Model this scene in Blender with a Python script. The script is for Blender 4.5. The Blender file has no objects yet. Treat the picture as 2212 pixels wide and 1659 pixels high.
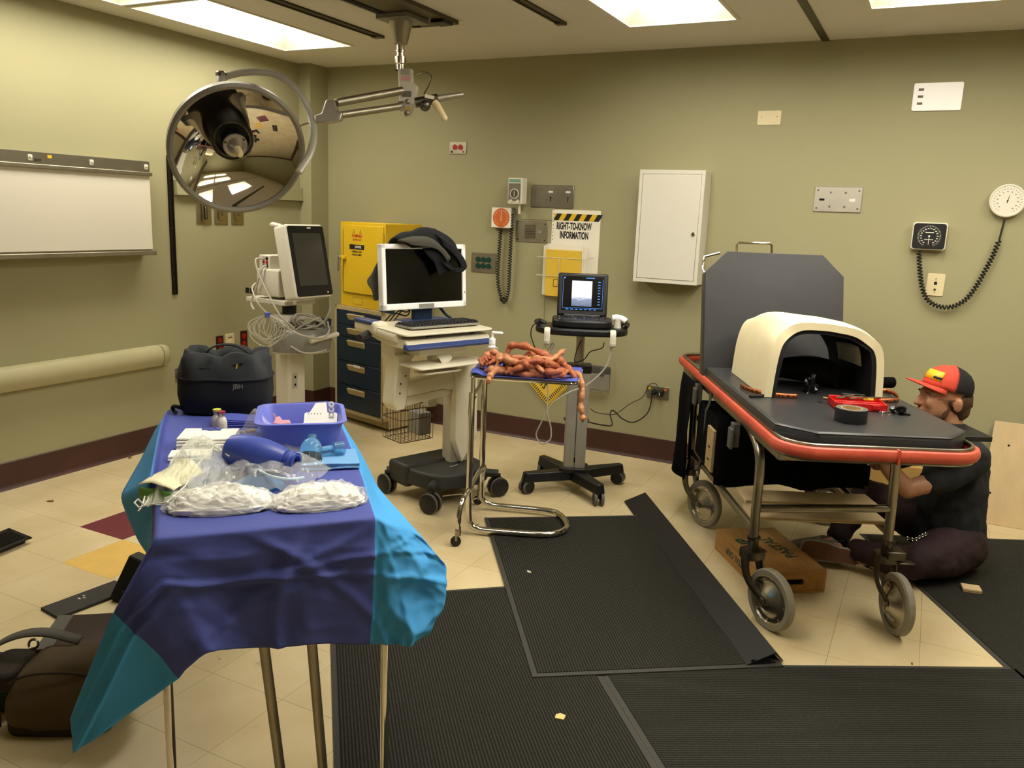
import bpy, bmesh, math, random
from mathutils import Vector, Matrix, noise
random.seed(7)
D = bpy.data; SC = bpy.context.scene; COL = SC.collection
# ---------------------------------------------------------------- camera
IW, IH, FPX = 2212, 1659, 1780.06
YAW, PITCH, ROLL, CH = -0.463118, -0.201727, 0.038846, 1.555
XL, YB, HC = -4.313, 5.141, 2.58            # left wall, back wall, ceiling
XR, YF = 2.35, -1.9                         # right wall, wall behind the camera
_f = Vector((math.sin(YAW)*math.cos(PITCH), math.cos(YAW)*math.cos(PITCH), math.sin(PITCH)))
_r = Vector((math.cos(YAW), -math.sin(YAW), 0)); _u = _r.cross(_f)
CR = _r*math.cos(ROLL)+_u*math.sin(ROLL); CU = -_r*math.sin(ROLL)+_u*math.cos(ROLL); CF = _f
CAM = Vector((0, 0, CH))
cd = D.cameras.new('camera'); cam = D.objects.new('camera', cd); COL.objects.link(cam)
cd.sensor_fit = 'HORIZONTAL'; cd.sensor_width = 36; cd.lens = FPX/IW*36; cd.clip_start = .05
cam.matrix_world = Matrix(((CR.x, CU.x, -CF.x, 0), (CR.y, CU.y, -CF.y, 0), (CR.z, CU.z, -CF.z, CH), (0, 0, 0, 1)))
SC.camera = cam
# ---------------------------------------------------------------- light and exposure
wd = D.worlds.new('World'); SC.world = wd; wd.use_nodes = True
wd.node_tree.nodes['Background'].inputs[0].default_value = (1, .93, .78, 1)
wd.node_tree.nodes['Background'].inputs[1].default_value = .02
SC.view_settings.view_transform = 'Standard'; SC.view_settings.look = 'None'
SC.view_settings.exposure = 0.37; SC.view_settings.gamma = 1; SC.view_settings.use_curve_mapping = False
LIGHT_COL = (1.0, .935, .80); LIGHT_POW = 14.0
# x0, x1, y0, y1 of the recessed ceiling panels
PANELS = [(-4.04, -3.49, 3.30, 4.50), (-4.04, -3.49, 2.04, 3.24), (-1.62, -1.05, 3.30, 4.50), (-.41, .16, 3.30, 4.47),
          (-1.62, -1.05, 1.35, 2.55), (-.41, .16, 2.04, 3.24), (.80, 1.37, 3.30, 4.47), (.80, 1.37, 2.04, 3.24)]  # after the draped table's panel: unseen panels added to brighten the back wall's right
# ---------------------------------------------------------------- pixel -> place
def ray(px, py): return CF+CR*((px-IW/2)/FPX)-CU*((py-IH/2)/FPX)
def P(px, py, x=None, y=None, z=None):
    d = ray(px, py)
    t = (x-CAM.x)/d.x if x is not None else (y-CAM.y)/d.y if y is not None else (z-CAM.z)/d.z
    return CAM+d*t
def PP(px, py, pt, n):
    d = ray(px, py); pt = Vector(pt); n = Vector(n)
    return CAM+d*((pt-CAM).dot(n)/d.dot(n))
HX = Vector((math.cos(YAW), -math.sin(YAW), 0)); HY = Vector((math.sin(YAW), math.cos(YAW), 0))   # camera heading, level
def H(u, v, z=0): return HX*u+HY*v+Vector((0, 0, z))
# ---------------------------------------------------------------- materials
def lin(c):
    if isinstance(c, str): c = tuple(int(c[i:i+2], 16)/255 for i in (0, 2, 4))
    return tuple((v/12.92 if v <= .04045 else ((v+.055)/1.055)**2.4) for v in c)+(1,)
MATS = {}
def mat(name, col=None, rough=.6, metal=0, var=0, vs=8, bump=0, bs=60, trans=0, alpha=1, coat=0, emit=None, es=1, ior=1.45, col2=None, spec=.5, rnd=0, sheen=0, stretch=None, dist=.002, det=4, world=False):
    if name in MATS: return MATS[name]
    m = D.materials.new(name); m.use_nodes = True; nt = m.node_tree; N = nt.nodes; L = nt.links
    b = N['Principled BSDF']; I = b.inputs
    I['Base Color'].default_value = lin(col or 'cccccc'); I['Roughness'].default_value = rough; I['Metallic'].default_value = metal
    I['Transmission Weight'].default_value = trans; I['Alpha'].default_value = alpha; I['Coat Weight'].default_value = coat; I['IOR'].default_value = ior
    I['Specular IOR Level'].default_value = spec; I['Sheen Weight'].default_value = sheen
    if emit: I['Emission Color'].default_value = lin(emit); I['Emission Strength'].default_value = es
    if var or bump or rnd:
        tc = N.new('ShaderNodeTexCoord'); mp = N.new('ShaderNodeMapping'); L.new(N.new('ShaderNodeNewGeometry').outputs['Position'] if world else tc.outputs['Object'], mp.inputs[0])
        if stretch: mp.inputs['Scale'].default_value = stretch
    if var:
        n = N.new('ShaderNodeTexNoise'); n.inputs['Scale'].default_value = vs; n.inputs['Detail'].default_value = det; L.new(mp.outputs[0], n.inputs[0])
        r = N.new('ShaderNodeMapRange'); r.inputs[1].default_value = .3; r.inputs[2].default_value = .7; L.new(n.outputs[0], r.inputs[0])
        mx = N.new('ShaderNodeMix'); mx.data_type = 'RGBA'; c = lin(col)
        c2 = lin(col2) if col2 else tuple(v*(1-var) for v in c[:3])+(1,)
        mx.inputs[6].default_value = c; mx.inputs[7].default_value = c2
        L.new(r.outputs[0], mx.inputs[0]); out = mx.outputs[2]
        if rnd:
            oi = N.new('ShaderNodeObjectInfo'); hs = N.new('ShaderNodeHueSaturation'); r2 = N.new('ShaderNodeMapRange')
            r2.inputs[3].default_value = 1-rnd; r2.inputs[4].default_value = 1+rnd; L.new(oi.outputs['Random'], r2.inputs[0]); L.new(r2.outputs[0], hs.inputs['Value'])
            L.new(out, hs.inputs['Color']); out = hs.outputs[0]
        L.new(out, I['Base Color'])
    if bump:
        n = N.new('ShaderNodeTexNoise'); n.inputs['Scale'].default_value = bs; n.inputs['Detail'].default_value = 3; L.new(mp.outputs[0], n.inputs[0])
        bp = N.new('ShaderNodeBump'); bp.inputs['Strength'].default_value = bump; bp.inputs['Distance'].default_value = dist
        L.new(n.outputs[0], bp.inputs['Height']); L.new(bp.outputs[0], I['Normal'])
    MATS[name] = m; return m
# ---------------------------------------------------------------- mesh building
def rect_pts(w, h, r=0, n=4, cx=0, cy=0):
    if r <= 0: return [(cx-w/2, cy-h/2), (cx+w/2, cy-h/2), (cx+w/2, cy+h/2), (cx-w/2, cy+h/2)]
    o = []
    for qx, qy, a0 in ((1, -1, -90), (1, 1, 0), (-1, 1, 90), (-1, -1, 180)):
        for i in range(n+1):
            a = math.radians(a0+90*i/n); o.append((cx+qx*(w/2-r)+r*math.cos(a), cy+qy*(h/2-r)+r*math.sin(a)))
    return o
def spline(pts, n=8, closed=False):
    pts = [Vector(p) for p in pts]; o = []; k = len(pts)
    for i in range(k if closed else k-1):
        if closed: a, b, c, d = pts[i-1], pts[i], pts[(i+1) % k], pts[(i+2) % k]
        else:
            a = pts[i-1] if i else pts[0]*2-pts[1]; b = pts[i]; c = pts[i+1]; d = pts[i+2] if i+2 < k else pts[-1]*2-pts[-2]
        for j in range(n):
            t = j/n; o.append(.5*((2*b)+(c-a)*t+(2*a-5*b+4*c-d)*t*t+(3*b-a-3*c+d)*t**3))
    if not closed: o.append(pts[-1])
    return o
def T(loc=(0, 0, 0), rx=0, ry=0, rz=0, s=None):
    m = Matrix.Translation(loc)@Matrix.Rotation(math.radians(rz), 4, 'Z')@Matrix.Rotation(math.radians(ry), 4, 'Y')@Matrix.Rotation(math.radians(rx), 4, 'X')
    if s: m = m@Matrix.Diagonal((s[0], s[1], s[2], 1))
    return m
def frame(o, z, x=None):      # matrix with local Z along z
    z = Vector(z).normalized(); x = Vector(x) if x else (Vector((1, 0, 0)) if abs(z.x) < .9 else Vector((0, 1, 0)))
    y = z.cross(x).normalized(); x = y.cross(z); o = Vector(o)
    return Matrix(((x.x, y.x, z.x, o.x), (x.y, y.y, z.y, o.y), (x.z, y.z, z.z, o.z), (0, 0, 0, 1)))
class MB:
    def __init__(s): s.v = []; s.f = []; s.uv = None
    def add(s, vs, fs, M=None):
        k = len(s.v)
        for p in vs: s.v.append(tuple(M@Vector(p)) if M is not None else tuple(p))
        for f in fs: s.f.append(tuple(i+k for i in f))
        return s
    def box(s, c, d, M=None):
        x, y, z = c; a, b, e = d[0]/2, d[1]/2, d[2]/2
        vs = [(x+i*a, y+j*b, z+k*e) for i in (-1, 1) for j in (-1, 1) for k in (-1, 1)]
        return s.add(vs, [(0, 1, 3, 2), (4, 6, 7, 5), (0, 4, 5, 1), (2, 3, 7, 6), (0, 2, 6, 4), (1, 5, 7, 3)], M)
    def b2(s, lo, hi, M=None): return s.box([(lo[i]+hi[i])/2 for i in range(3)], [abs(hi[i]-lo[i]) for i in range(3)], M)
    def prism(s, poly, z0, z1, M=None, top=None):
        n = len(poly); top = top or poly
        vs = [(p[0], p[1], z0) for p in poly]+[(p[0], p[1], z1) for p in top]
        return s.add(vs, [tuple(range(n))[::-1], tuple(range(n, 2*n))]+[(i, (i+1) % n, (i+1) % n+n, i+n) for i in range(n)], M)
    def lathe(s, prof, n=24, M=None, a0=0, a1=360):
        k = len(prof); full = abs(a1-a0) >= 360; m = n if full else n+1; vs = []; fs = []
        for i in range(m):
            a = math.radians(a0+(a1-a0)*i/n); c, q = math.cos(a), math.sin(a)
            vs += [(r*c, r*q, z) for r, z in prof]
        for i in range(n):
            j = (i+1) % m
            for t in range(k-1): fs.append((i*k+t, j*k+t, j*k+t+1, i*k+t+1))
        return s.add(vs, fs, M)
    def cyl(s, a, b, r, n=16, r2=None):
        a, b = Vector(a), Vector(b); h = (b-a).length; r2 = r if r2 is None else r2
        return s.lathe([(0, 0), (r, 0), (r2, h), (0, h)], n, frame(a, b-a))
    def ball(s, c, r, n=16, k=10, M=None):
        if not hasattr(r, '__len__'): r = (r, r, r)
        Q = (M if M is not None else Matrix.Identity(4))@T(c, s=r)
        return s.lathe([(math.sin(math.pi*i/k), -math.cos(math.pi*i/k)) for i in range(k+1)], n, Q)
    def tube(s, pts, r, n=8, closed=False, cap=True, flat=None, up=None):
        pts = [Vector(p) for p in pts]; k = len(pts); vs = []; fs = []; nrm = None
        for i, p in enumerate(pts):
            t = (pts[(i+1) % k]-pts[i-1]) if closed else (pts[min(i+1, k-1)]-pts[max(i-1, 0)])
            t = t.normalized() if t.length > 1e-9 else Vector((0, 0, 1))
            if nrm is None:
                nrm = Vector(up) if up else (Vector((0, 0, 1)) if abs(t.z) < .9 else Vector((1, 0, 0)))
            nrm = (nrm-t*nrm.dot(t))
            nrm = nrm.normalized() if nrm.length > 1e-9 else t.orthogonal().normalized()
            bi = t.cross(nrm); rr = r(i/(k-1)) if callable(r) else r[i] if hasattr(r, '__len__') else r
            for j in range(n):
                a = 2*math.pi*j/n; vs.append(p+nrm*(math.cos(a)*rr*(flat or 1))+bi*(math.sin(a)*rr))
        for i in range(k if closed else k-1):
            i2 = (i+1) % k
            for j in range(n): fs.append((i*n+j, i*n+(j+1) % n, i2*n+(j+1) % n, i2*n+j))
        if cap and not closed: fs += [tuple(range(n))[::-1], tuple(range((k-1)*n, k*n))]
        return s.add(vs, fs)
    def grid(s, rows, closeu=False):
        k = len(rows); n = len(rows[0]); vs = [p for r in rows for p in r]; fs = []
        for i in range(k-1):
            for j in range(n if closeu else n-1): fs.append((i*n+j, i*n+(j+1) % n, (i+1)*n+(j+1) % n, (i+1)*n+j))
        return s.add(vs, fs)
    def build(s, name, m, parent=None, sm=35, bev=0, seg=2, sub=0, solid=0, merge=False):
        me = D.meshes.new(name); me.from_pydata(s.v, [], s.f)
        bm = bmesh.new(); bm.from_mesh(me)
        if merge: bmesh.ops.remove_doubles(bm, verts=bm.verts, dist=1e-5)
        bmesh.ops.recalc_face_normals(bm, faces=bm.faces); bm.to_mesh(me); bm.free()
        if m: me.materials.append(mat(m) if isinstance(m, str) else m)
        if sm:
            me.shade_smooth()
            if sm < 180: me.set_sharp_from_angle(angle=math.radians(sm))
        o = D.objects.new(name, me); COL.objects.link(o); o.parent = parent
        if solid: q = o.modifiers.new('s', 'SOLIDIFY'); q.thickness = solid; q.offset = 0
        if bev: q = o.modifiers.new('b', 'BEVEL'); q.width = bev; q.segments = seg; q.limit_method = 'ANGLE'; q.angle_limit = .6
        if sub: q = o.modifiers.new('u', 'SUBSURF'); q.levels = sub; q.render_levels = sub
        return o
def tag(o, label, cat, group=None, kind=None):
    o['label'] = label; o['category'] = cat
    if group: o['group'] = group
    if kind: o['kind'] = kind
    return o
def thing(name, label, cat, loc=(0, 0, 0), rz=0, group=None, M=None):
    o = D.objects.new(name, None); COL.objects.link(o); o.empty_display_size = .05
    if M is not None: o.matrix_world = M
    else: o.location = loc; o.rotation_euler = (0, 0, math.radians(rz))
    return tag(o, label, cat, group)
def struct(o): o['kind'] = 'structure'; return o
def textmesh(name, s, m, parent, M, size=.05, xs=1, off=0, ext=.0003, align='CENTER'):
    c = D.curves.new(name, 'FONT'); c.body = s; c.size = size; c.align_x = align; c.align_y = 'CENTER'; c.offset = off; c.extrude = ext; c.resolution_u = 3
    t = D.objects.new(name, c); COL.objects.link(t)
    dg = bpy.context.evaluated_depsgraph_get(); me = D.meshes.new_from_object(t.evaluated_get(dg))
    D.objects.remove(t); D.curves.remove(c)
    me.transform(M@Matrix.Diagonal((xs, 1, 1, 1))); me.materials.clear(); me.materials.append(mat(m))
    o = D.objects.new(name, me); COL.objects.link(o); o.parent = parent; return o
WALLTXT = Matrix.Rotation(math.pi/2, 4, 'X')      # text lying on a wall plane (local x right, z up, facing -y)
def dup(root, loc=None, rz=None, label=None):
    r = root.copy(); COL.objects.link(r)
    if loc is not None: r.location = loc
    if rz is not None: r.rotation_euler = (0, 0, math.radians(rz))
    if label: r['label'] = label
    for ch in list(root.children):
        c = ch.copy(); COL.objects.link(c); c.parent = r
        for g in ch.children: d = g.copy(); COL.objects.link(d); d.parent = c
    return r
def fnoise(p, s=1, seed=0): return noise.noise(Vector((p[0]*s+seed*7.3, p[1]*s-seed*3.1, p[2]*s+seed*1.7)))
# ---------------------------------------------------------------- material palette
mat('wall', '9c9774', .62, var=.06, vs=1.2, bump=.12, bs=180, spec=.35)
mat('ceiling_paint', 'd9d4ca', .8, var=.04, vs=2, bump=.08, bs=90)
mat('base_rubber', '43261f', .45, var=.25, vs=5)
mat('tile', 'cfbf98', .38, var=1, vs=4, col2='bfac82', rnd=.02, bump=.05, bs=30, det=12, world=True)
mat('tile_red', '6b2733', .4, var=.2, vs=9); mat('tile_yellow', 'd8b25f', .4, var=.12, vs=9)
mat('grout', 'b3a47c', .9)
mat('steel', '9b9586', .32, 1, var=.15, vs=20); mat('brushed', 'a39c8a', .42, 1, var=.2, vs=14)
mat('chrome', 'd8d4cc', .09, 1, var=.12, vs=30); mat('dark_steel', '6f6a5e', .35, 1, var=.3, vs=25)
mat('cast_alu', 'b9b4a8', .42, 1, var=.1, vs=30); mat('mirror', 'd9d5cd', .035, 1)
mat('white_plastic', 'd9d3c2', .42); mat('ivory', 'd6c9a0', .45); mat('white_paint', 'cfcbbd', .4)
mat('grey_plastic', '8f8d84', .5); mat('black_plastic', '141414', .45); mat('dark_plastic', '26262a', .5, var=.1, vs=40)
mat('black_rubber', '17150f', .65); mat('grey_rubber', '5f5c55', .6); mat('black_hole', '050505', .9)
mat('red_plastic', 'a51c14', .35); mat('orange', 'c4601f', .5); mat('green_socket', '0f3d34', .4)
mat('yellow_paint', 'd8b220', .42, var=.05, vs=6); mat('navy_paint', '10263a', .4); mat('beige_paint', 'b3a279', .5, var=.06, vs=8)
mat('paper', 'e6e0cf', .75); mat('yellow_paper', 'd9b53a', .65); mat('black_ink', '101010', .7); mat('red_ink', 'b02a1a', .7); mat('grey_ink', '6b6454', .7)
mat('wood', 'bfa476', .6, var=.25, vs=6, stretch=(1, 12, 12)); mat('ply', 'd0b78c', .62, var=.12, vs=5, stretch=(4, 4, 1)); mat('ply_edge', 'a98d5e', .7, var=.3, vs=20)

def scuffs(name):                                   # faint dark scuff marks on the floor tiles
    nt = MATS[name].node_tree; N = nt.nodes; L = nt.links; b = N['Principled BSDF']; src = b.inputs['Base Color'].links[0].from_socket
    g = N.new('ShaderNodeNewGeometry'); n = N.new('ShaderNodeTexNoise'); n.inputs['Scale'].default_value = 7; n.inputs['Detail'].default_value = 9; n.inputs['Roughness'].default_value = .7; L.new(g.outputs['Position'], n.inputs[0])
    r = N.new('ShaderNodeMapRange'); r.inputs[1].default_value = .62; r.inputs[2].default_value = .72; r.inputs[4].default_value = .42; L.new(n.outputs[0], r.inputs[0])
    m = N.new('ShaderNodeMix'); m.data_type = 'RGBA'; m.inputs[7].default_value = lin('6f6042'); L.new(r.outputs[0], m.inputs[0]); L.new(src, m.inputs[6]); L.new(m.outputs[2], b.inputs['Base Color'])
scuffs('tile')
# ================================================================ the room
def holes_plane(name, x0, x1, y0, y1, z, holes, m, up):
    xs = sorted({x0, x1, *[h[0] for h in holes], *[h[1] for h in holes]}); ys = sorted({y0, y1, *[h[2] for h in holes], *[h[3] for h in holes]})
    b = MB()
    for i in range(len(xs)-1):
        for j in range(len(ys)-1):
            cx, cy = (xs[i]+xs[i+1])/2, (ys[j]+ys[j+1])/2
            if any(h[0] < cx < h[1] and h[2] < cy < h[3] for h in holes): continue
            b.add([(xs[i], ys[j], z), (xs[i+1], ys[j], z), (xs[i+1], ys[j+1], z), (xs[i], ys[j+1], z)], [(0, 1, 2, 3)])
    return struct(b.build(name, m, sm=0, merge=True))
holes_plane('ceiling', XL, XR, YF, YB, HC, PANELS, 'ceiling_paint', -1)
struct(MB().b2((XL-.1, YF, 0), (XL, YB+.1, HC)).build('wall_left', 'wall', sm=0))
struct(MB().b2((XL, YB, 0), (XR, YB+.1, HC)).build('wall_back', 'wall', sm=0))
struct(MB().b2((XR, YF, 0), (XR+.1, YB+.1, HC)).build('wall_right', 'wall', sm=0))
struct(MB().b2((XL, YF-.1, 0), (XR, YF, HC)).build('wall_front', 'wall', sm=0))
CX, CY = -4.205, 4.945                        # boxed column in the corner
struct(MB().b2((XL, CY, 0), (CX, YB, HC)).build('wall_corner', 'wall', sm=0))
def baseboard(name, a, b, nrm):
    a, b, n = Vector(a), Vector(b), Vector(nrm); m = MB(); rows = []
    for d, z in ((.004, .15), (.008, .147), (.008, .025), (.013, .010), (.022, .002), (.022, 0)):
        rows.append([a+n*d+Vector((0, 0, z)), b+n*d+Vector((0, 0, z))])
    rows.insert(0, [a+Vector((0, 0, .15)), b+Vector((0, 0, .15))]); m.grid(rows)
    return struct(m.build(name, 'base_rubber'))
baseboard('baseboard_left', (XL, YF, 0), (XL, CY, 0), (1, 0, 0)); baseboard('baseboard_corner_front', (XL, CY, 0), (CX+.01, CY, 0), (0, -1, 0))
baseboard('baseboard_corner_side', (CX, CY-.01, 0), (CX, YB, 0), (1, 0, 0)); baseboard('baseboard_back', (CX, YB, 0), (XR, YB, 0), (0, -1, 0))
baseboard('baseboard_right', (XR, YF, 0), (XR, YB, 0), (-1, 0, 0)); baseboard('baseboard_front', (XL, YF, 0), (XR, YF, 0), (0, 1, 0))
# floor slab with a tile for each square in view
TS = .3048; TX, TY = -3.2185, 2.4355
floor = struct(MB().b2((XL-.1, YF-.1, -.1), (XR+.1, YB+.1, -.0035)).build('floor', 'grout', sm=0))
tm = {}
for k in ('tile', 'tile_red', 'tile_yellow'):
    o = MB().b2((-TS/2+.0006, -TS/2+.0006, -.004), (TS/2-.0006, TS/2-.0006, 0)).build('tile', k, sm=0); tm[k] = o.data; D.objects.remove(o)
rest = MB(); cand = []
i0, i1 = int((XL-TX)//TS), int((XR-TX)//TS)+1; j0, j1 = int((YF-TY)//TS), int((YB-TY)//TS)+1
def project(p):
    d = Vector(p)-CAM; zz = d.dot(CF)
    return (IW/2+FPX*d.dot(CR)/zz, IH/2-FPX*d.dot(CU)/zz, zz)
for i in range(i0, i1+1):
    for j in range(j0, j1+1):
        c = Vector((TX+(i+.5)*TS, TY+(j+.5)*TS, 0)); q = project(c)
        vis = q[2] > .3 and -80 < q[0] < IW+80 and q[1] < IH+120
        covered = (-1.3 < c.x < -.5 and 1.0 < c.y < 2.2) or (c.x > -.8 and c.y < 2.6) or (c.x > .3 and c.y < 4.5)
        (cand if vis and not covered else rest.v).append(c) if vis and not covered else rest.box((c.x, c.y, -.002), (TS-.0012, TS-.0012, .004))
for c in cand[:300]:
    k = 'tile'; ii, jj = round((c.x-TX)/TS-.5), round((c.y-TY)/TS-.5)
    if (ii, jj) == (-1, 0): k = 'tile_red'
    if (ii, jj) == (0, -1): k = 'tile_yellow'
    o = D.objects.new('floor_tile', tm[k]); COL.objects.link(o); o.parent = floor; o.location = c
for c in cand[300:]: rest.box((c.x, c.y, -.002), (TS-.0012, TS-.0012, .004))
rest.build('floor_tiles_beyond', 'tile', floor, sm=0)['kind'] = 'stuff'
# ceiling lights
ml = D.materials.new('diffuser'); ml.use_nodes = True; nt = ml.node_tree
em = nt.nodes.new('ShaderNodeEmission'); em.inputs[0].default_value = LIGHT_COL+(1,); em.inputs[1].default_value = LIGHT_POW
nt.links.new(em.outputs[0], nt.nodes['Material Output'].inputs[0]); MATS['diffuser'] = ml
mat('light_housing', 'd8d2c2', .5)
LBL = ['recessed fluorescent ceiling panel beside the corner column, over the wall plates', 'recessed fluorescent ceiling panel over the x-ray light box', 'recessed fluorescent ceiling panel over the white wall cabinet',
       'recessed fluorescent ceiling panel over the gurney and the slotted white plate', 'recessed fluorescent ceiling panel over the draped table', 'unseen ceiling panel over the ribbed mats, placed to brighten the back wall',
       'unseen ceiling panel near the right and back walls, added to brighten the back wall', 'unseen ceiling panel near the middle of the right wall, added to brighten the back wall']
for k, (x0, x1, y0, y1) in enumerate(PANELS):
    t = thing('ceiling_light', LBL[k], 'ceiling light', ((x0+x1)/2, (y0+y1)/2, HC), 0, 'recessed ceiling panels')
    w, l = (x1-x0)/2, (y1-y0)/2; h = MB(); d = .085; ww, ll = w-.065, l-.065
    h.grid([[(-w, -l, 0), (w, -l, 0), (w, l, 0), (-w, l, 0)], [(-ww, -ll, d), (ww, -ll, d), (ww, ll, d), (-ww, ll, d)]], True)
    h.build('housing', 'light_housing', t, sm=0)
    MB().b2((-ww, -ll, d-.002), (ww, ll, d)).build('diffuser', 'diffuser', t, sm=0)
    fr = MB(); e = .018
    for lo, hi in (((-w-e, -l-e, -.006), (w+e, -l, .001)), ((-w-e, l, -.006), (w+e, l+e, .001)), ((-w-e, -l, -.006), (-w, l, .001)), ((w, -l, -.006), (w+e, l, .001))): fr.b2(lo, hi)
    fr.build('frame', 'light_housing', t, sm=0)
# ceiling tracks
mat('track_bronze', '5c5544', .5, .6)
def track(x, y0, y1, w, label, cap=True):
    t = thing('ceiling_track', label, 'ceiling track', (x, y1, HC)); b = MB(); L_ = y1-y0
    b.b2((-w/2, -L_, -.012), (-w/2+.008, 0, 0)); b.b2((w/2-.008, -L_, -.012), (w/2, 0, 0)); b.b2((-w/2, -L_, -.004), (w/2, 0, 0))
    b.build('channel', 'track_bronze', t, sm=0)
    if cap: MB().b2((-w/2-.002, -.045, -.016), (w/2+.002, .004, 0)).build('end_stop', 'track_bronze', t, sm=0, bev=.002)
track(-3.135, .6, 4.32, .062, 'long bronze ceiling track between the corner light and the lamp mount')
track(-1.94, .6, 4.32, .05, 'bronze ceiling track between the lamp mount and the light over the white cabinet')
struct(MB().b2((-.712, YF, HC-.006), (-.672, YB, HC)).build('trim_1', 'track_bronze', sm=0))
# ================================================================ things on the walls (local x right, z up, -y out of the wall)
def bw(name, label, cat, x, z, d=0, group=None): return thing(name, label, cat, (x, YB-d, z), 0, group)
def lw(name, label, cat, y, z, d=0, group=None): return thing(name, label, cat, (XL+d, y, z), 90, group)
def plate(t, w, h, d, m, name='plate', x=0, z=0, y=0, bev=.0015, r=.004):
    return MB().prism(rect_pts(w, h, r, 2), 0, d, T((x, y, z), 90)).build(name, m, t, bev=bev, seg=1)
def disc(t, name, m, x, z, r, y0, y1, n=20, parent=None):
    return MB().lathe([(0, 0), (r, 0), (r, y1-y0), (0, y1-y0)], n, T((x, -y0, z), 90)).build(name, m, parent or t)
def slot(t, name, m, x, z, w, h, y, d=.002): return MB().box((x, -y-d/2, z), (w, d, h)).build(name, m, t, sm=0)
def screws(t, pts, y, m='steel', r=.004):
    for x, z in pts: disc(t, 'screw', m, x, z, r, y, y+.002, 8)
def coil(path, r, wire, turns, n=12, steps=9):
    pts = [Vector(p) for p in path]; ds = [0]
    for i in range(1, len(pts)): ds.append(ds[-1]+(pts[i]-pts[i-1]).length)
    tot = ds[-1]; o = []; N = turns*steps; k = 0
    for i in range(N+1):
        s = tot*i/N
        while k < len(ds)-2 and ds[k+1] < s: k += 1
        f = (s-ds[k])/max(1e-9, ds[k+1]-ds[k]); p = pts[k].lerp(pts[k+1], f); t = (pts[k+1]-pts[k]).normalized()
        a = Vector((0, 1, 0)); b = t.cross(a).normalized(); ang = 2*math.pi*turns*i/N
        o.append(p+a*(math.cos(ang)*r)+b*(math.sin(ang)*r))
    return MB().tube(o, wire, 5)
# --- back wall
t = bw('power_outlet', 'steel plate with red sockets, lying sideways high above the yellow cabinet', 'outlet', -3.058, 2.002)
plate(t, .138, .084, .006, 'brushed')
for s in (-1, 1):
    q = disc(t, 'socket', 'red_plastic', s*.022, .004, .019, .006, .01)
    for a in (-.006, .006): MB().box((s*.022, -.0105, .004+a), (.010, .001, .003)).build('slot', 'black_hole', q, sm=0)
disc(t, 'indicator', 'black_plastic', -.048, -.026, .008, .006, .009, 12); disc(t, 'indicator', 'red_plastic', .045, -.026, .007, .006, .009, 12)
t = bw('socket_panel', 'brushed steel wall plate with six dark green sockets beside the computer monitor', 'wall plate', -2.826, 1.22)
plate(t, .198, .138, .006, 'brushed')
for i in range(3):
    for j in (0, 1):
        q = disc(t, 'socket', 'green_socket', (i-1)*.043, .022-j*.044, .0195, .006, .011)
        for a in (0, 120, 240): MB().box((0, 0, 0), (.003, .001, .009), T(((i-1)*.043+.009*math.cos(math.radians(a)), -.0115, .022-j*.044+.009*math.sin(math.radians(a))), 0, a)).build('slot', 'black_hole', q, sm=0)
screws(t, [(-.085, .055), (.085, .055), (.085, -.055), (-.085, -.055)], .006)
# gauge with an orange dial
t = bw('pressure_gauge', 'square white blood pressure gauge with a round orange dial and coiled tube', 'pressure gauge', -2.672, 1.536)
MB().prism(rect_pts(.158, .142, .008), 0, .05, T((0, 0, 0), 90)).build('case', 'grey_plastic', t, bev=.003)
plate(t, .150, .134, .004, 'paper', 'face', y=-.05)
d = disc(t, 'dial', 'orange', 0, 0, .064, .054, .056, 32)
for k in range(21):
    a = math.radians(-60+300*k/20); MB().box((0, 0, 0), (.002, .0006, .010), T((.05*math.cos(a), -.0565, .05*math.sin(a)), 0, 90-math.degrees(a))).build('mark', 'paper', d, sm=0)
MB().prism([(-.002, -.02), (.002, -.02), (.0008, .045), (-.0008, .045)], 0, .001, T((0, -.057, 0), 90)).build('needle', 'paper', d, sm=0)
path = spline([(-.01, -.035, -.07), (-.02, -.03, -.25), (-.022, -.03, -.42), (.0, -.03, -.52), (.035, -.03, -.56), (.065, -.035, -.50), (.072, -.04, -.30), (.075, -.04, -.10), (.075, -.04, .03)], 10)
coil(path, .011, .0038, 62).build('coiled_tube', 'black_rubber', t)
knot = [(.035+.02*math.cos(a)*(1+.2*math.sin(3*a)), -.04+.012*math.sin(2*a), -.565+.017*math.sin(a)) for a in [2*math.pi*i/30 for i in range(31)]]
MB().tube(knot, .006, 6).build('tube_knot', 'black_rubber', t)
# suction regulator
t = bw('suction_regulator', 'grey wall suction regulator with a round dial above the orange gauge', 'regulator', -2.545, 1.715)
MB().prism(rect_pts(.108, .170, .006), .04, .11, T((0, 0, 0), 90)).build('housing', 'white_plastic', t, bev=.003)
mat('teal_label', '6f9c84', .5); mat('grey_face', '6e6a60', .4); mat('dial_face', 'c9c3b2', .4)
slot(t, 'top_label', 'teal_label', -.004, .066, .085, .022, .11); f = slot(t, 'face_panel', 'grey_face', -.004, -.008, .088, .115, .11)
disc(t, 'dial_ring', 'white_plastic', -.002, -.018, .033, .112, .117, 28, f); disc(t, 'dial_glass', 'dark_steel', -.002, -.018, .027, .117, .119, 28, f)
MB().box((-.002, -.1195, -.018), (.003, .001, .036), None).build('dial_needle', 'paper', f, sm=0)
for s in (-1, 1): disc(t, 'knob', 'white_plastic', s*.026, -.066, .010, .112, .122, 14)
MB().cyl((0, 0, .0), (0, -.045, 0), .02).build('wall_adapter', 'steel', t)
MB().cyl((.02, -.075, -.085), (.02, -.075, -.15), .009).build('outlet_port', 'white_plastic', t)
t = bw('gas_outlet_plate', 'long stained steel wall plate with two key slots behind the suction regulator', 'wall plate', -2.318, 1.688)
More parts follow.
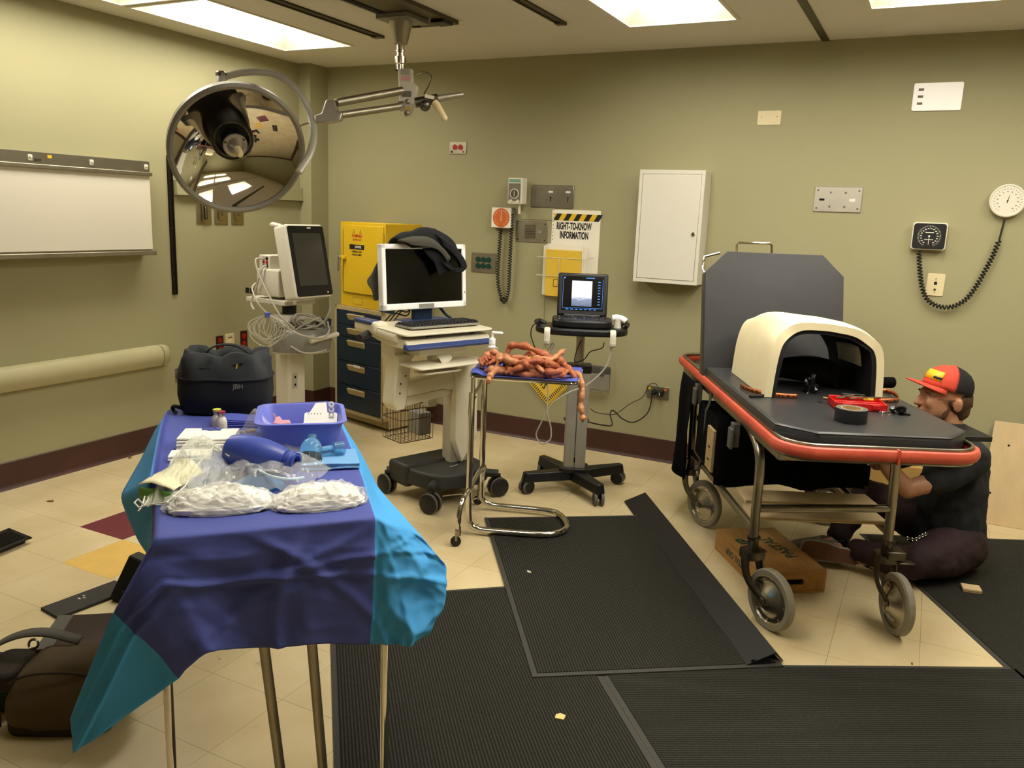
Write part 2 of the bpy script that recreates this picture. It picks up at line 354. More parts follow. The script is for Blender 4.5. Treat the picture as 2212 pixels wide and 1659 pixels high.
plate(t, .305, .146, .012, 'steel', bev=.004)
for s in (-.01, .115):
    slot(t, 'label_strip', 'paper', s, .030, .032, .012, .012); disc(t, 'key_hole', 'black_hole', s, -.008, .006, .012, .0125, 10); slot(t, 'key_slot', 'black_hole', s, -.024, .005, .016, .012, .0006)
screws(t, [(.14, .06), (.14, -.06)], .012)
t = bw('intercom_plate', 'steel intercom plate with speaker grille behind the coiled tube', 'wall plate', -2.462, 1.452)
plate(t, .236, .142, .006, 'brushed')
for k in range(9): slot(t, 'grille_slat', 'dark_steel', -.01, .042-k*.0105, .08, .005, .006, .003)
disc(t, 'hole', 'black_hole', .1, .052, .005, .006, .007, 10); disc(t, 'hole', 'black_hole', .1, -.055, .005, .006, .007, 10); disc(t, 'hole', 'black_hole', -.1, -.055, .005, .006, .007, 10)
slot(t, 'call_button', 'grey_plastic', .065, .0, .024, .016, .006, .005); screws(t, [(-.1, .055), (.045, .055), (.045, -.05), (-.05, -.05)], .006)
t = bw('blank_cover_plate', 'wall-coloured blank cover plate under the long steel plate', 'wall plate', -2.42, 1.573)
plate(t, .245, .082, .005, 'wall'); screws(t, [(-.11, .03), (.11, -.03)], .005, 'wall')
# right-to-know station
t = bw('information_board', 'white right-to-know board with striped band above the yellow binders', 'notice board', -2.14, 1.36)
b = MB(); w, hh = .172, .245
b.prism(rect_pts(w*2, .49, .006, 2), 0, .006, T((0, 0, 0), 90)); b.build('panel', 'paper', t, sm=0)
yb_ = MB().box((0, -.0065, .197), (.318, .001, .045)).build('yellow_band', 'yellow_paint', t, sm=0)
for k in range(5):
    x0 = -.15+k*.072; MB().add([(x0-.012, -.0073, .1745), (x0+.024, -.0073, .1745), (x0+.050, -.0073, .2195), (x0+.014, -.0073, .2195)], [(0, 1, 2, 3)]).build('black_stripe', 'black_ink', yb_, sm=0)
for s, z in (('RIGHT-TO-KNOW', .137), ('INFORMATION', .078)):
    textmesh('lettering', s, 'black_ink', t, T((-.012 if z > .1 else -.008, -.0068, z))@WALLTXT, .064, .47, .0024)
hole_pts = [(-.162, -.0065, .24-.012*k) for k in range(18)]
for p in hole_pts[:18:2]: MB().box(p, (.006, .001, .006)).build('punch_hole', 'grey_ink', t, sm=0)
rk = MB(); yo = -.085; mat('white_wire', 'd8d2be', .35, .2)
for z in (-.07, -.19):
    rk.tube([(-.235, yo, z), (.06, yo, z), (.085, yo, z)], .0022, 6); rk.tube([(-.235, yo, z), (-.215, -.006, z)], .0022, 6); rk.tube([(.085, yo, z), (.14, -.006, z+.01), (.10, -.006, z+.01)], .0022, 6)
for x in (-.07,): rk.tube([(x, yo, -.07), (x, yo, -.30), (x, -.006, -.30)], .0022, 6)
rk.build('wire_rack', 'white_wire', t)
t2 = bw('document_binder', 'yellow data sheet binder in the wire rack on the wall', 'binder', -2.185, 1.21, .05)
MB().box((.0, -.022, -.02), (.255, .016, .31), T((0, 0, 0), 3)).build('cover', 'yellow_paper', t2, sm=0, bev=.003)
bx = MB().box((.01, -.032, -.085), (.15, .001, .048), T((0, 0, 0), 3)).build('title_box', 'black_ink', t2, sm=0); MB().box((.01, -.033, -.085), (.142, .001, .041), T((0, 0, 0), 3)).build('title_field', 'yellow_paper', bx, sm=0)
for s, z, q in (('DATA SHEETS', -.073, .016), ('MATERIAL SAFETY', -.094, .014), ('RIGHT TO KNOW', -.145, .011)):
    textmesh('title', s, 'black_ink', t2, T((.01, -.0352 if z > -.12 else -.0325+.0, z))@Matrix.Rotation(math.pi, 4, 'Y')@WALLTXT, q, .8, .0002)
t3 = bw('paper_stack', 'stack of white sheets standing behind the yellow binder', 'papers', -2.19, 1.21, .014)
for k in range(4): MB().box((-.012+k*.006, -.004-k*.010, -.012+.006*k), (.31-.02*k, .008, .33)).build('sheet_bundle', 'paper', t3, sm=0, bev=.001, seg=1)
t = bw('hanging_booklet', 'yellow SHEETS booklet with hatched border hanging from a cord by one corner', 'booklet', -2.30, .47, .012)
R = T((0, 0, 0), 0, 0)@Matrix.Rotation(math.radians(43), 4, 'Y')
for k in (0, 1, 2): MB().box((.0+.006*k, -.003+.004*k, .0), (.30, .0035, .26), R).build('page', 'yellow_paper', t, sm=0)
for k in range(19): MB().box((-.14+k*.0155, -.0055, -.112), (.006, .001, .026), R).build('hatch_bar', 'black_ink', t, sm=0)
for k in range(15): MB().box((.13, -.0055, -.09+k*.0155), (.026, .001, .006), R).build('hatch_bar', 'black_ink', t, sm=0)
textmesh('lettering', 'SHEETS', 'black_ink', t, R@T((-.02, -.0056, -.055))@WALLTXT, .062, .75, .0018)
textmesh('lettering', 'DATA', 'black_ink', t, R@T((-.02, -.0056, .015))@WALLTXT, .062, .75, .0018)
MB().tube([(-.04, .002, .72), (-.035, .002, .4), (-.01, 0, .17)], .0018, 5).build('cord', 'grey_ink', t)
# white cabinet
xr = -1.262; dcab = YB-P(1527, 366, x=xr).y; dcab = max(.08, min(dcab, .18))
pl, prr = P(1383, 366, y=YB-dcab), P(1525, 367, y=YB-dcab); pb = P(1368, 607, y=YB-dcab)
w, h = prr.x-pl.x, pl.z-pb.z
t = bw('wall_cabinet', 'white metal wall cabinet with a single locked door', 'cabinet', (pl.x+prr.x)/2, (pl.z+pb.z)/2)
MB().b2((-w/2, -dcab+.012, -h/2), (w/2, 0, h/2)).build('body', 'white_paint', t, bev=.002, seg=1)
for lo, hi in (((-w/2, -dcab, -h/2), (-w/2+.02, -dcab+.0118, h/2)), ((w/2-.02, -dcab, -h/2), (w/2, -dcab+.0118, h/2)), ((-w/2+.0202, -dcab, h/2-.024), (w/2-.0202, -dcab+.0118, h/2)), ((-w/2+.0202, -dcab, -h/2), (w/2-.0202, -dcab+.0118, -h/2+.022))): MB().b2(lo, hi).build('frame_rail', 'white_paint', t, sm=0)
d = MB().b2((-w/2+.022, -dcab-.001, -h/2+.024), (w/2-.022, -dcab+.011, h/2-.026)).build('door', 'white_paint', t, bev=.002, seg=1)
MB().lathe([(0, 0), (.012, 0), (.012, .006), (.008, .01), (0, .01)], 16, T((w/2-.045, -dcab-.001, -.035), 90)).build('lock', 'chrome', d)
t = bw('blank_wall_plate', 'small blank pale metal wall plate above the gurney backrest', 'wall plate', -.959, 2.168)
plate(t, .134, .080, .005, 'ivory'); screws(t, [(-.044, .004), (.044, .006)], .005)
t = bw('steel_wall_plate', 'reflective steel wall plate with eight screws between white cabinet and gauges', 'wall plate', -.534, 1.714)
mat('plate_shiny', 'cfc9bb', .4, .85, var=.1, vs=12)
plate(t, .258, .141, .008, 'plate_shiny', bev=.004); screws(t, [(x, z) for x in (-.11, -.04, .04, .11) for z in (.05 if abs(x) > .1 else .038, -.05 if abs(x) > .1 else -.04)], .008, r=.006)
slot(t, 'slot', 'black_hole', -.085, -.002, .028, .012, .008, .0006); slot(t, 'label_strip', 'paper', .078, -.002, .03, .015, .008, .0008)
t = bw('slotted_wall_plate', 'bright white wall plate with three small slots near the ceiling', 'wall plate', -.0935, 2.262)
mat('gloss_white', 'ffffff', .25); plate(t, .238, .144, .008, 'gloss_white', r=.008)
for z in (.038, .002, -.034): slot(t, 'slot', 'grey_ink', -.082, z, .026, .012, .008, .0008)
t = bw('aneroid_gauge', 'square black blood pressure gauge with white dial markings', 'pressure gauge', -.041, 1.53)
MB().prism(rect_pts(.172, .148, .016), 0, .045, T((0, 0, 0), 90)).build('case', 'white_plastic', t, bev=.004)
f = plate(t, .16, .136, .005, 'black_plastic', 'face', y=-.045, r=.014)
for k in range(41):
    a = math.radians(-62+304*k/40); L_ = .011 if k % 4 == 0 else .006
    MB().box((0, 0, 0), (.0016, .0006, L_), T(((.058-L_/2)*math.cos(a), -.0506, (.058-L_/2)*math.sin(a)), 0, 90-math.degrees(a))).build('mark', 'paper', f, sm=0)
for k in range(16):
    a = math.radians(-55+290*k/15); MB().box((.041*math.cos(a), -.0506, .041*math.sin(a)), (.009, .0006, .004)).build('numeral', 'paper', f, sm=0)
MB().box((0, -.051, .02), (.042, .0006, .005)).build('brand_bar', 'paper', f, sm=0); MB().box((0, -.051, -.018), (.044, .0006, .003)).build('brand_bar', 'paper', f, sm=0)
MB().box((.0, -.052, -.02), (.0022, .001, .05)).build('needle', 'paper', f, sm=0); disc(t, 'hub', 'paper', 0, 0, .005, .0505, .053, 12)
pts = [P(px, py, y=YB-.035) for px, py in ((1985, 543), (1987, 580), (1992, 620), (2003, 647), (2025, 661), (2055, 663), (2085, 648), (2108, 620), (2128, 585), (2146, 550), (2158, 520))]
o0 = Vector((-.041, YB, 1.53)); path = spline([p-o0 for p in pts], 8)
coil(path, .0105, .0042, 46).build('coiled_tube', 'black_rubber', t)
a, bq = P(2158, 520, y=YB-.035)-o0, P(2170, 475, y=YB-.03)-o0
MB().tube([a, a.lerp(bq, .5), bq], .005, 6).build('tube_end', 'black_rubber', t)
t = bw('round_gauge', 'round white dial gauge joined by a coiled black tube to the black gauge', 'pressure gauge', .303, 1.728)
MB().lathe([(0, 0), (.06, 0), (.082, .012), (.086, .03), (.083, .04), (.078, .042), (.076, .038), (0, .038)], 40, T((0, 0, 0), 90)).build('case', 'white_plastic', t)
for k in range(24):
    a = math.radians(-55+290*k/23); MB().box((0, 0, 0), (.002, .0006, .009), T((.062*math.cos(a), -.0385, .062*math.sin(a)), 0, 90-math.degrees(a))).build('mark', 'grey_ink', t, sm=0)
    if k % 2 == 0: MB().box((.047*math.cos(a), -.0385, .047*math.sin(a)), (.007, .0006, .004)).build('numeral', 'grey_ink', t, sm=0)
MB().prism([(-.002, -.012), (.002, -.012), (.0006, .03), (-.0006, .03)], 0, .001, T((0, -.0395, 0), 90, 12)).build('needle', 'black_ink', t, sm=0); disc(t, 'hub', 'black_ink', 0, 0, .004, .038, .041, 12)
t = bw('jack_plate', 'ivory wall plate with phone and cable jacks below the black gauge', 'wall plate', .022, 1.269)
plate(t, .088, .122, .006, 'ivory', r=.006); slot(t, 'phone_jack', 'black_hole', 0, .008, .015, .016, .006, .0008); disc(t, 'cable_jack', 'dark_steel', 0, -.026, .006, .006, .010, 10)
for z in (.034, .026, -.042): MB().box((0, -.0065, z), (.008, .001, .003)).build('mark', 'grey_ink', t, sm=0)
t = bw('wall_socket', 'steel double outlet plate with a black plug low on the wall by the gurney', 'outlet', -1.50, .461)
plate(t, .150, .078, .008, 'brushed')
for s, m_ in ((-.055, 'yellow_paint'), (.05, 'orange')): disc(t, 'dot', m_, s, .022, .009, .008, .0095, 14)
for s in (-.022, .025): disc(t, 'socket', 'black_plastic', s, -.002, .019, .008, .011, 18)
MB().box((.026, -.032, .0), (.032, .045, .042)).build('plug', 'black_plastic', t, bev=.004); MB().box((.026, -.0553, .0), (.004, .001, .02)).build('plug_label', 'paper', t, sm=0)
MB().cyl((-.022, -.01, -.002), (-.026, -.04, -.008), .013, 12, .009).build('plug', 'black_plastic', t)
t = bw('low_outlet', 'white power outlet partly hidden behind the computer monitor foot', 'outlet', -3.2, .93)
plate(t, .075, .12, .006, 'ivory')
for z in (.025, -.025):
    for s in (-.008, .008): slot(t, 'slot', 'black_hole', s, z, .004, .012, .006, .0008)
t = bw('cable_box', 'small clear plastic holder on the wall behind the ultrasound column', 'holder', -1.93, .50)
mat('clear_plastic', 'ece8dc', .12, trans=.92, ior=1.2, spec=.3)
MB().b2((-.1, -.05, -.09), (.1, 0, .09)).build('case', 'clear_plastic', t, bev=.01); MB().box((.045, -.02, .05), (.03, .02, .055)).build('clip', 'black_plastic', t, bev=.004); MB().box((0, -.004, -.02), (.17, .004, .11)).build('back_plate', 'grey_plastic', t, sm=0)
# --- left wall
yR = P(324, 349, x=XL+.10).y; y0 = 1.55; z1, z0 = 1.785, 1.242
t = lw('xray_light_box', 'long x-ray light box with white viewing panel and steel switch band', 'light box', yR, z0); L_ = yR-y0
MB().b2((-L_, -.085, 0), (0, 0, z1-z0)).build('housing', 'brushed', t, bev=.002, seg=1)
mat('view_panel', 'd8d1c1', .35); MB().b2((-L_, -.098, .03), (-.006, -.084, z1-z0-.075)).build('viewing_panel', 'view_panel', t, bev=.002, seg=1)
mat('band_steel', '8a8474', .38, .85, var=.1, vs=10)
MB().b2((-L_, -.095, z1-z0-.062), (0, -.084, z1-z0)).build('switch_band', 'band_steel', t, bev=.002, seg=1); MB().b2((-L_, -.112, z1-z0-.085), (.004, -.084, z1-z0-.062)).build('film_rail', 'brushed', t, bev=.004)
MB().b2((-L_, -.115, -.004), (.006, -.06, .022)).build('bottom_ledge', 'brushed', t, bev=.004)
for px in (65, 197, 315):
    yy = P(px, 345 if px < 300 else 362, x=XL+.095).y-yR
    q = MB().box((yy, -.0965, z1-z0-.032), (.022, .004, .03)).build('switch', 'white_plastic', t, bev=.001, seg=1); MB().box((yy, -.103, z1-z0-.028), (.012, .012, .014), None).build('rocker', 'white_plastic', q, bev=.002, seg=1)
yy = P(107, 336, x=XL+.095).y-yR; MB().box((yy, -.0955, z1-z0-.02), (.024, .001, .016)).build('yellow_label', 'yellow_paint', t, sm=0)
yy = P(82, 350, x=XL+.095).y-yR; MB().box((yy, -.0955, z1-z0-.042), (.036, .001, .014)).build('nameplate', 'dark_steel', t, sm=0)
t = lw('wall_rail', 'narrow black vertical metal rail beside the x-ray light box', 'rail', 3.745, .976)
b = MB(); b.b2((-.018, -.012, 0), (-.010, 0, .862)); b.b2((.010, -.012, 0), (.018, 0, .862)); b.b2((-.018, -.006, 0), (.018, 0, .862)); mat('bronze_rail', '1d1712', .4, .4); b.build('channel', 'bronze_rail', t, sm=0)
for z in (.02, .42, .84): disc(t, 'screw', 'dark_steel', 0, z, .005, .006, .008, 8)
t = lw('wall_raceway', 'wall-coloured raceway strip running behind the surgical lamp to the corner', 'raceway', 3.775, 1.608)
MB().b2((0, -.03, 0), (1.165, 0, .088)).build('cover', 'wall', t, bev=.003); disc(t, 'screw', 'wall', .02, .045, .006, .03, .032, 10); MB().b2((0, -.034, -.006), (1.165, 0, .004)).build('lip', 'wall', t, sm=0)
for k, (ya, ybb, nm, lb) in enumerate(((3.944, 4.07, 'connector_plate', 'steel connector plate with a tall vertical port, under the surgical lamp'), (4.095, 4.215, 'pin_socket_plate', 'steel plate with three pin holes, between the port plate and another plate'), (4.245, 4.36, 'pin_plate', 'steel plate with three pin holes, beside the corner column under the raceway'))):
    t = lw(nm, lb, 'wall plate', (ya+ybb)/2, 1.496); w = ybb-ya
    plate(t, w, .15, .006, 'brushed', bev=.003)
    if k == 0:
        plate(t, .05, .115, .012, 'steel', 'port_frame', y=-.006); plate(t, .028, .09, .004, 'black_hole', 'port', y=-.018, r=.008); plate(t, .012, .075, .002, 'steel', 'port_tongue', y=-.022); screws(t, [(0, .062), (0, -.062)], .02)
    else:
        plate(t, .06, .1, .006, 'steel', 'insert', y=-.006, r=.02)
        for z in (.02, .004, -.012): disc(t, 'pin_hole', 'black_hole', 0, z, .005, .012, .0126, 10)
    screws(t, [(0, .068), (0, -.068)], .006, r=.003)
# bumper rail
t = lw('crash_rail', 'long cream wall bumper rail with a tapered end cap', 'wall rail', 3.66, .60); mat('rail_cream', 'a79f7a', .5, var=.08, vs=6)
prof = [(-.068, 0), (-.068, .012), (-.060, .045), (-.035, .066), (0, .07), (.035, .066), (.060, .045), (.068, .012), (.068, 0)]
rows = [[(x, -d, z) for z, d in prof] for x in (-2.9, -.075)]; MB().grid(rows).build('rail', 'rail_cream', t)
rows = [[(x, -d*k, z*(.6+.4*k)) for z, d in prof] for x, k in ((-.072, 1.03), (-.03, .92), (-.01, .7), (0, .35))]; MB().grid(rows).build('end_cap', 'rail_cream', t)
def duplex(name, label, y, z, w, h, m1, m2):
    t = lw(name, label, 'outlet', y, z); plate(t, w, h, .006, m1)
    for s in (1, -1):
        q = disc(t, 'socket', m2, 0, s*h*.2, h*.14, .006, .009, 16); MB().box((-.004, -.0095, s*h*.2), (.002, .001, .007)).build('slot', 'black_hole', q, sm=0); MB().box((.004, -.0095, s*h*.2), (.002, .001, .007)).build('slot', 'black_hole', q, sm=0)
    return t
mat('dark_plate', '3a1a14', .4)
t = duplex('emergency_outlet', 'dark red emergency outlet beside the ivory switch, under the light box wall', 4.107, .614, .066, .108, 'dark_plate', 'red_plastic'); MB().box((0, -.0065, -.046), (.03, .001, .008)).build('label_strip', 'paper', t, sm=0)
t = lw('light_switch', 'ivory rocker switch plate between two red outlets', 'switch', 4.20, .611); plate(t, .078, .124, .006, 'ivory', r=.005)
MB().box((0, -.009, -.008), (.026, .008, .05)).build('rocker', 'ivory', t, bev=.002); MB().box((0, -.0065, .036), (.034, .001, .008)).build('marking', 'grey_ink', t, sm=0)
t = duplex('red_outlet', 'dark red outlet hidden behind the looped monitor cables', 4.331, .615, .066, .13, 'dark_plate', 'red_plastic'); MB().box((0, -.0065, -.056), (.04, .001, .010)).build('label_strip', 'paper', t, sm=0)
t = lw('steel_outlet', 'low steel outlet plate with red sockets behind the black tool bag', 'outlet', 3.765, .45); plate(t, .09, .095, .006, 'brushed')
for s in (-1, 1): disc(t, 'socket', 'red_plastic', .0+s*.018, .0, .016, .006, .010)
# ================================================================ gurney (local x to the right, y away from the camera)
GO = (-.056, 3.003, 0); GA = math.degrees(-YAW)
GM = T(GO, rz=GA)
mat('bumper_red', 'cc5a44', .45, var=.18, vs=14, col2='b8452f'); mat('vinyl', '323234', .36, var=.15, vs=5, bump=.25, bs=14, dist=.004); mat('strap_grey', '55534c', .8)
mat('tyre_grey', '938b78', .6, var=.2, vs=12); mat('hub_steel', 'c8c1b1', .26, 1, var=.3, vs=9); mat('tube_steel', 'a39c8b', .32, 1, var=.2, vs=18); mat('deck', '6b6860', .5, .7, var=.2, vs=14)
t = gurney = thing('gurney', 'hospital gurney with black mattress, raised backrest and red bumper rail', 'gurney', GO, GA)
def rr_path(x, y0, y1, r, z, n=8):
    return [(p[0], p[1], z) for p in rect_pts(2*x, y1-y0, r, n, 0, (y0+y1)/2)]
GW, GL, RZ = .352, 1.945, .80
MB().tube(rr_path(GW, 0, GL, .13, RZ), .015, 10, True, flat=1.45).build('bumper', 'bumper_red', t)
MB().box((.03, -.004, RZ), (.006, .03, .05)).build('bumper_seam', 'bumper_red', t)
b = MB(); b.tube(rr_path(GW-.012, .012, GL-.012, .12, RZ+.024), .007, 8, True); b.tube(rr_path(GW-.008, .008, GL-.008, .12, RZ-.026), .006, 8, True); b.build('trim_rail', 'tube_steel', t)
b = MB()
for s in (-1, 1): b.b2((s*.315-.018, .12, .735), (s*.315+.018, GL-.1, .775))
for y in (.14, .95, GL-.12): b.b2((-.3, y-.018, .735), (.3, y+.018, .772))
b.build('deck_frame', 'tube_steel', t, bev=.004)
MB().prism(rect_pts(.66, GL-.06, .11, 6, 0, GL/2), .775, .785).build('deck_plate', 'deck', t)
b = MB()
for i in range(3): b.lathe([(.03, 0), (.034, .003), (.034, 0)], 20, T((-.24+.07*i, 1.86, .786)))
b.build('deck_ring', 'dark_steel', t)
# mattress: flat section with cut corners
def oct_pad(w, y0, y1, c, z0, z1, name, M=None, cutback=0):
    x = w/2; cb = cutback
    pts = [(-x+c, y0), (x-c, y0), (x, y0+c), (x, y1-cb), (x-cb, y1), (-x+cb, y1), (-x, y1-cb), (-x, y0+c)] if cb else [(-x+c, y0), (x-c, y0), (x, y0+c), (x, y1), (-x, y1), (-x, y0+c)]
    bm = MB(); bm.prism(pts, z0, z1, M); return bm.build(name, 'vinyl', t, sm=50, bev=.018, seg=4)
oct_pad(.69, .045, 1.36, .115, .788, .862, 'seat_pad')
for z, e in ((.857, .004), (.793, .004)): MB().tube([(x, y, z) for x, y in ((-.345+e, 1.355), (-.345+e, .16), (-.23, .045+e), (.23, .045+e), (.345-e, .16), (.345-e, 1.355))], .0028, 6).build('piping', 'vinyl', t)
BA = 15; BM_ = T((-.015, 1.335, .795), 90-BA)      # backrest plane: local y up the rest, z towards the foot end
oct_pad(.685, 0, .628, .004, 0, .075, 'backrest_pad', BM_, .105)
MB().prism([(-.31, .03), (.31, .03), (.31, .54), (.21, .64), (-.21, .64), (-.31, .54)], -.012, 0, BM_).build('backrest_plate', 'white_paint', t, bev=.003)
hb = [BM_@Vector(p) for p in ((-.165, .60, -.02), (-.165, .685, -.02), (-.155, .697, -.02), (.0, .699, -.02), (.012, .69, -.02), (.012, .60, -.02))]
MB().tube(hb, .006, 8).build('backrest_handle', 'chrome', t)
MB().tube([BM_@Vector(p) for p in ((-.30, .50, -.02), (-.335, .56, -.03), (-.325, .62, -.03), (-.25, .64, -.02))], .006, 8).build('backrest_loop', 'chrome', t)
b = MB()
for s in (-1, 1): b.tube([(s*.24, 1.42, .78), (s*.24, 1.56, 1.15)], .012, 8); b.tube([(s*.24, 1.75, .78), (s*.24, 1.54, 1.10)], .010, 8)
b.build('backrest_strut', 'tube_steel', t)
# legs and stretchers
def leg(name, pts, r=.019): return MB().tube(spline(pts, 6), r, 12).build(name, 'tube_steel', t)
leg('leg', [(-.30, .405, .28), (-.305, .40, .45), (-.306, .40, .62), (-.31, .44, .70), (-.315, .55, .745), (-.315, .68, .75)])
leg('leg', [(.245, .42, .28), (.238, .42, .5), (.232, .42, .69), (.235, .43, .745)])
leg('leg', [(-.325, 1.50, .29), (-.33, 1.5, .45), (-.335, 1.49, .62), (-.33, 1.5, .75)])
leg('leg', [(.29, 1.50, .29), (.29, 1.5, .5), (.29, 1.5, .75)])
def bar(a, c, r=.016): MB().cyl(a, c, r, 12).build('stretcher', 'tube_steel', t)
bar((-.305, .405, .452), (.236, .42, .468)); bar((-.303, .40, .365), (-.325, 1.50, .365)); bar((.242, .42, .365), (.29, 1.5, .365)); bar((-.33, 1.5, .55), (.29, 1.5, .55))
# casters: stem at (x, y), wheel axle direction ax, trailing offset along the rolling direction
def caster(x, y, ztop, ax, r=.122, off=.13):
    ax = Vector((ax[0], ax[1], 0)).normalized(); ro = Vector((-ax.y, ax.x, 0))
    if ro.y > 0: ro = -ro
    st = Vector((x, y, 0)); wc = st+ro*off+Vector((0, 0, r)); b = MB()
    b.lathe([(0, 0), (.021, 0), (.021, .045), (.026, .05), (.026, .06), (0, .06)], 16, T((x, y, ztop-.02)))
    zt = ztop-.02; body = frame((x, y, zt), (0, 0, 1), ax)
    b.prism(rect_pts(.088, .085, .025, 4), -.028, .004, body)
    for s in (1, -1):
        p = [st+ax*(s*.034)+Vector((0, 0, zt-.012)), st+ax*(s*.036)+ro*.01+Vector((0, 0, zt-.07)), st+ax*(s*.037)+ro*.045+Vector((0, 0, zt-.115)), wc+ax*(s*.037)]
        b.tube(spline(p, 6), lambda q: .026-.010*q, 10, flat=.35, up=ax)
    f = b.build('caster_fork', 'dark_steel', t, sm=50)
    W = frame(wc, ax)
    MB().lathe([(r-.026, -.016), (r-.006, -.017), (r, -.010), (r, .010), (r-.006, .017), (r-.026, .016)], 40, W).build('tyre', 'tyre_grey', f)
    h = MB()
    for s in (1, -1):
        prof = [(r-.024, s*.015), (r-.030, s*.017), (r-.034, s*.009), (.075, s*.008), (.064, s*.011), (.042, s*.028), (.026, s*.036), (.02, s*.038), (0, s*.038)]
        h.lathe(prof if s > 0 else prof[::-1], 36, W)
    h.build('wheel_disc', 'hub_steel', f, sm=40)
    rv = MB()
    for k in range(8):
        a = 2*math.pi*k/8
        for s in (1, -1): rv.ball((math.cos(a)*.083, math.sin(a)*.083, s*.009), (.004, .004, .003), 8, 5, W)
    rv.build('rivet_ring', 'steel', f)
    MB().lathe([(0, -.05), (.013, -.05), (.013, -.042), (.008, -.042), (.008, .042), (.013, .042), (.013, .05), (0, .05)], 6, W).build('axle_bolt', 'steel', f)
caster(-.30, .405, .295, (-.91, -.41)); caster(.245, .42, .295, (-1, -.02)); caster(-.325, 1.50, .295, (-.87, -.46)); caster(.29, 1.50, .295, (-.25, -1), off=.12)
MB().box((.262, .40, .287), (.07, .075, .035), None).build('brake_block', 'dark_steel', t, bev=.004); MB().box((.30, .37, .262), (.06, .035, .006), T((0, 0, 0))).build('brake_pedal', 'dark_steel', t, bev=.002)
# clips and straps on the near side
for y, z in ((1.34, .70), (.62, .68)):
    q = MB().box((-.372, y, z), (.012, .055, .085)).build('strap_clip', 'strap_grey', t, bev=.003); MB().box((-.352, y+.012, z+.012), (.03, .05, .10)).build('clip_back', 'strap_grey', q, bev=.003)
rows = []
for k, (x, y, z, w) in enumerate(((-.335, 1.16, .765, .026), (-.338, 1.165, .70, .018), (-.345, 1.19, .66, .014), (-.342, 1.2, .56, .013), (-.34, 1.22, .45, .011), (-.338, 1.25, .38, .010), (-.335, 1.285, .33, .014))): rows.append([(x, y-w, z), (x-.002, y, z), (x, y+w, z)])
MB().grid(rows).build('hanging_strap', 'strap_grey', t, solid=.003); MB().lathe([(.010, 0), (.014, .003), (.018, 0), (.014, -.003), (.010, 0)], 14, T((-.336, 1.30, .31), 0, 90)).build('strap_hook', 'chrome', t)
# black cloth over the head end
mat('black_cloth', '09090a', 1.0, bump=.2, bs=30, spec=.1)
c = thing('hanging_cloth', 'black cloth hanging from the gurney beside the rear wheel', 'cloth', GO, GA); rows = []
for i in range(13):
    z = .76-.042*i; row = []
    for j in range(13):
        s = j/12; y = 1.38+.32*s+.02*math.sin(i*.5)+(.03*i/12)*(s-.5); x = -.362-.022*math.sin(s*9+i*.25)*(i/12)-.03*(i/12); row.append((x, y, z-.02*math.sin(s*5)*(i/12)))
    rows.append(row)
MB().grid(rows).build('sheet', 'black_cloth', c, solid=.003)
# arm board
t2 = thing('arm_board', 'black flat arm board sticking out from the gurney side by the man', 'arm board', GO, GA)
MB().prism(rect_pts(.40, .22, .006, 2, .52, .73), .705, .727).build('board', 'black_plastic', t2, bev=.003); MB().b2((.28, .70, .690), (.46, .74, .705)).build('bracket', 'tube_steel', t2, bev=.002)
# black covered case on the lower bars
c = thing('black_case', 'large black cloth-covered box with a bare wooden end under the gurney', 'box', GO, GA)
MB().b2((-.345, .93, .40), (.335, 1.36, .68)).build('box_body', 'black_cloth', c, bev=.015, seg=3)
MB().b2((-.357, .96, .42), (-.343, 1.08, .62)).build('wooden_end', 'wood', c, bev=.002); 
for z in (.47, .53): MB().box((-.358, 1.02, z), (.002, .03, .008)).build('staple', 'black_ink', c, sm=0)
fl = [[(-.35+.7*j/14, .925-.012*math.sin(j*1.7)-.01*(i/6), .69-.31*i/6-.012*math.sin(j*.9)*(i/6)) for j in range(15)] for i in range(7)]
MB().grid(fl).build('cloth_flap', 'black_cloth', c, solid=.004)
MB().b2((.20, .90, .40), (.36, .925, .50)).build('corner_flap', 'black_cloth', c, bev=.01)
for k, (x0, x1, y0, y1, z, nm, lb) in enumerate(((-.30, .25, .46, .60, .383, 'wooden_board', 'pale wooden board lying across the lower gurney bars'), (-.27, .30, .66, .80, .383, 'thin_board', 'second pale board behind another on the lower gurney bars'))):
    o = thing(nm, lb, 'board', GO, GA); MB().b2((x0, y0, z), (x1, y1, z+.016)).build('plank', 'ply', o, sm=0, bev=.001, seg=1)
    MB().b2((x0+.001, y0-.0008, z+.006), (x1-.001, y0+.001, z+.009)).build('ply_line', 'ply_edge', o, sm=0)
# foam torso shell
mat('foam', 'e8dcb4', .85, var=.05, vs=6, bump=.15, bs=40); mat('foam_black', '0d0d0e', .8)
t3 = thing('foam_torso_shell', 'cream foam torso arch with a black lining standing on the gurney mattress', 'prop', GO, GA)
def arch(y, u, inset=0):       # u 0..1 left foot to right foot
    k = (y-.64)/.50; k = max(0, min(1, k))
    wl = .235-.005*k-inset; wr = .245-.02*k-inset; h = .262+.055*math.sin(math.pi*min(1, .25+k*.75))*1.0+.012*k-inset
    a = math.pi*u; c, s = -math.cos(a), math.sin(a); n = .40
    x = (abs(c)**n)*(1 if c > 0 else -1); z = abs(s)**.46
    w = wr if x > 0 else wl
    dx = .025*(1-z) if x < 0 else .03*(1-z)
    hh = h*(1-.10*max(0, x)+.03*max(0, -x)*z)+.007*math.sin(u*17+y*9)+.010*fnoise((u*4, y*6, 0), 1, 6)
    return Vector((x*w-.005+(dx if x > 0 else -dx)*.6, y, .864+z*hh))
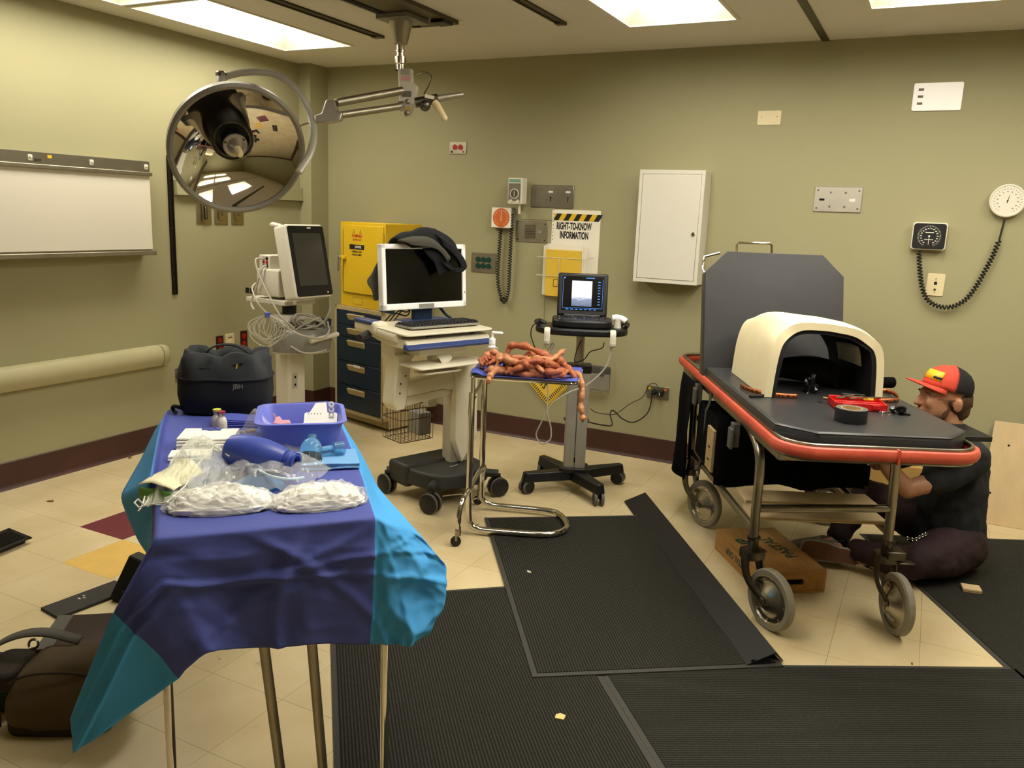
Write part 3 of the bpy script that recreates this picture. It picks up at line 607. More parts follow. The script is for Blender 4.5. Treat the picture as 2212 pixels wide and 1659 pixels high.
def shell(name, ins0, ins1, m, y0, y1, jag=0, parent=None):
    ou = []; inn = []
    for i in range(15):
        f = i/14; r0 = []; r1 = []
        for j in range(41):
            u = j/40; jj = jag*fnoise((u*5, 0, 0), 1, 3)*(1-f)
            yy = y0+jj+.03*math.cos(u*math.pi)*(1-f)*(-1)+(y1-y0)*f-.07*(f)*(u > .55)*(u-.55)
            w_ = 1+(.55*abs(math.sin(u*7.5+.6)) if jag > .03 else 0)*(1-f); r0.append(arch(yy, u, ins0)); r1.append(arch(yy, u, ins0+(ins1-ins0)*w_))
        ou.append(r0); inn.append(r1)
    b = MB(); b.grid(ou); b.grid(inn); n = 41; k = 15*n
    def q(i, j): return i*n+j
    for i in range(14):
        for j in (0, n-1): b.f.append((q(i, j), q(i+1, j), k+q(i+1, j), k+q(i, j)))
    for j in range(n-1):
        for i in (0, 14): b.f.append((q(i, j), q(i, j+1), k+q(i, j+1), k+q(i, j)))
    return b.build(name, m, parent or t3, sm=50, merge=True)
shell('foam_skin', 0, .030, 'foam', .635, 1.15, .02); shell('black_lining', .0301, .042, 'foam_black', .642, 1.14, .035)
pr = [[arch(y, u, .052) for u in (.93, .9, .86, .82, .785)] for y in (.75, .82, .9, .98)]
MB().grid(pr).build('inner_patch', 'foam', t3, solid=.002)
# things on the mattress
MZ = .862
def on(name, label, cat, x, y, rz=0): return thing(name, label, cat, GM@Vector((x, y, MZ)), GA+rz)
o = on('tape_roll', 'thick roll of black gaffer tape on the front of the gurney mattress', 'tape', -.045, .235); mat('tape_black', '17181a', .55); mat('cardboard', 'b59a6b', .8)
MB().lathe([(.036, 0), (.056, 0), (.0565, .003), (.0565, .047), (.056, .05), (.036, .05)], 48).build('tape', 'tape_black', o); MB().lathe([(.0345, 0), (.037, 0), (.037, .0505), (.0345, .0505), (.0345, 0)], 40).build('core', 'cardboard', o)
MB().lathe([(.037, .0502), (.0555, .0502)], 40).build('side_face', 'strap_grey', o)
o = on('drill_bit_case', 'open red plastic drill bit case full of bits on the mattress', 'tool case', .075, .475, -7); mat('case_red', 'c01d18', .32)
b = MB(); b.b2((-.098, -.06, 0), (.098, .06, .006))
for lo, hi in (((-.098, -.06, 0), (-.092, .06, .03)), ((.092, -.06, 0), (.098, .06, .03)), ((-.098, -.06, 0), (.098, -.053, .03)), ((-.098, .053, 0), (.098, .06, .034)), ((-.098, -.006, 0), (.098, 0, .026))): b.b2(lo, hi)
b.b2((-.092, -.053, 0), (.092, -.006, .02)); b.build('tray', 'case_red', o, bev=.002, seg=1)
for k in range(13): MB().box((-.06+k*.011, -.03, .021), (.006, .03, .002)).build('bit_slot', 'case_red', o, sm=0)
for k in range(9):
    x = -.065+k*.016; a = 20*math.sin(k*2.3); MB().cyl((0, 0, 0), (.05+.012*math.sin(k), 0, 0), .0035, 8).build('drill_bit', 'chrome' if k % 3 else 'dark_steel', o).matrix_local = T((x-.01, .024+.012*math.sin(k*1.9), .030+.004*(k % 3)), 0, -4, a)
MB().box((.045, .018, .032), (.04, .012, .008)).build('yellow_bit', 'yellow_paint', o, bev=.002)
for s in (-.055, .055): MB().box((s, -.062, .018), (.03, .006, .016)).build('latch', 'case_red', o, bev=.001, seg=1)
MB().b2((-.045, .062, .0), (.045, .075, .042)).build('spare_bit_block', 'black_plastic', o, bev=.003)
def crumple(name, label, cat, x, y, s, m, seed, flat=.5, sx=1, sy=1):
    o = on(name, label, cat, x, y); bm = bmesh.new(); bmesh.ops.create_icosphere(bm, subdivisions=3, radius=1)
    for v in bm.verts:
        n = 1+.75*fnoise(v.co, 1.7, seed)+.3*fnoise(v.co, 4, seed+1); v.co = Vector((v.co.x*n*s*sx, v.co.y*n*s*sy, max(-.35, v.co.z)*n*s*flat+.35*s*flat))
        v.co.z = max(v.co.z, .0005)
    me = D.meshes.new('crumpled_sheet'); bm.to_mesh(me); bm.free(); me.materials.append(mat(m)); q = D.objects.new('crumpled_sheet', me); COL.objects.link(q); q.parent = o; return o
mat('shiny_black', '0b0b0c', .22)
crumple('crumpled_tape', 'crumpled scrap of black tape beside the red drill bit case', 'tape scrap', .205, .385, .026, 'shiny_black', 4, .8, 1.3, .8)
crumple('taped_bundle', 'shiny black taped bundle inside the foam torso arch', 'tape scrap', -.02, .74, .035, 'shiny_black', 9, 1.5, .8, .8)
o = on('loose_drill_bit', 'single loose steel drill bit lying next to the crumpled tape', 'drill bit', .15, .395)
b = MB(); b.tube([(x*.003, .0016*math.sin(x*1.5), .004+.0016*math.cos(x*1.5)) for x in range(-6, 7)], .0024, 6); b.cyl((.015, 0, .004), (.03, 0, .004), .003, 8); b.build('flute', 'chrome', o)
o = on('steel_ring', 'small steel ring on the mattress beside the red case', 'ring', -.055, .53); MB().lathe([(.006, 0), (.010, 0), (.010, .005), (.006, .005), (.006, 0)], 16).build('ring', 'chrome', o)
mat('copper', 'b8683c', .4, .75, var=.2, vs=30)
def strap(name, label, pts, holes=14):
    o = on(name, label, 'metal strap', 0, 0); p = spline([(a, b, 0) for a, b in pts], 8); n = len(p)
    MB().grid([[(q.x, q.y, .001), (q.x, q.y, .020)] for q in p]).build('band', 'copper', o, solid=.0016)
    for k in range(holes):
        i = int((k+.5)*(n-1)/holes); q = p[i]; tg = (p[min(i+1, n-1)]-p[max(i-1, 0)]).normalized(); nn = Vector((tg.y, -tg.x, 0))
        MB().lathe([(0, -.0012), (.0035 if k % 3 else .0048, -.0012), (.0035 if k % 3 else .0048, .0012), (0, .0012)], 10, frame(q+Vector((0, 0, .0105)), nn)).build('hole', 'black_hole', o)
strap('copper_strap', 'perforated copper strap curling out beside the left foot of the foam arch', [(-.30, .80), (-.298, .74), (-.275, .68), (-.235, .625), (-.18, .60), (-.12, .60)])
strap('copper_loop', 'perforated copper strap loop between the red case and the man', [(.16, .60), (.22, .575), (.29, .60), (.325, .67), (.34, .75), (.32, .79), (.285, .77)], 12)
o = on('rubber_offcut', 'small black rubber offcut by the left foot of the foam arch', 'offcut', -.285, .60, 20); MB().prism(rect_pts(.07, .018, .006), 0, .012).build('piece', 'black_rubber', o, bev=.003)
MB().prism(rect_pts(.05, .012, .004, 4, .03, .012), 0, .004).build('tag', 'black_rubber', o)
o = on('wrapped_handle', 'black tube with a white cap lying behind the foam arch', 'tube', .33, .90, 4); MB().cyl((.0, 0, .026), (.085, .01, .026), .025, 20).build('sleeve', 'black_cloth', o, bev=.006); MB().ball((-.012, 0, .026), (.036, .024, .024)).build('cap', 'gloss_white', o)
o = on('black_cushion', 'soft black padded roll lying inside the foam torso arch', 'cushion', .06, .98)
MB().tube(spline([(-.16, .05, .05), (-.08, .03, .06), (.0, -.01, .062), (.07, -.07, .052), (.10, -.12, .04)], 8), lambda q: .028+.035*math.sin(math.pi*(.15+.75*(1-q))), 16).build('roll', 'vinyl', o)
o = on('wood_dowel', 'thin pale stick poking out from under the foam arch', 'stick', -.005, .62, -48); MB().cyl((0, 0, .006), (.09, 0, .006), .0035, 8).build('stick', 'wood', o)
# apple box on the floor
AB = T((-.49, 3.44, 0), rz=35.6); mat('apple_wood', 'b98846', .5, var=.25, vs=4, stretch=(8, 1.5, 8), bump=.05); mat('apple_edge', '6e4414', .6, var=.3, vs=20)
o = thing('apple_box', 'brown wooden grip box with handwritten lettering under the gurney', 'wooden box', (-.49, 3.44, 0), 35.6); Lx, Ly, Lz = .30, .50, .102
b = MB(); b.b2((0, 0, Lz-.014), (Lx, Ly, Lz)); b.build('lid', 'apple_wood', o, bev=.002, seg=1)
b = MB(); b.b2((0, 0, 0), (Lx, Ly, .012)); b.build('bottom', 'apple_wood', o, bev=.002, seg=1)
for x in (0, Lx-.014): MB().b2((x, 0, .012), (x+.014, Ly, Lz-.014)).build('side_panel', 'apple_wood', o, bev=.001, seg=1)
for y in (0, Ly-.014):                                      # end panels with a hand hole
    b = MB(); ou = rect_pts(Lx-.028, Lz-.026, 0, 1, Lx/2, Lz/2); hx = rect_pts(.10, .028, .0139, 5, Lx/2, Lz/2)
    n = len(hx); vs = []; fs = []; oo = []
    for p in hx:
        q = Vector((p[0]-Lx/2, p[1]-Lz/2)); sc = min((Lx/2-.014)/max(1e-6, abs(q.x)), (Lz/2-.013)/max(1e-6, abs(q.y))); oo.append((Lx/2+q.x*sc, Lz/2+q.y*sc))
    oo += ou; rows = [[(p[0], y, p[1]) for p in oo[:n]], [(p[0], y, p[1]) for p in hx], [(p[0], y+.014, p[1]) for p in hx], [(p[0], y+.014, p[1]) for p in oo[:n]]]
    b.grid(rows, True)
    for cx, cz in ((.014, .013), (Lx-.014, .013), (Lx-.014, Lz-.013), (.014, Lz-.013)):
        pass
    b.build('end_panel', 'apple_wood', o, sm=0)
    MB().b2((.014, y+.0135 if y == 0 else y-.0005, .014), (Lx-.014, y+.0145 if y == 0 else y, Lz-.014)).build('inner_backing', 'black_hole', o, sm=0)
mat('marker_green', '1f4a44', .7)
textmesh('handwriting', 'PASTAL', 'marker_green', o, T((.205, .26, Lz+.0004), rz=98), .082, .85, .0012); textmesh('handwriting', 'GRIP', 'marker_green', o, T((.085, .28, Lz+.0004), rz=100), .10, .85, .0032)
textmesh('handwriting', 'PASTAL GRIP', 'marker_green', o, T((-.0004, .255, .05))@Matrix.Rotation(math.radians(-90), 4, 'Z')@Matrix.Rotation(math.pi, 4, 'Y')@WALLTXT, .042, .95, .0008)
# ================================================================ mats and things on the floor
def ribmat(name, ang):
    m = D.materials.new(name); m.use_nodes = True; N = m.node_tree.nodes; L = m.node_tree.links; b = N['Principled BSDF']
    tc = N.new('ShaderNodeTexCoord'); mp = N.new('ShaderNodeMapping'); mp.inputs['Rotation'].default_value = (0, 0, math.radians(ang)); L.new(tc.outputs['Object'], mp.inputs[0])
    w = N.new('ShaderNodeTexWave'); w.wave_type = 'BANDS'; w.bands_direction = 'X'; w.inputs['Scale'].default_value = 30; w.inputs['Distortion'].default_value = .6; w.inputs['Detail'].default_value = 1; w.inputs['Detail Scale'].default_value = 8; L.new(mp.outputs[0], w.inputs[0])
    n = N.new('ShaderNodeTexNoise'); n.inputs['Scale'].default_value = 220; L.new(mp.outputs[0], n.inputs[0])
    mx = N.new('ShaderNodeMix'); mx.data_type = 'RGBA'; mx.inputs[6].default_value = lin('1a1a17'); mx.inputs[7].default_value = lin('3c3a33')
    mm = N.new('ShaderNodeMath'); mm.operation = 'MULTIPLY'; L.new(w.outputs[1], mm.inputs[0]); L.new(n.outputs[0], mm.inputs[1]); m2 = N.new('ShaderNodeMath'); m2.operation = 'MULTIPLY'; m2.inputs[1].default_value = 1.5; L.new(mm.outputs[0], m2.inputs[0])
    L.new(m2.outputs[0], mx.inputs[0]); L.new(mx.outputs[2], b.inputs['Base Color']); b.inputs['Roughness'].default_value = .95; b.inputs['Specular IOR Level'].default_value = .15
    bp = N.new('ShaderNodeBump'); bp.inputs['Strength'].default_value = .8; bp.inputs['Distance'].default_value = .004; L.new(mm.outputs[0], bp.inputs['Height']); L.new(bp.outputs[0], b.inputs['Normal'])
    MATS[name] = m; return m
ribmat('rib_x', 0); ribmat('rib_y', 90); mat('mat_edge', '35332e', .7)
def shrink(poly, d):
    n = len(poly); o = []
    for i in range(n):
        a, b, c = Vector(poly[i-1]), Vector(poly[i]), Vector(poly[(i+1) % n]); e1 = (b-a).normalized(); e2 = (c-b).normalized(); n1 = Vector((-e1.y, e1.x)); n2 = Vector((-e2.y, e2.x))
        o.append(tuple(b+(n1+n2)*(d/(1+n1.dot(n2)))))
    return o
def floormat(label, org, ang, poly, m, z=0):
    t = thing('floor_mat', label, 'floor mat', (org[0], org[1], z), ang, 'ribbed floor mats'); inner = shrink(poly, .02)
    n = len(poly); b = MB(); rows = [[(p[0], p[1], 0) for p in poly], [(p[0], p[1], .003) for p in poly], [(p[0], p[1], .0042) for p in inner]]
    b.grid(rows, True); b.build('rubber_border', 'mat_edge', t, sm=0)
    MB().prism(inner, 0, .0065).build('ribbed_pile', m, t, sm=0)
    return t
def cut(org, ang, pts):     # world points -> local polygon
    M = T((org[0], org[1], 0), rz=ang).inverted(); return [tuple((M@Vector((p[0], p[1], 0))).xy) for p in pts]
floormat('black ribbed floor mat under the curved foot of the chrome instrument stand', (-1.048, 2.343), 35.1, [(0, 0), (.914, 0), (.914, 1.513), (0, 1.513)], 'rib_x', .0072)
bo = Vector((-2.022, 2.46)); bx_, by_ = Vector((.766, .643)), Vector((.643, -.766))
floormat('black ribbed floor mat running from under the draped blue table', bo, 40, [(0, -1.9), (.914, -1.9), (.914, 0), (0, 0)], 'rib_x')
b0 = bo+bx_*.916; c_top = Vector((-.307, 2.886)); cd_ = Vector((.868, .497)); dl = Vector((.017, 4.117)); dd = Vector((.489, -.873))
def isect(p, d, q, e):
    k = d.x*e.y-d.y*e.x; s = ((q.x-p.x)*e.y-(q.y-p.y)*e.x)/k; return p+d*s
c1 = isect(c_top, cd_, b0, by_); c2 = isect(c_top, cd_, dl-Vector((.003, .002)), dd); c3 = c2+dd*.98; c4 = isect(c3, -cd_, b0, by_)
floormat('black ribbed floor mat lying in front of the gurney wheels', c1, 29.7, cut(c1, 29.7, [c4, c3, c2, c1]), 'rib_y')
floormat('black ribbed floor mat under the man sitting beside the gurney', (-.17, 4.45), 26.9, [(0, -1.60), (.914, -1.60), (.914, 0), (0, 0)], 'rib_x')
# black folded channel lying on the floor
a, c = Vector((-1.384, 4.238, 0)), Vector((-.428, 2.796, 0)); ln = (c-a).length; ang = math.degrees(math.atan2(c.y-a.y, c.x-a.x))
t = thing('black_channel', 'long black folded angle board lying across the mat beside the gurney', 'angle board', (a.x, a.y, 0), ang); mat('channel_black', '101011', .55, var=.2, vs=20)
MB().prism([(0, .0072), (.118, .058), (.121, .0565), (.118, .052), (.005, .0072)], 0, ln, T((0, 0, 0))@Matrix(((0, 0, 1, 0), (1, 0, 0, 0), (0, 1, 0, 0), (0, 0, 0, 1)))).build('wide_wing', 'channel_black', t, sm=0)
MB().prism([(.118, .0575), (.121, .0565), (.163, .008), (.157, .0075), (.116, .051)], 0, ln*.985, Matrix(((0, 0, 1, 0), (1, 0, 0, 0), (0, 1, 0, 0), (0, 0, 0, 1)))).build('narrow_wing', 'channel_black', t, sm=0)
MB().b2((ln-.006, .03, .012), (ln-.003, .10, .03)).build('end_tab', 'channel_black', t, sm=0)
# small scraps
p = P(2097, 1275, z=.008); t = thing('wood_block', 'small square offcut of pale wood lying on the mat behind the gurney', 'wood block', (p.x, p.y, .0068), 10); MB().b2((-.038, -.03, 0), (.038, .03, .018)).build('block', 'ply', t, bev=.002, seg=1); MB().b2((-.0385, -.0305, .006), (.0385, .0305, .010)).build('ply_line', 'ply_edge', t, sm=0)
p = P(1210, 1549, z=.007); t = thing('wood_chip', 'small pale yellow chip lying on the near mat', 'chip', (p.x, p.y, .0068), 20); mat('chip', 'd2c07a', .7); MB().prism([(-.016, -.012), (.012, -.016), (.017, .008), (0, .016), (-.014, .008)], 0, .004).build('chip', 'chip', t)
mat('scrap_brown', '7a6240', .8); mat('scrap_white', 'd8d2c2', .7)
def scrap(px, py, label, m, s=.012, z=0, seed=1):
    p = P(px, py, z=z); t = thing('floor_scrap', label, 'scrap', (p.x, p.y, z), seed*40, 'small scraps on the floor'); rr = random.Random(seed)
    pts = [(s*(.6+.6*rr.random())*math.cos(k*1.05), s*(.3+.4*rr.random())*math.sin(k*1.05)) for k in range(6)]; MB().prism(pts, 0, .004+.004*rr.random()).build('flake', m, t)
for k, (px, py, m, s, z, lb) in enumerate(((110, 1084, 'scrap_brown', .02, 0, 'dry brown leaf scrap on the bare floor by the wall'), (262, 985, 'scrap_white', .022, 0, 'crumpled pale scrap against the left baseboard'), (280, 990, 'scrap_brown', .02, 0, 'brown scrap against the left baseboard'), (1142, 1236, 'scrap_white', .014, .0138, 'curled white scrap on the mat by the instrument stand'), (1032, 1135, 'scrap_brown', .008, 0, 'tiny brown crumb beside the instrument stand'), (2057, 1238, 'scrap_white', .010, .0068, 'thin white shaving on the mat near the wood block'), (1970, 1435, 'scrap_brown', .008, 0, 'tiny brown crumb at the mat edge by the gurney'), (476, 1423, 'scrap_white', .006, 0, 'tiny white crumb under the draped table'))):
    scrap(px, py, lb, m, s, z, k+1)
# plywood leaning on the back wall
t = thing('plywood_sheet', 'pale plywood sheet leaning against the back wall behind the man', 'plywood', (.60, 5.02, 0), 0); yk = 5.02
c1_, c2_, c3_ = P(2108, 1130, y=yk), P(2197, 1143, y=yk), P(2135, 905, y=yk); x0, x1, hh = c1_.x-.60, c1_.x-.60+.62, .565
b = MB(); b.prism([(x0, 0), (x1, 0), (x1+.05, hh), (x0+.02, hh)], -.006, .006, T((0, 0, 0), 90-9)); b.build('sheet', 'ply', t, sm=0, bev=.001, seg=1)
for x, z in ((x0+.10, hh*.78), (x0+.045, .17)): MB().lathe([(0, 0), (.006, 0), (.006, .001), (0, .001)], 10, T((0, 0, 0), 90-9)@T((x, z, .006))).build('screw_hole', 'black_hole', t)
# cardboard / wood box behind the gurney, seen past the leg
p = P(1925, 1080, z=.0); t = thing('tan_carton', 'tan cardboard carton standing behind the gurney by the man', 'carton', (-.17, 4.80, 0), 8); mat('carton', 'b08b4a', .8, var=.1, vs=10)
b = MB(); b.b2((0, 0, 0), (.26, .2, .30)); b.build('body', 'carton', t, bev=.003, seg=1); MB().b2((-.012, -.006, .0), (0, .2, .31)).build('side_flap', 'carton', t, sm=0); MB().b2((.0, .09, .30), (.26, .11, .301)).build('tape_strip', 'wood', t, sm=0)
# floor register lying loose by the wall
a_, c_, d_ = P(0, 1193, z=.02), P(70, 1157, z=.035), P(8, 1149, z=.035)
t = thing('floor_register', 'loose black metal vent grille lying on the floor by the wall', 'vent grille', (c_.x, c_.y, 0), math.degrees(math.atan2(c_.y-a_.y, c_.x-a_.x)))
mat('register_black', '1c1a16', .5, .5, var=.2, vs=30); RM = T((0, 0, .022), 10)
b = MB(); 
for lo, hi in (((-.36, 0, 0), (0, .022, .006)), ((-.36, .118, 0), (0, .14, .006)), ((-.022, 0, 0), (0, .14, .006)), ((-.36, 0, 0), (-.338, .14, .006))): b.b2(lo, hi, RM)
b.build('frame', 'register_black', t, bev=.002, seg=1)
for k in range(9): MB().box((-.18, .03+k*.0105, .001), (.33, .004, .010), RM@T((0, 0, 0))).build('louvre', 'register_black', t, sm=0)
b = MB(); b.b2((-.34, .02, -.022), (-.02, .024, 0), RM); b.b2((-.34, .116, -.022), (-.02, .12, 0), RM); b.build('collar', 'register_black', t, sm=0)
# cluster by the table's left side
mat('case_black', '0b0b0c', .75, var=.1, vs=10); mat('speckled', '211f1c', .7, var=1, vs=160, col2='2e2c26', det=2); mat('gloss_lid', '3a2f30', .16, .1); mat('pack_brown', '55462f', .85, var=.15, vs=4, bump=.3, bs=260); mat('pack_dark', '2a231b', .85); mat('teal_fabric', '244642', .8, var=.2, vs=60, bump=.3, bs=200)
t = thing('speckled_board', 'flat black speckled board lying on the floor beside the brown backpack', 'board', (0, 0, 0), 0)
q = [P(88, 1312, z=.012), P(248, 1253, z=.012), P(262, 1297, z=.012), P(125, 1333, z=.012)]
q[2] = q[1]+(q[3]-q[0])*1.0; MB().prism([(p.x, p.y) for p in q], .0, .012).build('board', 'speckled', t, sm=0, bev=.001, seg=1)
for x, y in ((.42, .35), (.47, .42), (.5, .28)):
    c = q[0]+(q[1]-q[0])*x+(q[3]-q[0])*y; MB().box((c.x, c.y, .0125), (.014, .004, .001), None).build('paint_fleck', 'scrap_white', t, sm=0)
p0 = P(217, 1290, z=.03); p0 = P(235, 1296, z=.012); t = thing('black_speaker_box', 'plain black box tilted up beside the draped table', 'box', (p0.x, p0.y, .0122), 24)
MB().b2((-.0, -.0, 0), (.26, .09, .185), T((0, 0, .004), -14, 22)).build('box_body', 'case_black', t, bev=.004); MB().b2((.05, .0, -.0), (.2, .12, .04)).build('foot', 'case_black', t, sm=0)
MB().b2((.002, .002, .1855), (.258, .088, .187), T((0, 0, .004), -14, 22)).build('top_panel', 'speckled', t, sm=0)
p0 = P(118, 1388, z=.0); t = thing('glossy_case', 'black case with a glossy dark lid behind the brown backpack', 'case', (-2.40, 1.70, 0), 38)
MB().b2((-.17, -.10, 0), (.20, .14, .09), T((0, 0, 0), 0, 0)).build('case_body', 'case_black', t, bev=.004); MB().b2((-.17, -.10, .091), (.20, .14, .099), T((0, 0, 0))).build('lid', 'gloss_lid', t, bev=.002); MB().b2((-.168, -.098, .0992), (-.118, .138, .100)).build('lid_stripe', 'strap_grey', t, sm=0)
# backpack
bpk = P(108, 1590, z=0); t = thing('brown_backpack', 'slumped brown canvas backpack with a grey strap on the floor', 'backpack', (bpk.x-.03, bpk.y+.085, 0), 30)
bm = bmesh.new(); bmesh.ops.create_icosphere(bm, subdivisions=5, radius=1)
for v in bm.verts:
    c = v.co.copy(); e = 3.2; k = (abs(c.x)**e+abs(c.y)**e+abs(c.z)**e)**(-1/e); c = c*k
    c = Vector((c.x*.165*(1-.22*max(0, c.z)), c.y*.12*(1-.25*max(0, c.z)), (c.z+.93)*.118))
    c += Vector((1, 0, 0))*(.02*c.z/.28); f = v.co.normalized()*(.016*fnoise(c, 7, 2)+.008*fnoise(c, 16, 5)); c += f
    if c.z < .02: c.z = max(c.z, 0)
    v.co = c
me = D.meshes.new('pack_body'); bm.to_mesh(me); bm.free(); me.materials.append(mat('pack_brown')); me.shade_smooth(); o = D.objects.new('pack_body', me); COL.objects.link(o); o.parent = t
MB().tube(spline([(-.155, -.09, .03), (-.165, -.06, .13), (-.12, -.085, .17), (-.05, -.10, .205), (.06, -.10, .21), (.14, -.08, .18)], 8), .004, 6).build('piping_seam', 'pack_dark', t)
rows = [[(p.x, p.y-.02, p.z), (p.x, p.y+.02, p.z+.004)] for p in spline([(.02, .06, .225), (-.08, .06, .25), (-.16, .05, .245), (-.23, .03, .21), (-.27, 0, .15)], 8)]
MB().grid(rows).build('shoulder_strap', 'strap_grey', t, solid=.006)
MB().prism(rect_pts(.10, .16, .03, 4, -.165, .0), .13, .19).build('flap', 'pack_dark', t, bev=.01); MB().lathe([(.010, 0), (.014, .004), (.018, 0), (.014, -.004), (.010, 0)], 12, T((-.10, .02, .235), 70)).build('ring', 'dark_steel', t)
MB().prism(rect_pts(.30, .20, .05, 5), 0, .045).build('base_panel', 'pack_dark', t, bev=.012)
pc = P(2, 1535, z=0); t = thing('teal_pouch', 'dark teal fabric pouch with a black top beside the backpack', 'pouch', (pc.x-.09, pc.y+.02, 0), 30)
MB().prism(rect_pts(.22, .16, .04, 6), 0, .085, top=rect_pts(.21, .15, .04, 6)).build('pouch_body', 'teal_fabric', t, bev=.012, seg=3); MB().prism(rect_pts(.20, .14, .04, 6), .085, .135, top=rect_pts(.16, .11, .03, 6)).build('pouch_top', 'pack_dark', t, bev=.01)
MB().tube([(-.105, -.076, .078), (.105, -.076, .078)], .004, 6).build('zip', 'scrap_white', t)
# ================================================================ draped instrument table
TZ = .86; KS = (CH-TZ)/(CH-.785); TA = 47.0; TF = Vector((-1.541, 1.249, 0))*KS; TW, TL = .53*KS, 1.34*KS
Xt = Vector((math.cos(math.radians(TA)), math.sin(math.radians(TA)), 0)); Yt = Vector((-Xt.y, Xt.x, 0))
t = thing('instrument_table', 'chrome-legged instrument table hidden under the blue drape', 'table', TF, TA)
MB().b2((.03, .03, TZ-.03), (TW-.045, TL-.03, TZ-.006)).build('table_top', 'brushed', t, bev=.006)
def tl(v): return Matrix.Rotation(math.radians(-TA), 4, 'Z')@(Vector(v)-TF)
for px, off in ((372, .02), (830, .02)):
    b = tl(PP(px, 1659, TF+Yt*off, Yt)); MB().tube([(b.x, off, .03), (b.x, off, .3), (b.x, off, TZ-.15), (min(max(b.x, .05), TW-.07), off+.04, TZ-.07), (min(max(b.x, .05), TW-.07), off+.04, TZ-.03)], .0108, 14).build('leg', 'chrome', t)
for x in (.03, TW-.03): MB().cyl((x, TL-.03, .03), (x, TL-.03, TZ-.03), .0108, 14).build('leg', 'chrome', t)
for (pa, pb) in (((571, 1400), (605, 1659)), ((674, 1394), (697, 1659))):
    a = tl(PP(pa[0], pa[1], TF+Yt*.035, Yt)); c = tl(PP(pb[0], pb[1], TF+Yt*.05, Yt)); d = c-a; top = a-d*((TZ-.04-a.z)/-d.z); bot = a+d*((a.z-.02)/-d.z)
    MB().cyl(bot, top, .012, 14).build('brace_leg', 'brushed', t)
for x in (.03, TW-.03):
    for y in (.03, TL-.03): MB().lathe([(0, 0), (.016, 0), (.016, .03), (.011, .035), (0, .035)], 12, T((x, y, 0))).build('foot', 'black_rubber', t)
MB().cyl((.03, TL-.03, .2), (TW-.03, TL-.03, .2), .009, 10).build('crossbar', 'chrome', t)
# --- the drape: a net of pixels placed on the planes the cloth hangs in, filled in between
def tp(px, py): return P(px, py, z=TZ)
def pf(px, py, o=0): return PP(px, py, TF-Yt*o, Yt)
def pl_(px, py, o=0): return PP(px, py, TF-Xt*o, Xt)
def pr_(px, py, o=0): return PP(px, py, TF+Xt*(TW+.03+o), Xt)
NET = [
 [pl_(335, 928, .05), pl_(350, 905, .025), tp(366, 882), tp(450, 878), tp(590, 872), tp(712, 866), pr_(728, 892, .05), pr_(740, 915, .09)],
 [pl_(302, 995, .09), pl_(340, 955, .015), tp(353, 950), tp(480, 948), tp(620, 945), tp(750, 942), pr_(765, 960, .05), pr_(782, 982, .10)],
 [pl_(258, 1072, .12), pl_(325, 1045, .02), tp(340, 1038), tp(480, 1036), tp(640, 1032), tp(784, 1030), pr_(800, 1040, .06), pr_(818, 1055, .11)],
 [pl_(300, 1172, .06), pl_(330, 1115, .02), tp(334, 1110), tp(480, 1105), tp(650, 1092), tp(800, 1082), pr_(826, 1090, .06), pr_(862, 1104, .11)],
 [pf(345, 1235, -.13), pf(326, 1174, -.02), tp(333, 1163), tp(480, 1150), tp(650, 1134), tp(812, 1118), pf(858, 1130, -.05), pf(905, 1150, -.09)],
 [pf(152, 1545, .0), pf(243, 1322, .02), pf(322, 1215, .016), pf(480, 1215, .016), pf(650, 1205, .016), pf(809, 1195, .016), pf(885, 1200, -.01), pf(968, 1228, -.05)],
 [pf(158, 1622, .04), pf(300, 1372, .04), pf(395, 1310, .055), pf(500, 1310, .018), pf(655, 1298, .035), pf(806, 1292, .022), pf(880, 1296, .03), pf(955, 1300, -.03)],
 [pf(272, 1545, .05), pf(385, 1462, .055), pf(446, 1402, .07), pf(545, 1400, .025), pf(672, 1392, .045), pf(800, 1392, .03), pf(865, 1390, .05), pf(925, 1374, .0)]]
SU = [12, 4, 12, 14, 14, 16, 16]; SV = [9, 9, 7, 9, 16, 20, 20]
G = []; UV = []
for i in range(len(NET)-1):
    for a in range(SV[i]+(1 if i == len(NET)-2 else 0)):
        f = a/SV[i]; row = []; uvr = []
        for j in range(len(NET[0])-1):
            for c in range(SU[j]+(1 if j == len(NET[0])-2 else 0)):
                g = c/SU[j]; p = NET[i][j].lerp(NET[i][j+1], g).lerp(NET[i+1][j].lerp(NET[i+1][j+1], g), f); row.append(p); uvr.append((j+g, i+f))
        G.append(row); UV.append(uvr)
ni, nj = len(G), len(G[0])
for it in range(2):
    H2 = [[p.copy() for p in r] for r in G]
    for i in range(ni):
        for j in range(nj):
            u, v = UV[i][j]
            if 2.15 < u < 4.85 and v < 3.85: continue
            nb = [];
            if 0 < i < ni-1: nb += [G[i-1][j], G[i+1][j]]
            if 0 < j < nj-1: nb += [G[i][j-1], G[i][j+1]]
            if nb:
                s = Vector((0, 0, 0))
                for q in nb: s += q
                H2[i][j] = G[i][j].lerp(s/len(nb), .45)
    G = H2
NF = -Yt
CREASE = [(.2, .98, 5.9, .008, 8), (.98, .2, 4.75, .010, 7), (.8, -.6, .2, .010, 6), (.7, .71, 6.45, .008, 7), (.95, .3, 3.1, .012, 5), (.5, .87, 6.9, .006, 9), (.9, -.43, 2.7, .006, 8)]
def ridge(x): return max(0, 1-abs(x))
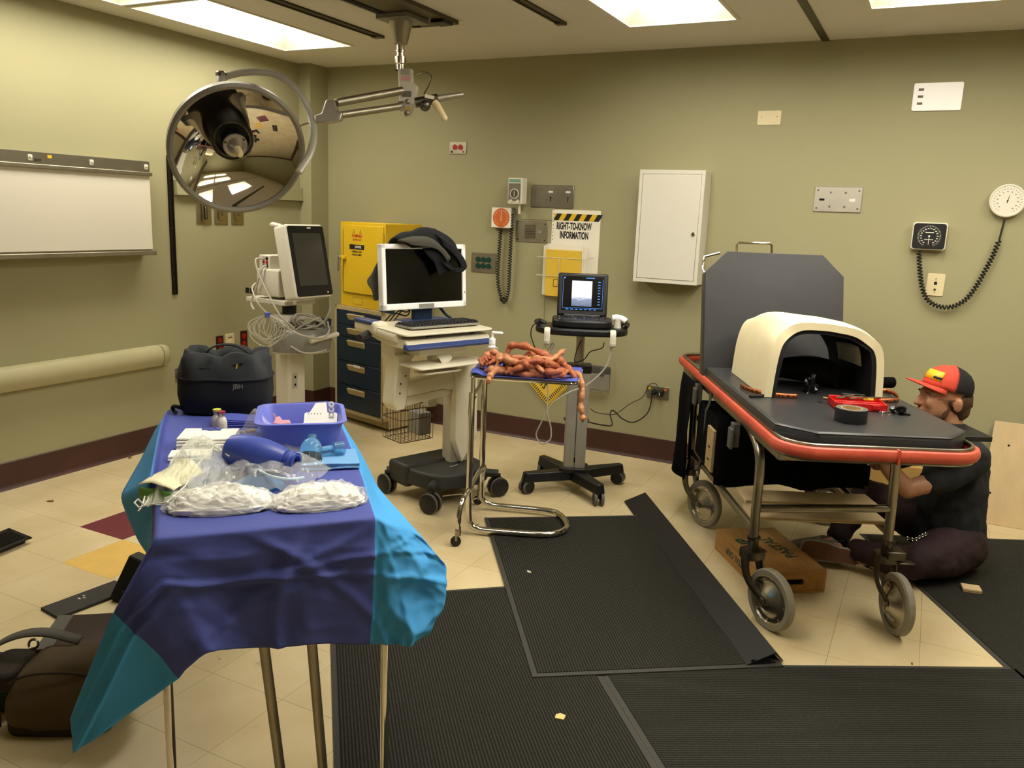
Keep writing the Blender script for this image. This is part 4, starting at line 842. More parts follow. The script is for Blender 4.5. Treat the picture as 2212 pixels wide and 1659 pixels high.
for i in range(ni):
    for j in range(nj):
        u, v = UV[i][j]; p = G[i][j]; d = Vector((0, 0, 0))
        hang = max(0, min(1, (v-4)*1.2)) if 1.9 < u < 5.05 else (1 if u < 1.9 else min(1, (u-5)*1.6))
        q = Vector((u*1.1, v*1.1, 0))
        d += NF*(.011*ridge((v-5.42+.04*math.sin(u*2))*9)*(1 if u > 1 else .3)*hang)              # horizontal pressed crease
        for (ca, sa, cc, am, wd_) in CREASE:
            d += NF*(am*ridge((u*ca+v*sa-cc)*wd_)*hang)
        vo = noise.voronoi(Vector((u*1.15+3, v*1.2, .3)))[0]; d += NF*((.055 if u > 5 else .020 if u < 2 else .016)*(vo[0]-.45)*hang)
        vo = noise.voronoi(Vector((u*3.1, v*3.3, 2.3)))[0]; d += NF*((.010 if u > 5 else .003)*(vo[0]-.3)*hang)
        if v < 4 and 2 <= u <= 5: d = Vector((0, 0, .0012*fnoise(q, 2, 4)))
        G[i][j] = p+d
b = MB(); b.grid(G)
dr = thing('surgical_drape', 'dark blue surgical drape with light blue borders over the instrument table', 'drape')
me = D.meshes.new('cloth'); me.from_pydata([tuple(v) for v in b.v], [], b.f); uvl = me.uv_layers.new(name='UVMap')
fl = [x for r in UV for x in r]
for lp in me.loops: uvl.data[lp.index].uv = (fl[lp.vertex_index][0]/7, fl[lp.vertex_index][1]/7)
me.shade_smooth(); md = mat('drape_cloth', '39459a', .75, bump=.12, bs=400); nt = md.node_tree; N = nt.nodes
uvn = N.new('ShaderNodeUVMap'); sx = N.new('ShaderNodeSeparateXYZ'); nt.links.new(uvn.outputs[0], sx.inputs[0])
c1 = N.new('ShaderNodeMath'); c1.operation = 'LESS_THAN'; c1.inputs[1].default_value = 1/7; c2 = N.new('ShaderNodeMath'); c2.operation = 'GREATER_THAN'; c2.inputs[1].default_value = 5.0/7
nt.links.new(sx.outputs[0], c1.inputs[0]); nt.links.new(sx.outputs[0], c2.inputs[0]); ad = N.new('ShaderNodeMath'); ad.operation = 'ADD'; nt.links.new(c1.outputs[0], ad.inputs[0]); nt.links.new(c2.outputs[0], ad.inputs[1])
mx = N.new('ShaderNodeMix'); mx.data_type = 'RGBA'; mx.inputs[6].default_value = lin('47529f'); mx.inputs[7].default_value = lin('429fe4'); nt.links.new(ad.outputs[0], mx.inputs[0]); nt.links.new(mx.outputs[2], N['Principled BSDF'].inputs['Base Color'])
me.materials.append(md); o = D.objects.new('cloth', me); COL.objects.link(o); o.parent = dr; q = o.modifiers.new('s', 'SOLIDIFY'); q.thickness = .0016; q.offset = 1
# --- things on the drape
IT = TZ+.0022
def ks(o): o.scale = (KS, KS, KS); return o
def ont(name, label, cat, px, py, rz=0, dz=0): p = P(px, py, z=IT); return ks(thing(name, label, cat, (p.x, p.y, IT+dz), rz))
def from_bm(bm, name, m, parent, smooth=True):
    me = D.meshes.new(name); bm.to_mesh(me); bm.free(); me.materials.append(mat(m));
    if smooth: me.shade_smooth()
    o = D.objects.new(name, me); COL.objects.link(o); o.parent = parent; return o
# tool bag
mat('bag_black', '121315', .8, bump=.25, bs=240, dist=.001); mat('bag_grey', '24282c', .75, bump=.25, bs=240, dist=.001); mat('chalk', '8b887e', .8)
bg = ks(thing('tool_bag', 'black canvas bucket tool bag with a drawstring top on the draped table', 'bag', (-2.345*KS, 2.262*KS, IT), 36)); n = 48
def bagrow(z, sx, sy, wav=0, seed=0):
    r = []
    for k in range(n):
        a = 2*math.pi*k/n; e = 3.6; c, s = math.cos(a), math.sin(a); kk = (abs(c)**e+abs(s)**e)**(-1/e); w = 1+wav*math.sin(a*9+seed)+wav*.6*math.sin(a*5+1)
        p_ = Vector((c*sx, s*sy, z)); nz = .012*fnoise(p_, 22, 5)+.008*fnoise(p_, 45, 9); q_ = min(1, wav*14); r.append(((c*kk)*sx*w+c*nz*q_, (s*kk)*sy*w+s*nz*q_, z+wav*.09*math.sin(a*7+seed)+nz*q_*1.2))
    return r
b = MB(); b.grid([bagrow(.0, .145, .105), bagrow(.010, .160, .118), bagrow(.07, .168, .126, .010), bagrow(.135, .166, .124, .012, 1)], True); b.f.append(tuple(range(n))[::-1]); b.build('lower_body', 'bag_black', bg, sm=180)
MB().tube([(p[0]*1.004, p[1]*1.004, p[2]) for p in bagrow(.135, .168, .124, .01, 1)], .004, 6, True).build('seam_piping', 'bag_black', bg)
b = MB(); b.grid([bagrow(.135, .167, .123, .01, 1), bagrow(.165, .162, .118, .025, 2), bagrow(.195, .155, .108, .055, 3), bagrow(.222, .142, .094, .085, 4), bagrow(.226, .134, .086, .095, 4), bagrow(.20, .12, .072, .10, 4), bagrow(.16, .10, .06, .08, 4)], True); b.f.append(tuple(range(6*n, 7*n))); b.build('gathered_top', 'bag_grey', bg, sm=180)
hr = [[(p.x, p.y-.018, p.z), (p.x, p.y+.018, p.z)] for p in spline([(-.09, .02, .19), (-.05, .02, .235), (.02, .02, .245), (.075, .02, .22), (.09, .02, .18)], 6)]; MB().grid(hr).build('handle', 'bag_black', bg, solid=.005)
for x, z, a in ((-.055, .178, 2), (.06, .19, -14)): MB().cyl((x-.018, -.124+abs(x)*.25, z), (x+.018, -.124+abs(x)*.25, z-a*.0006), .0028, 6).build('drawstring', 'black_rubber', bg)
MB().box((.018, -.117, .195), (.004, .002, .018), T((0, 0, 0), 0, 12)).build('brass_tip', 'yellow_paint', bg)
textmesh('lettering', 'JBH', 'chalk', bg, T((.062, -.1288, .113))@WALLTXT, .026, .9, .0002)
MB().tube(spline([(-.15, -.07, .02), (-.175, -.09, .03), (-.18, -.075, .012), (-.165, -.10, .008)], 5), .007, 6).build('loose_tassel', 'bag_black', bg)
# vials
mat('vial_glass', 'f2efe4', .1, trans=.35, ior=1.3); mat('vial_label', 'd8d2c0', .7)
for px, py, c, nm, lb in ((470, 926, 'c2cc3e', 'yellow', 'glass medicine vial with a yellow-green cap by the tool bag'), (479, 931, '8e2f4a', 'plum', 'glass medicine vial with a plum red cap by the tool bag')):
    v = ont('medicine_vial', lb, 'vial', px, py, 40); s = 1.0
    MB().lathe([(0, 0), (.0175, 0), (.019, .003), (.019, .036), (.014, .047), (.0105, .051), (.0105, .058), (0, .058)], 24).build('bottle', 'vial_glass', v)
    MB().lathe([(.0194, .006), (.0194, .030)], 24, None, 180, 330).build('label', 'vial_label', v); MB().lathe([(0, .056), (.013, .056), (.013, .064), (0, .064)], 20).build('crimp', 'cast_alu', v); mat('cap_'+nm, c, .4); MB().lathe([(0, .064), (.0145, .064), (.0145, .070), (0, .071)], 20).build('cap', 'cap_'+nm, v)
# folded cloths
def folded(name, label, cat, px, py, w, d, layers, m, rz, th=.006, dz=0):
    v = ont(name, label, cat, px, py, rz, dz)
    for k in range(layers):
        sec = rect_pts(d-.006*k, th*.92, th*.45, 4, .002*math.sin(k*2), th*(k+.5)); rows = [[(x, p[0], p[1]+.0015*math.sin(x*40+k)) for p in sec] for x in [w*(i/8-.5) for i in range(9)]]
        b = MB(); b.grid(rows, True); nn = len(sec); b.f += [tuple(range(nn))[::-1], tuple(range(8*nn, 9*nn))]; b.build('fold', m, v, sm=60)
    return v
mat('towel_blue', '4a56ae', .85, bump=.3, bs=300); mat('drape_light', '6fa4d6', .75); mat('gauze', 'f4f1e6', .9, bump=.5, bs=250)
folded('blue_towel', 'folded dark blue cloth between the tool bag and the blue tray', 'cloth', 515, 914, .16, .11, 4, 'towel_blue', 30, .006)
folded('folded_drape', 'folded light blue drape lying under the resuscitator valve', 'drape pack', 712, 997, .17, .17, 3, 'drape_light', 42, .006)
g = folded('gauze_stack', 'uneven stack of white gauze sponges on the draped table', 'gauze', 452, 962, .17, .15, 5, 'gauze', 36, .008)
MB().grid([[(-.03+.012*i, .04+.004*math.sin(i*2)+.011*j, .0415+.002*math.sin(i*3+j)) for j in range(3)] for i in range(6)]).build('blue_tag', 'towel_blue', g, solid=.001)
g = folded('gauze_pad', 'single folded white gauze pad at the drape edge beside the gauze stack', 'gauze', 412, 988, .12, .08, 2, 'gauze', 40, .008)
v = ont('wooden_clip', 'small wooden clip and stick lying by the blue tray', 'clip', 522, 936, 30)
MB().box((-.02, 0, .005), (.06, .008, .008), T((0, 0, 0), 0, 0, 5)).build('stick', 'wood', v, bev=.002); MB().box((.03, -.008, .006), (.035, .010, .010), T((0, 0, 0), 0, 0, 40)).build('jaw', 'wood', v, bev=.003)
# basin
mat('basin_blue', '7079d4', .38); tr = thing('blue_basin', 'periwinkle blue plastic basin at the far end of the draped table', 'basin', (-1.80*KS, 2.055*KS, IT), 41)
def rr3(w, d, r, z): return [(p[0], p[1], z) for p in rect_pts(w, d, r, 6)]
ks(tr); b = MB(); b.grid([rr3(.22, .235, .035, .002), rr3(.225, .24, .038, 0), rr3(.262, .276, .045, .095), rr3(.285, .30, .05, .097), rr3(.287, .302, .05, .101), rr3(.262, .276, .045, .102), rr3(.256, .27, .044, .097), rr3(.218, .233, .034, .005)], True); nn = len(rr3(.2, .2, .03, 0)); b.f += [tuple(range(nn))[::-1], tuple(range(7*nn, 8*nn))]; b.build('shell', 'basin_blue', tr, sm=40)
mat('card_white', 'eceae4', .5); mat('pink_plastic', 'e2a3aa', .5)
cd2 = thing('anchor_cards', 'white perforated cards and discs stacked inside the blue basin', 'cards', (-1.815*KS, 2.10*KS, IT+.022), 41)
ks(cd2); MB().prism([(-.05, -.035), (.03, -.045), (.05, .0), (.05, .06), (.015, .06), (-.02, .01)], 0, .002, T((.02, -.01, .045), 55, 0, 8)).build('card', 'card_white', cd2); MB().prism(rect_pts(.11, .08, .008), 0, .002, T((.045, .02, .03), 35, 0, -5)).build('card', 'card_white', cd2); MB().prism(rect_pts(.13, .10, .01), 0, .02, T((.0, -.05, .0))).build('card_base', 'card_white', cd2, bev=.003)
for k in range(4): MB().lathe([(.004, 0), (.010, 0), (.010, .003), (.004, .003)], 16, T((.082, .03-.0*k, .088-.018*k), 75, 0, 0)).build('snap_disc', 'card_white', cd2)
for k in range(5): MB().box((.005+.010*k, -.012, .066), (.003, .003, .003)).build('punch_mark', 'grey_ink', cd2, sm=0)
pk = thing('pink_clip', 'small pink plastic clip lying in the blue basin', 'clip', (-1.88*KS, 2.055*KS, IT+.05), 30); ks(pk); b = MB(); b.prism([(-.03, -.012), (.0, -.016), (.03, -.008), (.022, .006), (.0, .004), (-.012, .02), (-.024, .016)], 0, .014, T((0, 0, 0), 40)); b.build('clip_body', 'pink_plastic', pk, bev=.003); MB().cyl((-.022, -.01, .02), (-.026, -.012, .034), .003, 8).build('pin', 'pink_plastic', pk)
# bag valve resuscitator
mat('silicone_blue', '3a4fae', .42, coat=.1, var=.15, vs=14); mat('valve_clear', 'a5d3ea', .06, trans=.85, ior=1.25); mat('valve_red', '5a1f17', .3); mat('valve_dark', '2b3a86', .4)
a, c = P(500, 972, z=IT+.058), P(634, 1000, z=IT+.044); L_ = (c-a).length; rs = thing('bag_valve_resuscitator', 'blue squeeze bag resuscitator with a clear valve on the draped table', 'resuscitator', M=frame(a, c-a, (0, 0, 1)))
L_ /= KS; ks(rs); prof = [(0, -.012), (.03, -.012), (.045, .0), (.052, .03), (.054, .07), (.052, .11), (.044, .15), (.034, .18), (.027, L_-.02), (.027, L_-.014), (.033, L_-.012), (.034, L_-.004), (.029, L_), (.03, L_+.003), (.031, L_+.009), (.022, L_+.01), (.018, L_-.01), (0, L_-.01)]
MB().lathe(prof, 36).build('squeeze_bag', 'silicone_blue', rs)
vm = thing('resuscitator_valve', 'clear blue patient valve with a red ring beside the squeeze bag', 'valve', M=frame(P(672, 1003, z=IT), (0, 0, 1), Xt))
ks(vm); VA = T((0, .0, .036), -35, 10)
MB().lathe([(.012, -.035), (.024, -.034), (.033, -.02), (.034, .0), (.033, .02), (.024, .038), (.014, .045), (.013, .058), (.010, .058), (.010, .045)], 28, VA).build('valve_body', 'valve_clear', vm); MB().lathe([(.0, -.026), (.028, -.026), (.0295, -.004), (.0, -.004)], 28, VA).build('valve_disc', 'valve_red', vm)
rib = MB(); 
for k in range(10): aa = 2*math.pi*k/10; rib.box((.0298*math.cos(aa), .0298*math.sin(aa), -.015), (.004, .006, .02), VA)
rib.build('valve_rib', 'chrome', vm)
VB = frame((.02, .01, .038), (1, .25, .0)); MB().lathe([(.012, 0), (.013, .05), (.020, .052), (.021, .085), (.018, .085), (.017, .054), (.010, .05)], 24, VB).build('mask_port', 'valve_clear', vm)
VC = frame((-.02, -.025, .022), (-1, -.5, -.1)); MB().lathe([(.010, 0), (.011, .03), (.016, .032), (.017, .05), (.012, .056), (.006, .056), (.005, .07), (0, .07)], 20, VC).build('bag_port', 'valve_clear', vm)
MB().tube([(.002+.026*math.cos(q), -.035+.014*math.sin(q), .02+.010*math.sin(q+.6)) for q in [2*math.pi*i/24 for i in range(24)]], .0014, 5, True).build('retaining_loop', 'black_rubber', vm)
# clear films
mf = mat('clear_film', 'f2f3ee', .12, alpha=.26, spec=1.0); mat('frosted_film', 'e6ead8', .25, alpha=.42); mat('mask_green', '6fae52', .45); mat('mask_cream', 'e9e3bc', .6); mat('mask_blue', '2f7fc0', .2, trans=.35, ior=1.2); mat('tube_clear', 'bfe6f2', .2); mat('white_foil', 'fbf9f2', .3)
def film(name, label, cat, quad, hfun, m, nu=26, nv=20, seed=1, cr=.012, parent=None, pname='film'):
    v = parent or thing(name, label, cat); A, B_, C_, D_ = [P(px, py, z=IT) for px, py in quad]; rows = []
    for i in range(nv+1):
        f = i/nv; r = []
        for j in range(nu+1):
            g = j/nu; p = A.lerp(B_, g).lerp(D_.lerp(C_, g), f); q = Vector((g*3, f*3, seed)); rd = abs(fnoise(q, 1.6, seed))+.5*abs(fnoise(q, 3.7, seed+3))
            h = hfun(g, f); r.append(p+Vector((.02*fnoise(q, 1.2, seed+5)*min(1, h*20), .02*fnoise(q, 1.2, seed+9)*min(1, h*20), max(.001, h+cr*(rd-.25)))))
        rows.append(r)
    b = MB(); b.grid(rows); o = b.build(pname, m, v, sm=0); return v
def bump2(g, f, gx, fy, w, h): return h*math.exp(-((g-gx)**2+(f-fy)**2)/(w*w))
def edge(g, f): return min(1, 8*min(g, 1-g, f, 1-f))
film('clear_plastic_bag', 'clear plastic bag standing up in a peak in front of the blue basin', 'plastic bag', ((500, 945), (600, 918), (675, 995), (545, 985)), lambda g, f: edge(g, f)*(.012+bump2(g, f, .42, .25, .18, .075)+bump2(g, f, .6, .6, .3, .035)), 'clear_film', seed=2, cr=.016)
mb = film('mask_bag', 'clear bag holding a blue breathing mask at the middle of the table', 'plastic bag', ((500, 1000), (722, 1010), (655, 1060), (440, 1085)), lambda g, f: edge(g, f)*(.03+.02*math.sin(math.pi*g)), 'clear_film', seed=5, cr=.022, nu=34)
msk = ks(thing('breathing_mask', 'transparent blue breathing mask inside the clear bag', 'mask', P(560, 1052, z=IT), 40)); MB().lathe([(.052, .004), (.05, .012), (.042, .02), (.03, .034), (.016, .042), (.012, .052), (.010, .052), (.014, .04), (.028, .03), (.04, .016), (.046, .008)], 28, T((0, 0, 0), 8, 0, 0, (1.35, .85, .9))).build('mask_shell', 'mask_blue', msk)
MB().tube(spline([(-.02, .05, .035), (.0, .01, .045), (.03, -.025, .04), (.08, -.03, .03), (.12, .01, .02)], 8), .0042, 8).build('air_tube', 'tube_clear', msk)
gb = film('drawstring_bag', 'frosted drawstring bag with a cream and green mask pack hanging over the table edge', 'plastic bag', ((440, 960), (530, 1010), (470, 1075), (300, 1098)), lambda g, f: edge(g, f)*(.03+.045*bump2(g, f, .3, .4, .4, 1)), 'frosted_film', seed=8, cr=.02)
MB().tube([P(px, py, z=IT+h) for px, py, h in ((495, 985, .06), (462, 965, .06), (430, 1000, .05), (400, 1050, .035), (360, 1085, .025), (322, 1090, .02), (300, 1096, .015), (290, 1086, .015), (298, 1078, .015), (312, 1092, .015), (320, 1078, .015), (313, 1072, .015), (306, 1095, .012), (298, 1104, .008))], .0018, 5).build('drawstring', 'paper', gb)
mk_ = thing('mask_pack', 'folded cream and green mask pack inside the frosted drawstring bag', 'mask'); q4 = [P(px, py, z=IT+.03) for px, py in ((296, 1048), (392, 990), (440, 1020), (375, 1062))]
rows = [[q4[0].lerp(q4[1], g).lerp(q4[3].lerp(q4[2], g), f)+Vector((0, 0, .012*math.sin(math.pi*f)+.006*fnoise((g*4, f*4, 1), 1, 2))) for g in [k/12 for k in range(13)]] for f in [k/10 for k in range(11)]]
MB().grid(rows).build('cream_panel', 'mask_cream', mk_, solid=.002)
rows = [[q4[0].lerp(q4[3], g*.9+.06)+Vector((.006*math.sin(g*9), -.004*math.sin(g*9), -.028*f-.002)) for g in [k/12 for k in range(13)]] for f in [k/4 for k in range(5)]]
MB().grid(rows).build('green_panel', 'mask_green', mk_, solid=.002)
def packet(name, label, px, py, w, d, h, rz, seed):
    v = ont(name, label, 'packet', px, py, rz); bm = bmesh.new(); bmesh.ops.create_icosphere(bm, subdivisions=5, radius=1)
    for vv in bm.verts:
        c = vv.co.copy(); e = 3.0; k = (abs(c.x)**e+abs(c.y)**e)**(-1/e)*math.sqrt(max(1e-6, c.x*c.x+c.y*c.y)) if abs(c.x)+abs(c.y) > 1e-4 else 1
        rd = abs(fnoise(c, 2.6, seed))+.6*abs(fnoise(c, 5.5, seed+2)); rim = abs(c.z) < .25
        x, y, z = c.x*k*w/2, c.y*k*d/2, max(0, c.z)*h+(-.0 if c.z < 0 else 0)
        vv.co = Vector((x*(1+.10*rd*(1 if rim else .3)), y*(1+.10*rd*(1 if rim else .3)), max(.0008, z*(1+.2*rd)+.014*(rd-.3)*max(0, c.z)+.0015)))
    from_bm(bm, 'wrapped_pad', 'white_foil', v, False)
    bm = bmesh.new(); bmesh.ops.create_icosphere(bm, subdivisions=5, radius=1)
    for vv in bm.verts:
        c = vv.co.copy(); rd = abs(fnoise(c, 3.2, seed+6))+.7*abs(fnoise(c, 7, seed+9)); vv.co = Vector((c.x*w/2*1.10*(1+.12*rd), c.y*d/2*1.12*(1+.12*rd), max(.0006, max(0, c.z)*h*1.15+.016*(rd-.2)*max(0, min(1, c.z*3)))))
    from_bm(bm, 'clear_wrapper', 'clear_film', v, False)
packet('gauze_packet', 'crumpled clear packet of white padding beside the drawstring bag', 478, 1094, .25, .125, .045, 42, 3)
packet('padding_packet', 'crumpled clear packet of white padding at the right front of the table', 690, 1086, .225, .125, .042, 50, 11)
# ================================================================ drawer cabinet and flammables cabinet
CC = (-3.34, 4.66, 0); t = thing('drawer_cabinet', 'beige steel cabinet with five navy drawers near the corner', 'cabinet', CC, -15); W_ = .555
b = MB(); b.b2((-W_, .018, .08), (0, .42, .865)); b.build('body', 'beige_paint', t, bev=.003, seg=1)
b = MB()
for lo, hi in (((-W_, 0, .08), (-W_+.022, .02, .865)), ((-.022, 0, .08), (0, .02, .865)), ((-W_, 0, .838), (0, .02, .865)), ((-W_, 0, .08), (0, .02, .105))): b.b2(lo, hi)
b.build('front_frame', 'beige_paint', t, sm=0); MB().b2((-W_+.01, .06, .02), (-.0, .41, .08)).build('plinth', 'beige_paint', t, sm=0)
for x in (-W_+.03, -.02): MB().cyl((x, .08, 0), (x, .08, .022), .012, 10).build('foot', 'dark_steel', t)
for z1, z0 in ((.834, .738), (.730, .650), (.642, .470), (.462, .293), (.286, .108)):
    q = MB().b2((-W_+.024, -.001, z0), (-.024, .022, z1)).build('drawer', 'navy_paint', t, bev=.002, seg=1); zc = z1-.038; xc = -.30
    MB().add([(xc-.09, -.003, zc+.022), (xc+.10, -.003, zc+.022), (xc+.10, -.003, zc-.022), (xc-.085, -.003, zc-.022), (xc-.09, -.022, zc+.018), (xc+.10, -.022, zc+.018), (xc+.10, -.006, zc-.020), (xc-.085, -.006, zc-.020)], [(4, 5, 6, 7), (0, 4, 7, 3), (1, 2, 6, 5), (0, 1, 5, 4), (3, 7, 6, 2)]).build('pull', 'beige_paint', q, sm=0)
MB().box((-.265, -.0225, .447), (.075, .001, .018)).build('drawer_label', 'paper', t, sm=0)
t = thing('flammables_cabinet', 'yellow flammable liquid storage cabinet standing on the drawer cabinet', 'cabinet', Vector(CC)+Matrix.Rotation(math.radians(-15), 3, 'Z')@Vector((-.02, .02, .866)), -15); w, h = .50, .60
MB().b2((-w, .008, 0), (0, .345, h)).build('body', 'yellow_paint', t, bev=.003, seg=1)
d = MB().b2((-w+.045, -.004, .10), (-.012, .012, h-.022)).build('door', 'yellow_paint', t, bev=.003, seg=1); MB().b2((-w+.045, -.0048, .10), (-w+.049, -.003, h-.05)).build('door_gap', 'black_hole', d, sm=0); MB().b2((-w+.05, -.0046, .100), (-.012, -.003, .103)).build('door_gap', 'black_hole', d, sm=0)
for k in range(14): MB().cyl((-.010, -.006, .13+k*.03), (-.010, -.006, .152+k*.03), .005, 8).build('hinge_knuckle', 'yellow_paint', t)
hd = MB(); hd.prism(rect_pts(.022, .11, .009), 0, .012, T((-w+.045, -.034, .305), 90, 6)); hd.build('door_handle', 'cast_alu', d, bev=.003); MB().b2((-w+.05, -.034, .335), (-w+.085, -.003, .36)).build('handle_boss', 'yellow_paint', d, bev=.004)
for x in (-.33, -.255): MB().prism([(x-.012, .525), (x+.012, .525), (x, .55)], 0, .0006, T((0, -.0042, 0), 90)).build('flame_symbol', 'black_ink', d, sm=0)
for x in (-.33, -.255): MB().prism([(x-.008, .5275), (x+.008, .5275), (x, .5445)], 0, .0006, T((0, -.0048, 0), 90)).build('flame_symbol_fill', 'yellow_paint', d, sm=0)
textmesh('lettering', 'FLAMMABLE', 'red_ink', t, T((-.292, -.0045, .505))@WALLTXT, .030, .72, .0008); textmesh('lettering', 'KEEP FIRE AWAY', 'red_ink', t, T((-.292, -.0045, .478))@WALLTXT, .018, .72, .0003)
q = MB().box((-.295, -.0045, .428), (.165, .001, .034)).build('brand_panel', 'black_ink', t, sm=0); textmesh('lettering', 'JUSTRITE', 'paper', t, T((-.28, -.0052, .428))@WALLTXT, .022, .8, .0006)
textmesh('lettering', 'FLAMMABLE LIQUID', 'black_ink', t, T((-.295, -.0045, .395))@WALLTXT, .018, .7, .0005); textmesh('lettering', 'STORAGE CABINET', 'black_ink', t, T((-.295, -.0045, .373))@WALLTXT, .018, .7, .0005)
MB().box((-.30, .007, .045), (.11, .001, .05)).build('maker_plate', 'grey_ink', t, sm=0); MB().box((-.30, .0064, .045), (.104, .001, .044)).build('maker_plate_face', 'yellow_paint', t, sm=0)
# ================================================================ patient monitor on a pole
PA = 84.0; PB = Vector((-3.66, 4.08, 0)); PM = T(PB, rz=PA); mat('med_white', 'cfcabb', .42); mat('med_grey', 'aaa698', .5); mat('cable_grey', 'b3aea0', .5); mat('screen_off', '3b3a34', .12); mat('bezel_black', '101114', .25); mat('basket_clear', '8f8d82', .2, alpha=.55)
t = thing('patient_monitor_stand', 'white column stand with a clear cable basket under the patient monitor', 'stand', PB, PA)
b = MB(); b.prism(rect_pts(.15, .13, .02, 4), .06, .84); b.build('column', 'med_white', t, bev=.004); MB().b2((-.045, -.0685, .40), (.0, -.063, .50)).build('column_socket', 'med_grey', t, bev=.004)
for z in (.425, .475): MB().cyl((-.022, -.0695, z), (-.022, -.068, z), .008, 10).build('socket_hole', 'black_hole', t)
MB().prism(rect_pts(.18, .16, .04, 5), .84, .88).build('collar', 'med_white', t, bev=.005); MB().cyl((0, 0, .88), (0, 0, .95), .045, 20).build('swivel', 'dark_plastic', t)
for k in range(5):
    a = 2*math.pi*k/5; MB().b2((0, -.025, .05), (.26, .025, .085), T((0, 0, 0), 0, 0, 20+72*k)).build('base_leg', 'med_white', t, bev=.008); MB().lathe([(0, -.014), (.03, -.014), (.03, .014), (0, .014)], 18, T((.235*math.cos(math.radians(20+72*k)), .235*math.sin(math.radians(20+72*k)), .03), 90, 0, 30*k)).build('castor', 'black_rubber', t)
# basket in front of the column
bp = [(-.17, -.07), (-.15, -.10), (-.08, -.20), (.02, -.245), (.13, -.24), (.19, -.19), (.20, -.06), (.16, .02), (-.14, .0)]
bp = [(p.x, p.y) for p in spline([(q[0], q[1], 0) for q in bp], 4, True)]; n = len(bp); b = MB()
b.grid([[(p[0]*.9, p[1]*.93, .645) for p in bp], [(p[0], p[1], .80) for p in bp]], True); b.f.append(tuple(range(n))[::-1]); b.build('basket', 'basket_clear', t, solid=.004)
MB().tube([(p[0]*.9, p[1]*.93, .646) for p in bp], .004, 6, True).build('basket_rim', 'med_grey', t)
MB().cyl((-.06, -.255, .735), (.19, -.24, .755), .016, 14).build('handle', 'med_white', t, bev=.005)
cb = thing('coiled_cables', 'grey patient cables coiled in the clear basket of the monitor stand', 'cables', PB, PA)
rr = random.Random(3)
for k in range(13):
    e = Vector((.537, -.843, 0)); c0 = Vector((0, -.12, .775+.006*k))+e*(-.075 if k < 6 else .055)+Vector((0, .03*rr.random(), 0)); w_ = .055+.035*rr.random(); dz_ = .02+.035*rr.random(); ph = rr.random()*6; dp = .03+.04*rr.random()
    pts = [c0+e*(w_*math.cos(a))+Vector((.843, .537, 0))*(dp*math.sin(a+ph*.3))+Vector((0, 0, dz_*math.sin(a+ph))) for a in [2*math.pi*i/28 for i in range(29)]]
    MB().tube(pts, .006, 7).build('cable_loop', 'cable_grey', cb)
MB().tube(spline([(.10, -.16, .78), (.14, -.20, .88), (.165, -.20, .93), (.18, -.16, .86), (.20, -.10, .78), (.23, -.12, .74), (.2, -.2, .70)], 8), .006, 7).build('cable', 'cable_grey', cb); MB().b2((.09, -.12, .76), (.17, -.05, .86), T((0, 0, 0), 0, 6)).build('connector_block', 'navy_paint', cb, bev=.006)
MB().tube(spline([(-.19, -.10, .87), (-.15, -.19, .80), (-.08, -.25, .765), (.02, -.27, .75), (.10, -.25, .78), (.12, -.22, .84)], 8), .0065, 7).build('cable', 'cable_grey', cb)
MB().tube(spline([(-.13, -.15, .70), (-.08, -.20, .66), (.0, -.23, .652), (.1, -.23, .66)], 8), .006, 7).build('cable', 'cable_grey', cb)
lc = thing('looped_lead_wires', 'bundle of looped lead wires hanging beside the patient monitor', 'cables', PB, PA)
for k in range(12):
    e = Vector((.537, -.843, 0)); c0 = Vector((-.23, -.06, .90)); w_ = .012+.0055*k; sh = (.012*(k % 3)-.012); L_ = .12+.012*(k % 5)+.004*k
    pts = spline([c0, c0+e*(-w_)+Vector((0, .006*k, -L_*.35)), c0+e*(-w_*1.1+sh)+Vector((0, .004*k, -L_*.75)), c0+e*sh+Vector((0, 0, -L_)), c0+e*(w_*1.1+sh)+Vector((0, -.004*k, -L_*.7)), c0+e*w_+Vector((0, -.006*k, -L_*.3)), c0], 6); MB().tube(pts, .0032, 5).build('lead_wire', 'cable_grey', lc)
MB().cyl((-.23, -.06, .885), (-.23, -.06, .91), .018, 12).build('tie_band', 'towel_blue', lc); MB().tube(spline([(-.23, -.06, .90), (-.27, -.02, .97), (-.26, .04, 1.05), (-.20, .08, 1.08)], 8), .005, 6).build('cable', 'cable_grey', lc)
m_ = thing('patient_monitor', 'white patient monitor with a dark screen on the column stand', 'patient monitor', PB+Vector((0, 0, .95)), PA)
# screen housing tilted back, local z up
SM = T((.0, -.13, .03), -12)
hb = MB(); hb.prism(rect_pts(.31, .46, .02, 4, 0, .23), 0, .11, SM@T((0, 0, 0), 90)@T((0, 0, 0))); hb.build('screen_housing', 'med_white', m_, bev=.012, seg=3)
MB().prism(rect_pts(.295, .435, .014, 4, .004, .23), .1102, .114, SM@T((0, 0, 0), 90)).build('bezel', 'bezel_black', m_); MB().prism(rect_pts(.235, .325, .003, 2, .004, .24), .1142, .1150, SM@T((0, 0, 0), 90)).build('screen', 'screen_off', m_)
MB().box((.03, -.1152, .435), (.03, .001, .008), SM).build('maker_mark', 'paper', m_, sm=0); MB().box((.11, -.1152, .03), (.01, .001, .01), SM).build('power_light', 'paper', m_, sm=0)
MB().tube([SM@Vector(p) for p in spline([(-.13, -.05, .452), (-.135, 0.01, .475), (-.11, .045, .475), (-.02, .05, .46), (.08, .02, .455)], 6)], .016, 10).build('top_handle', 'med_white', m_)
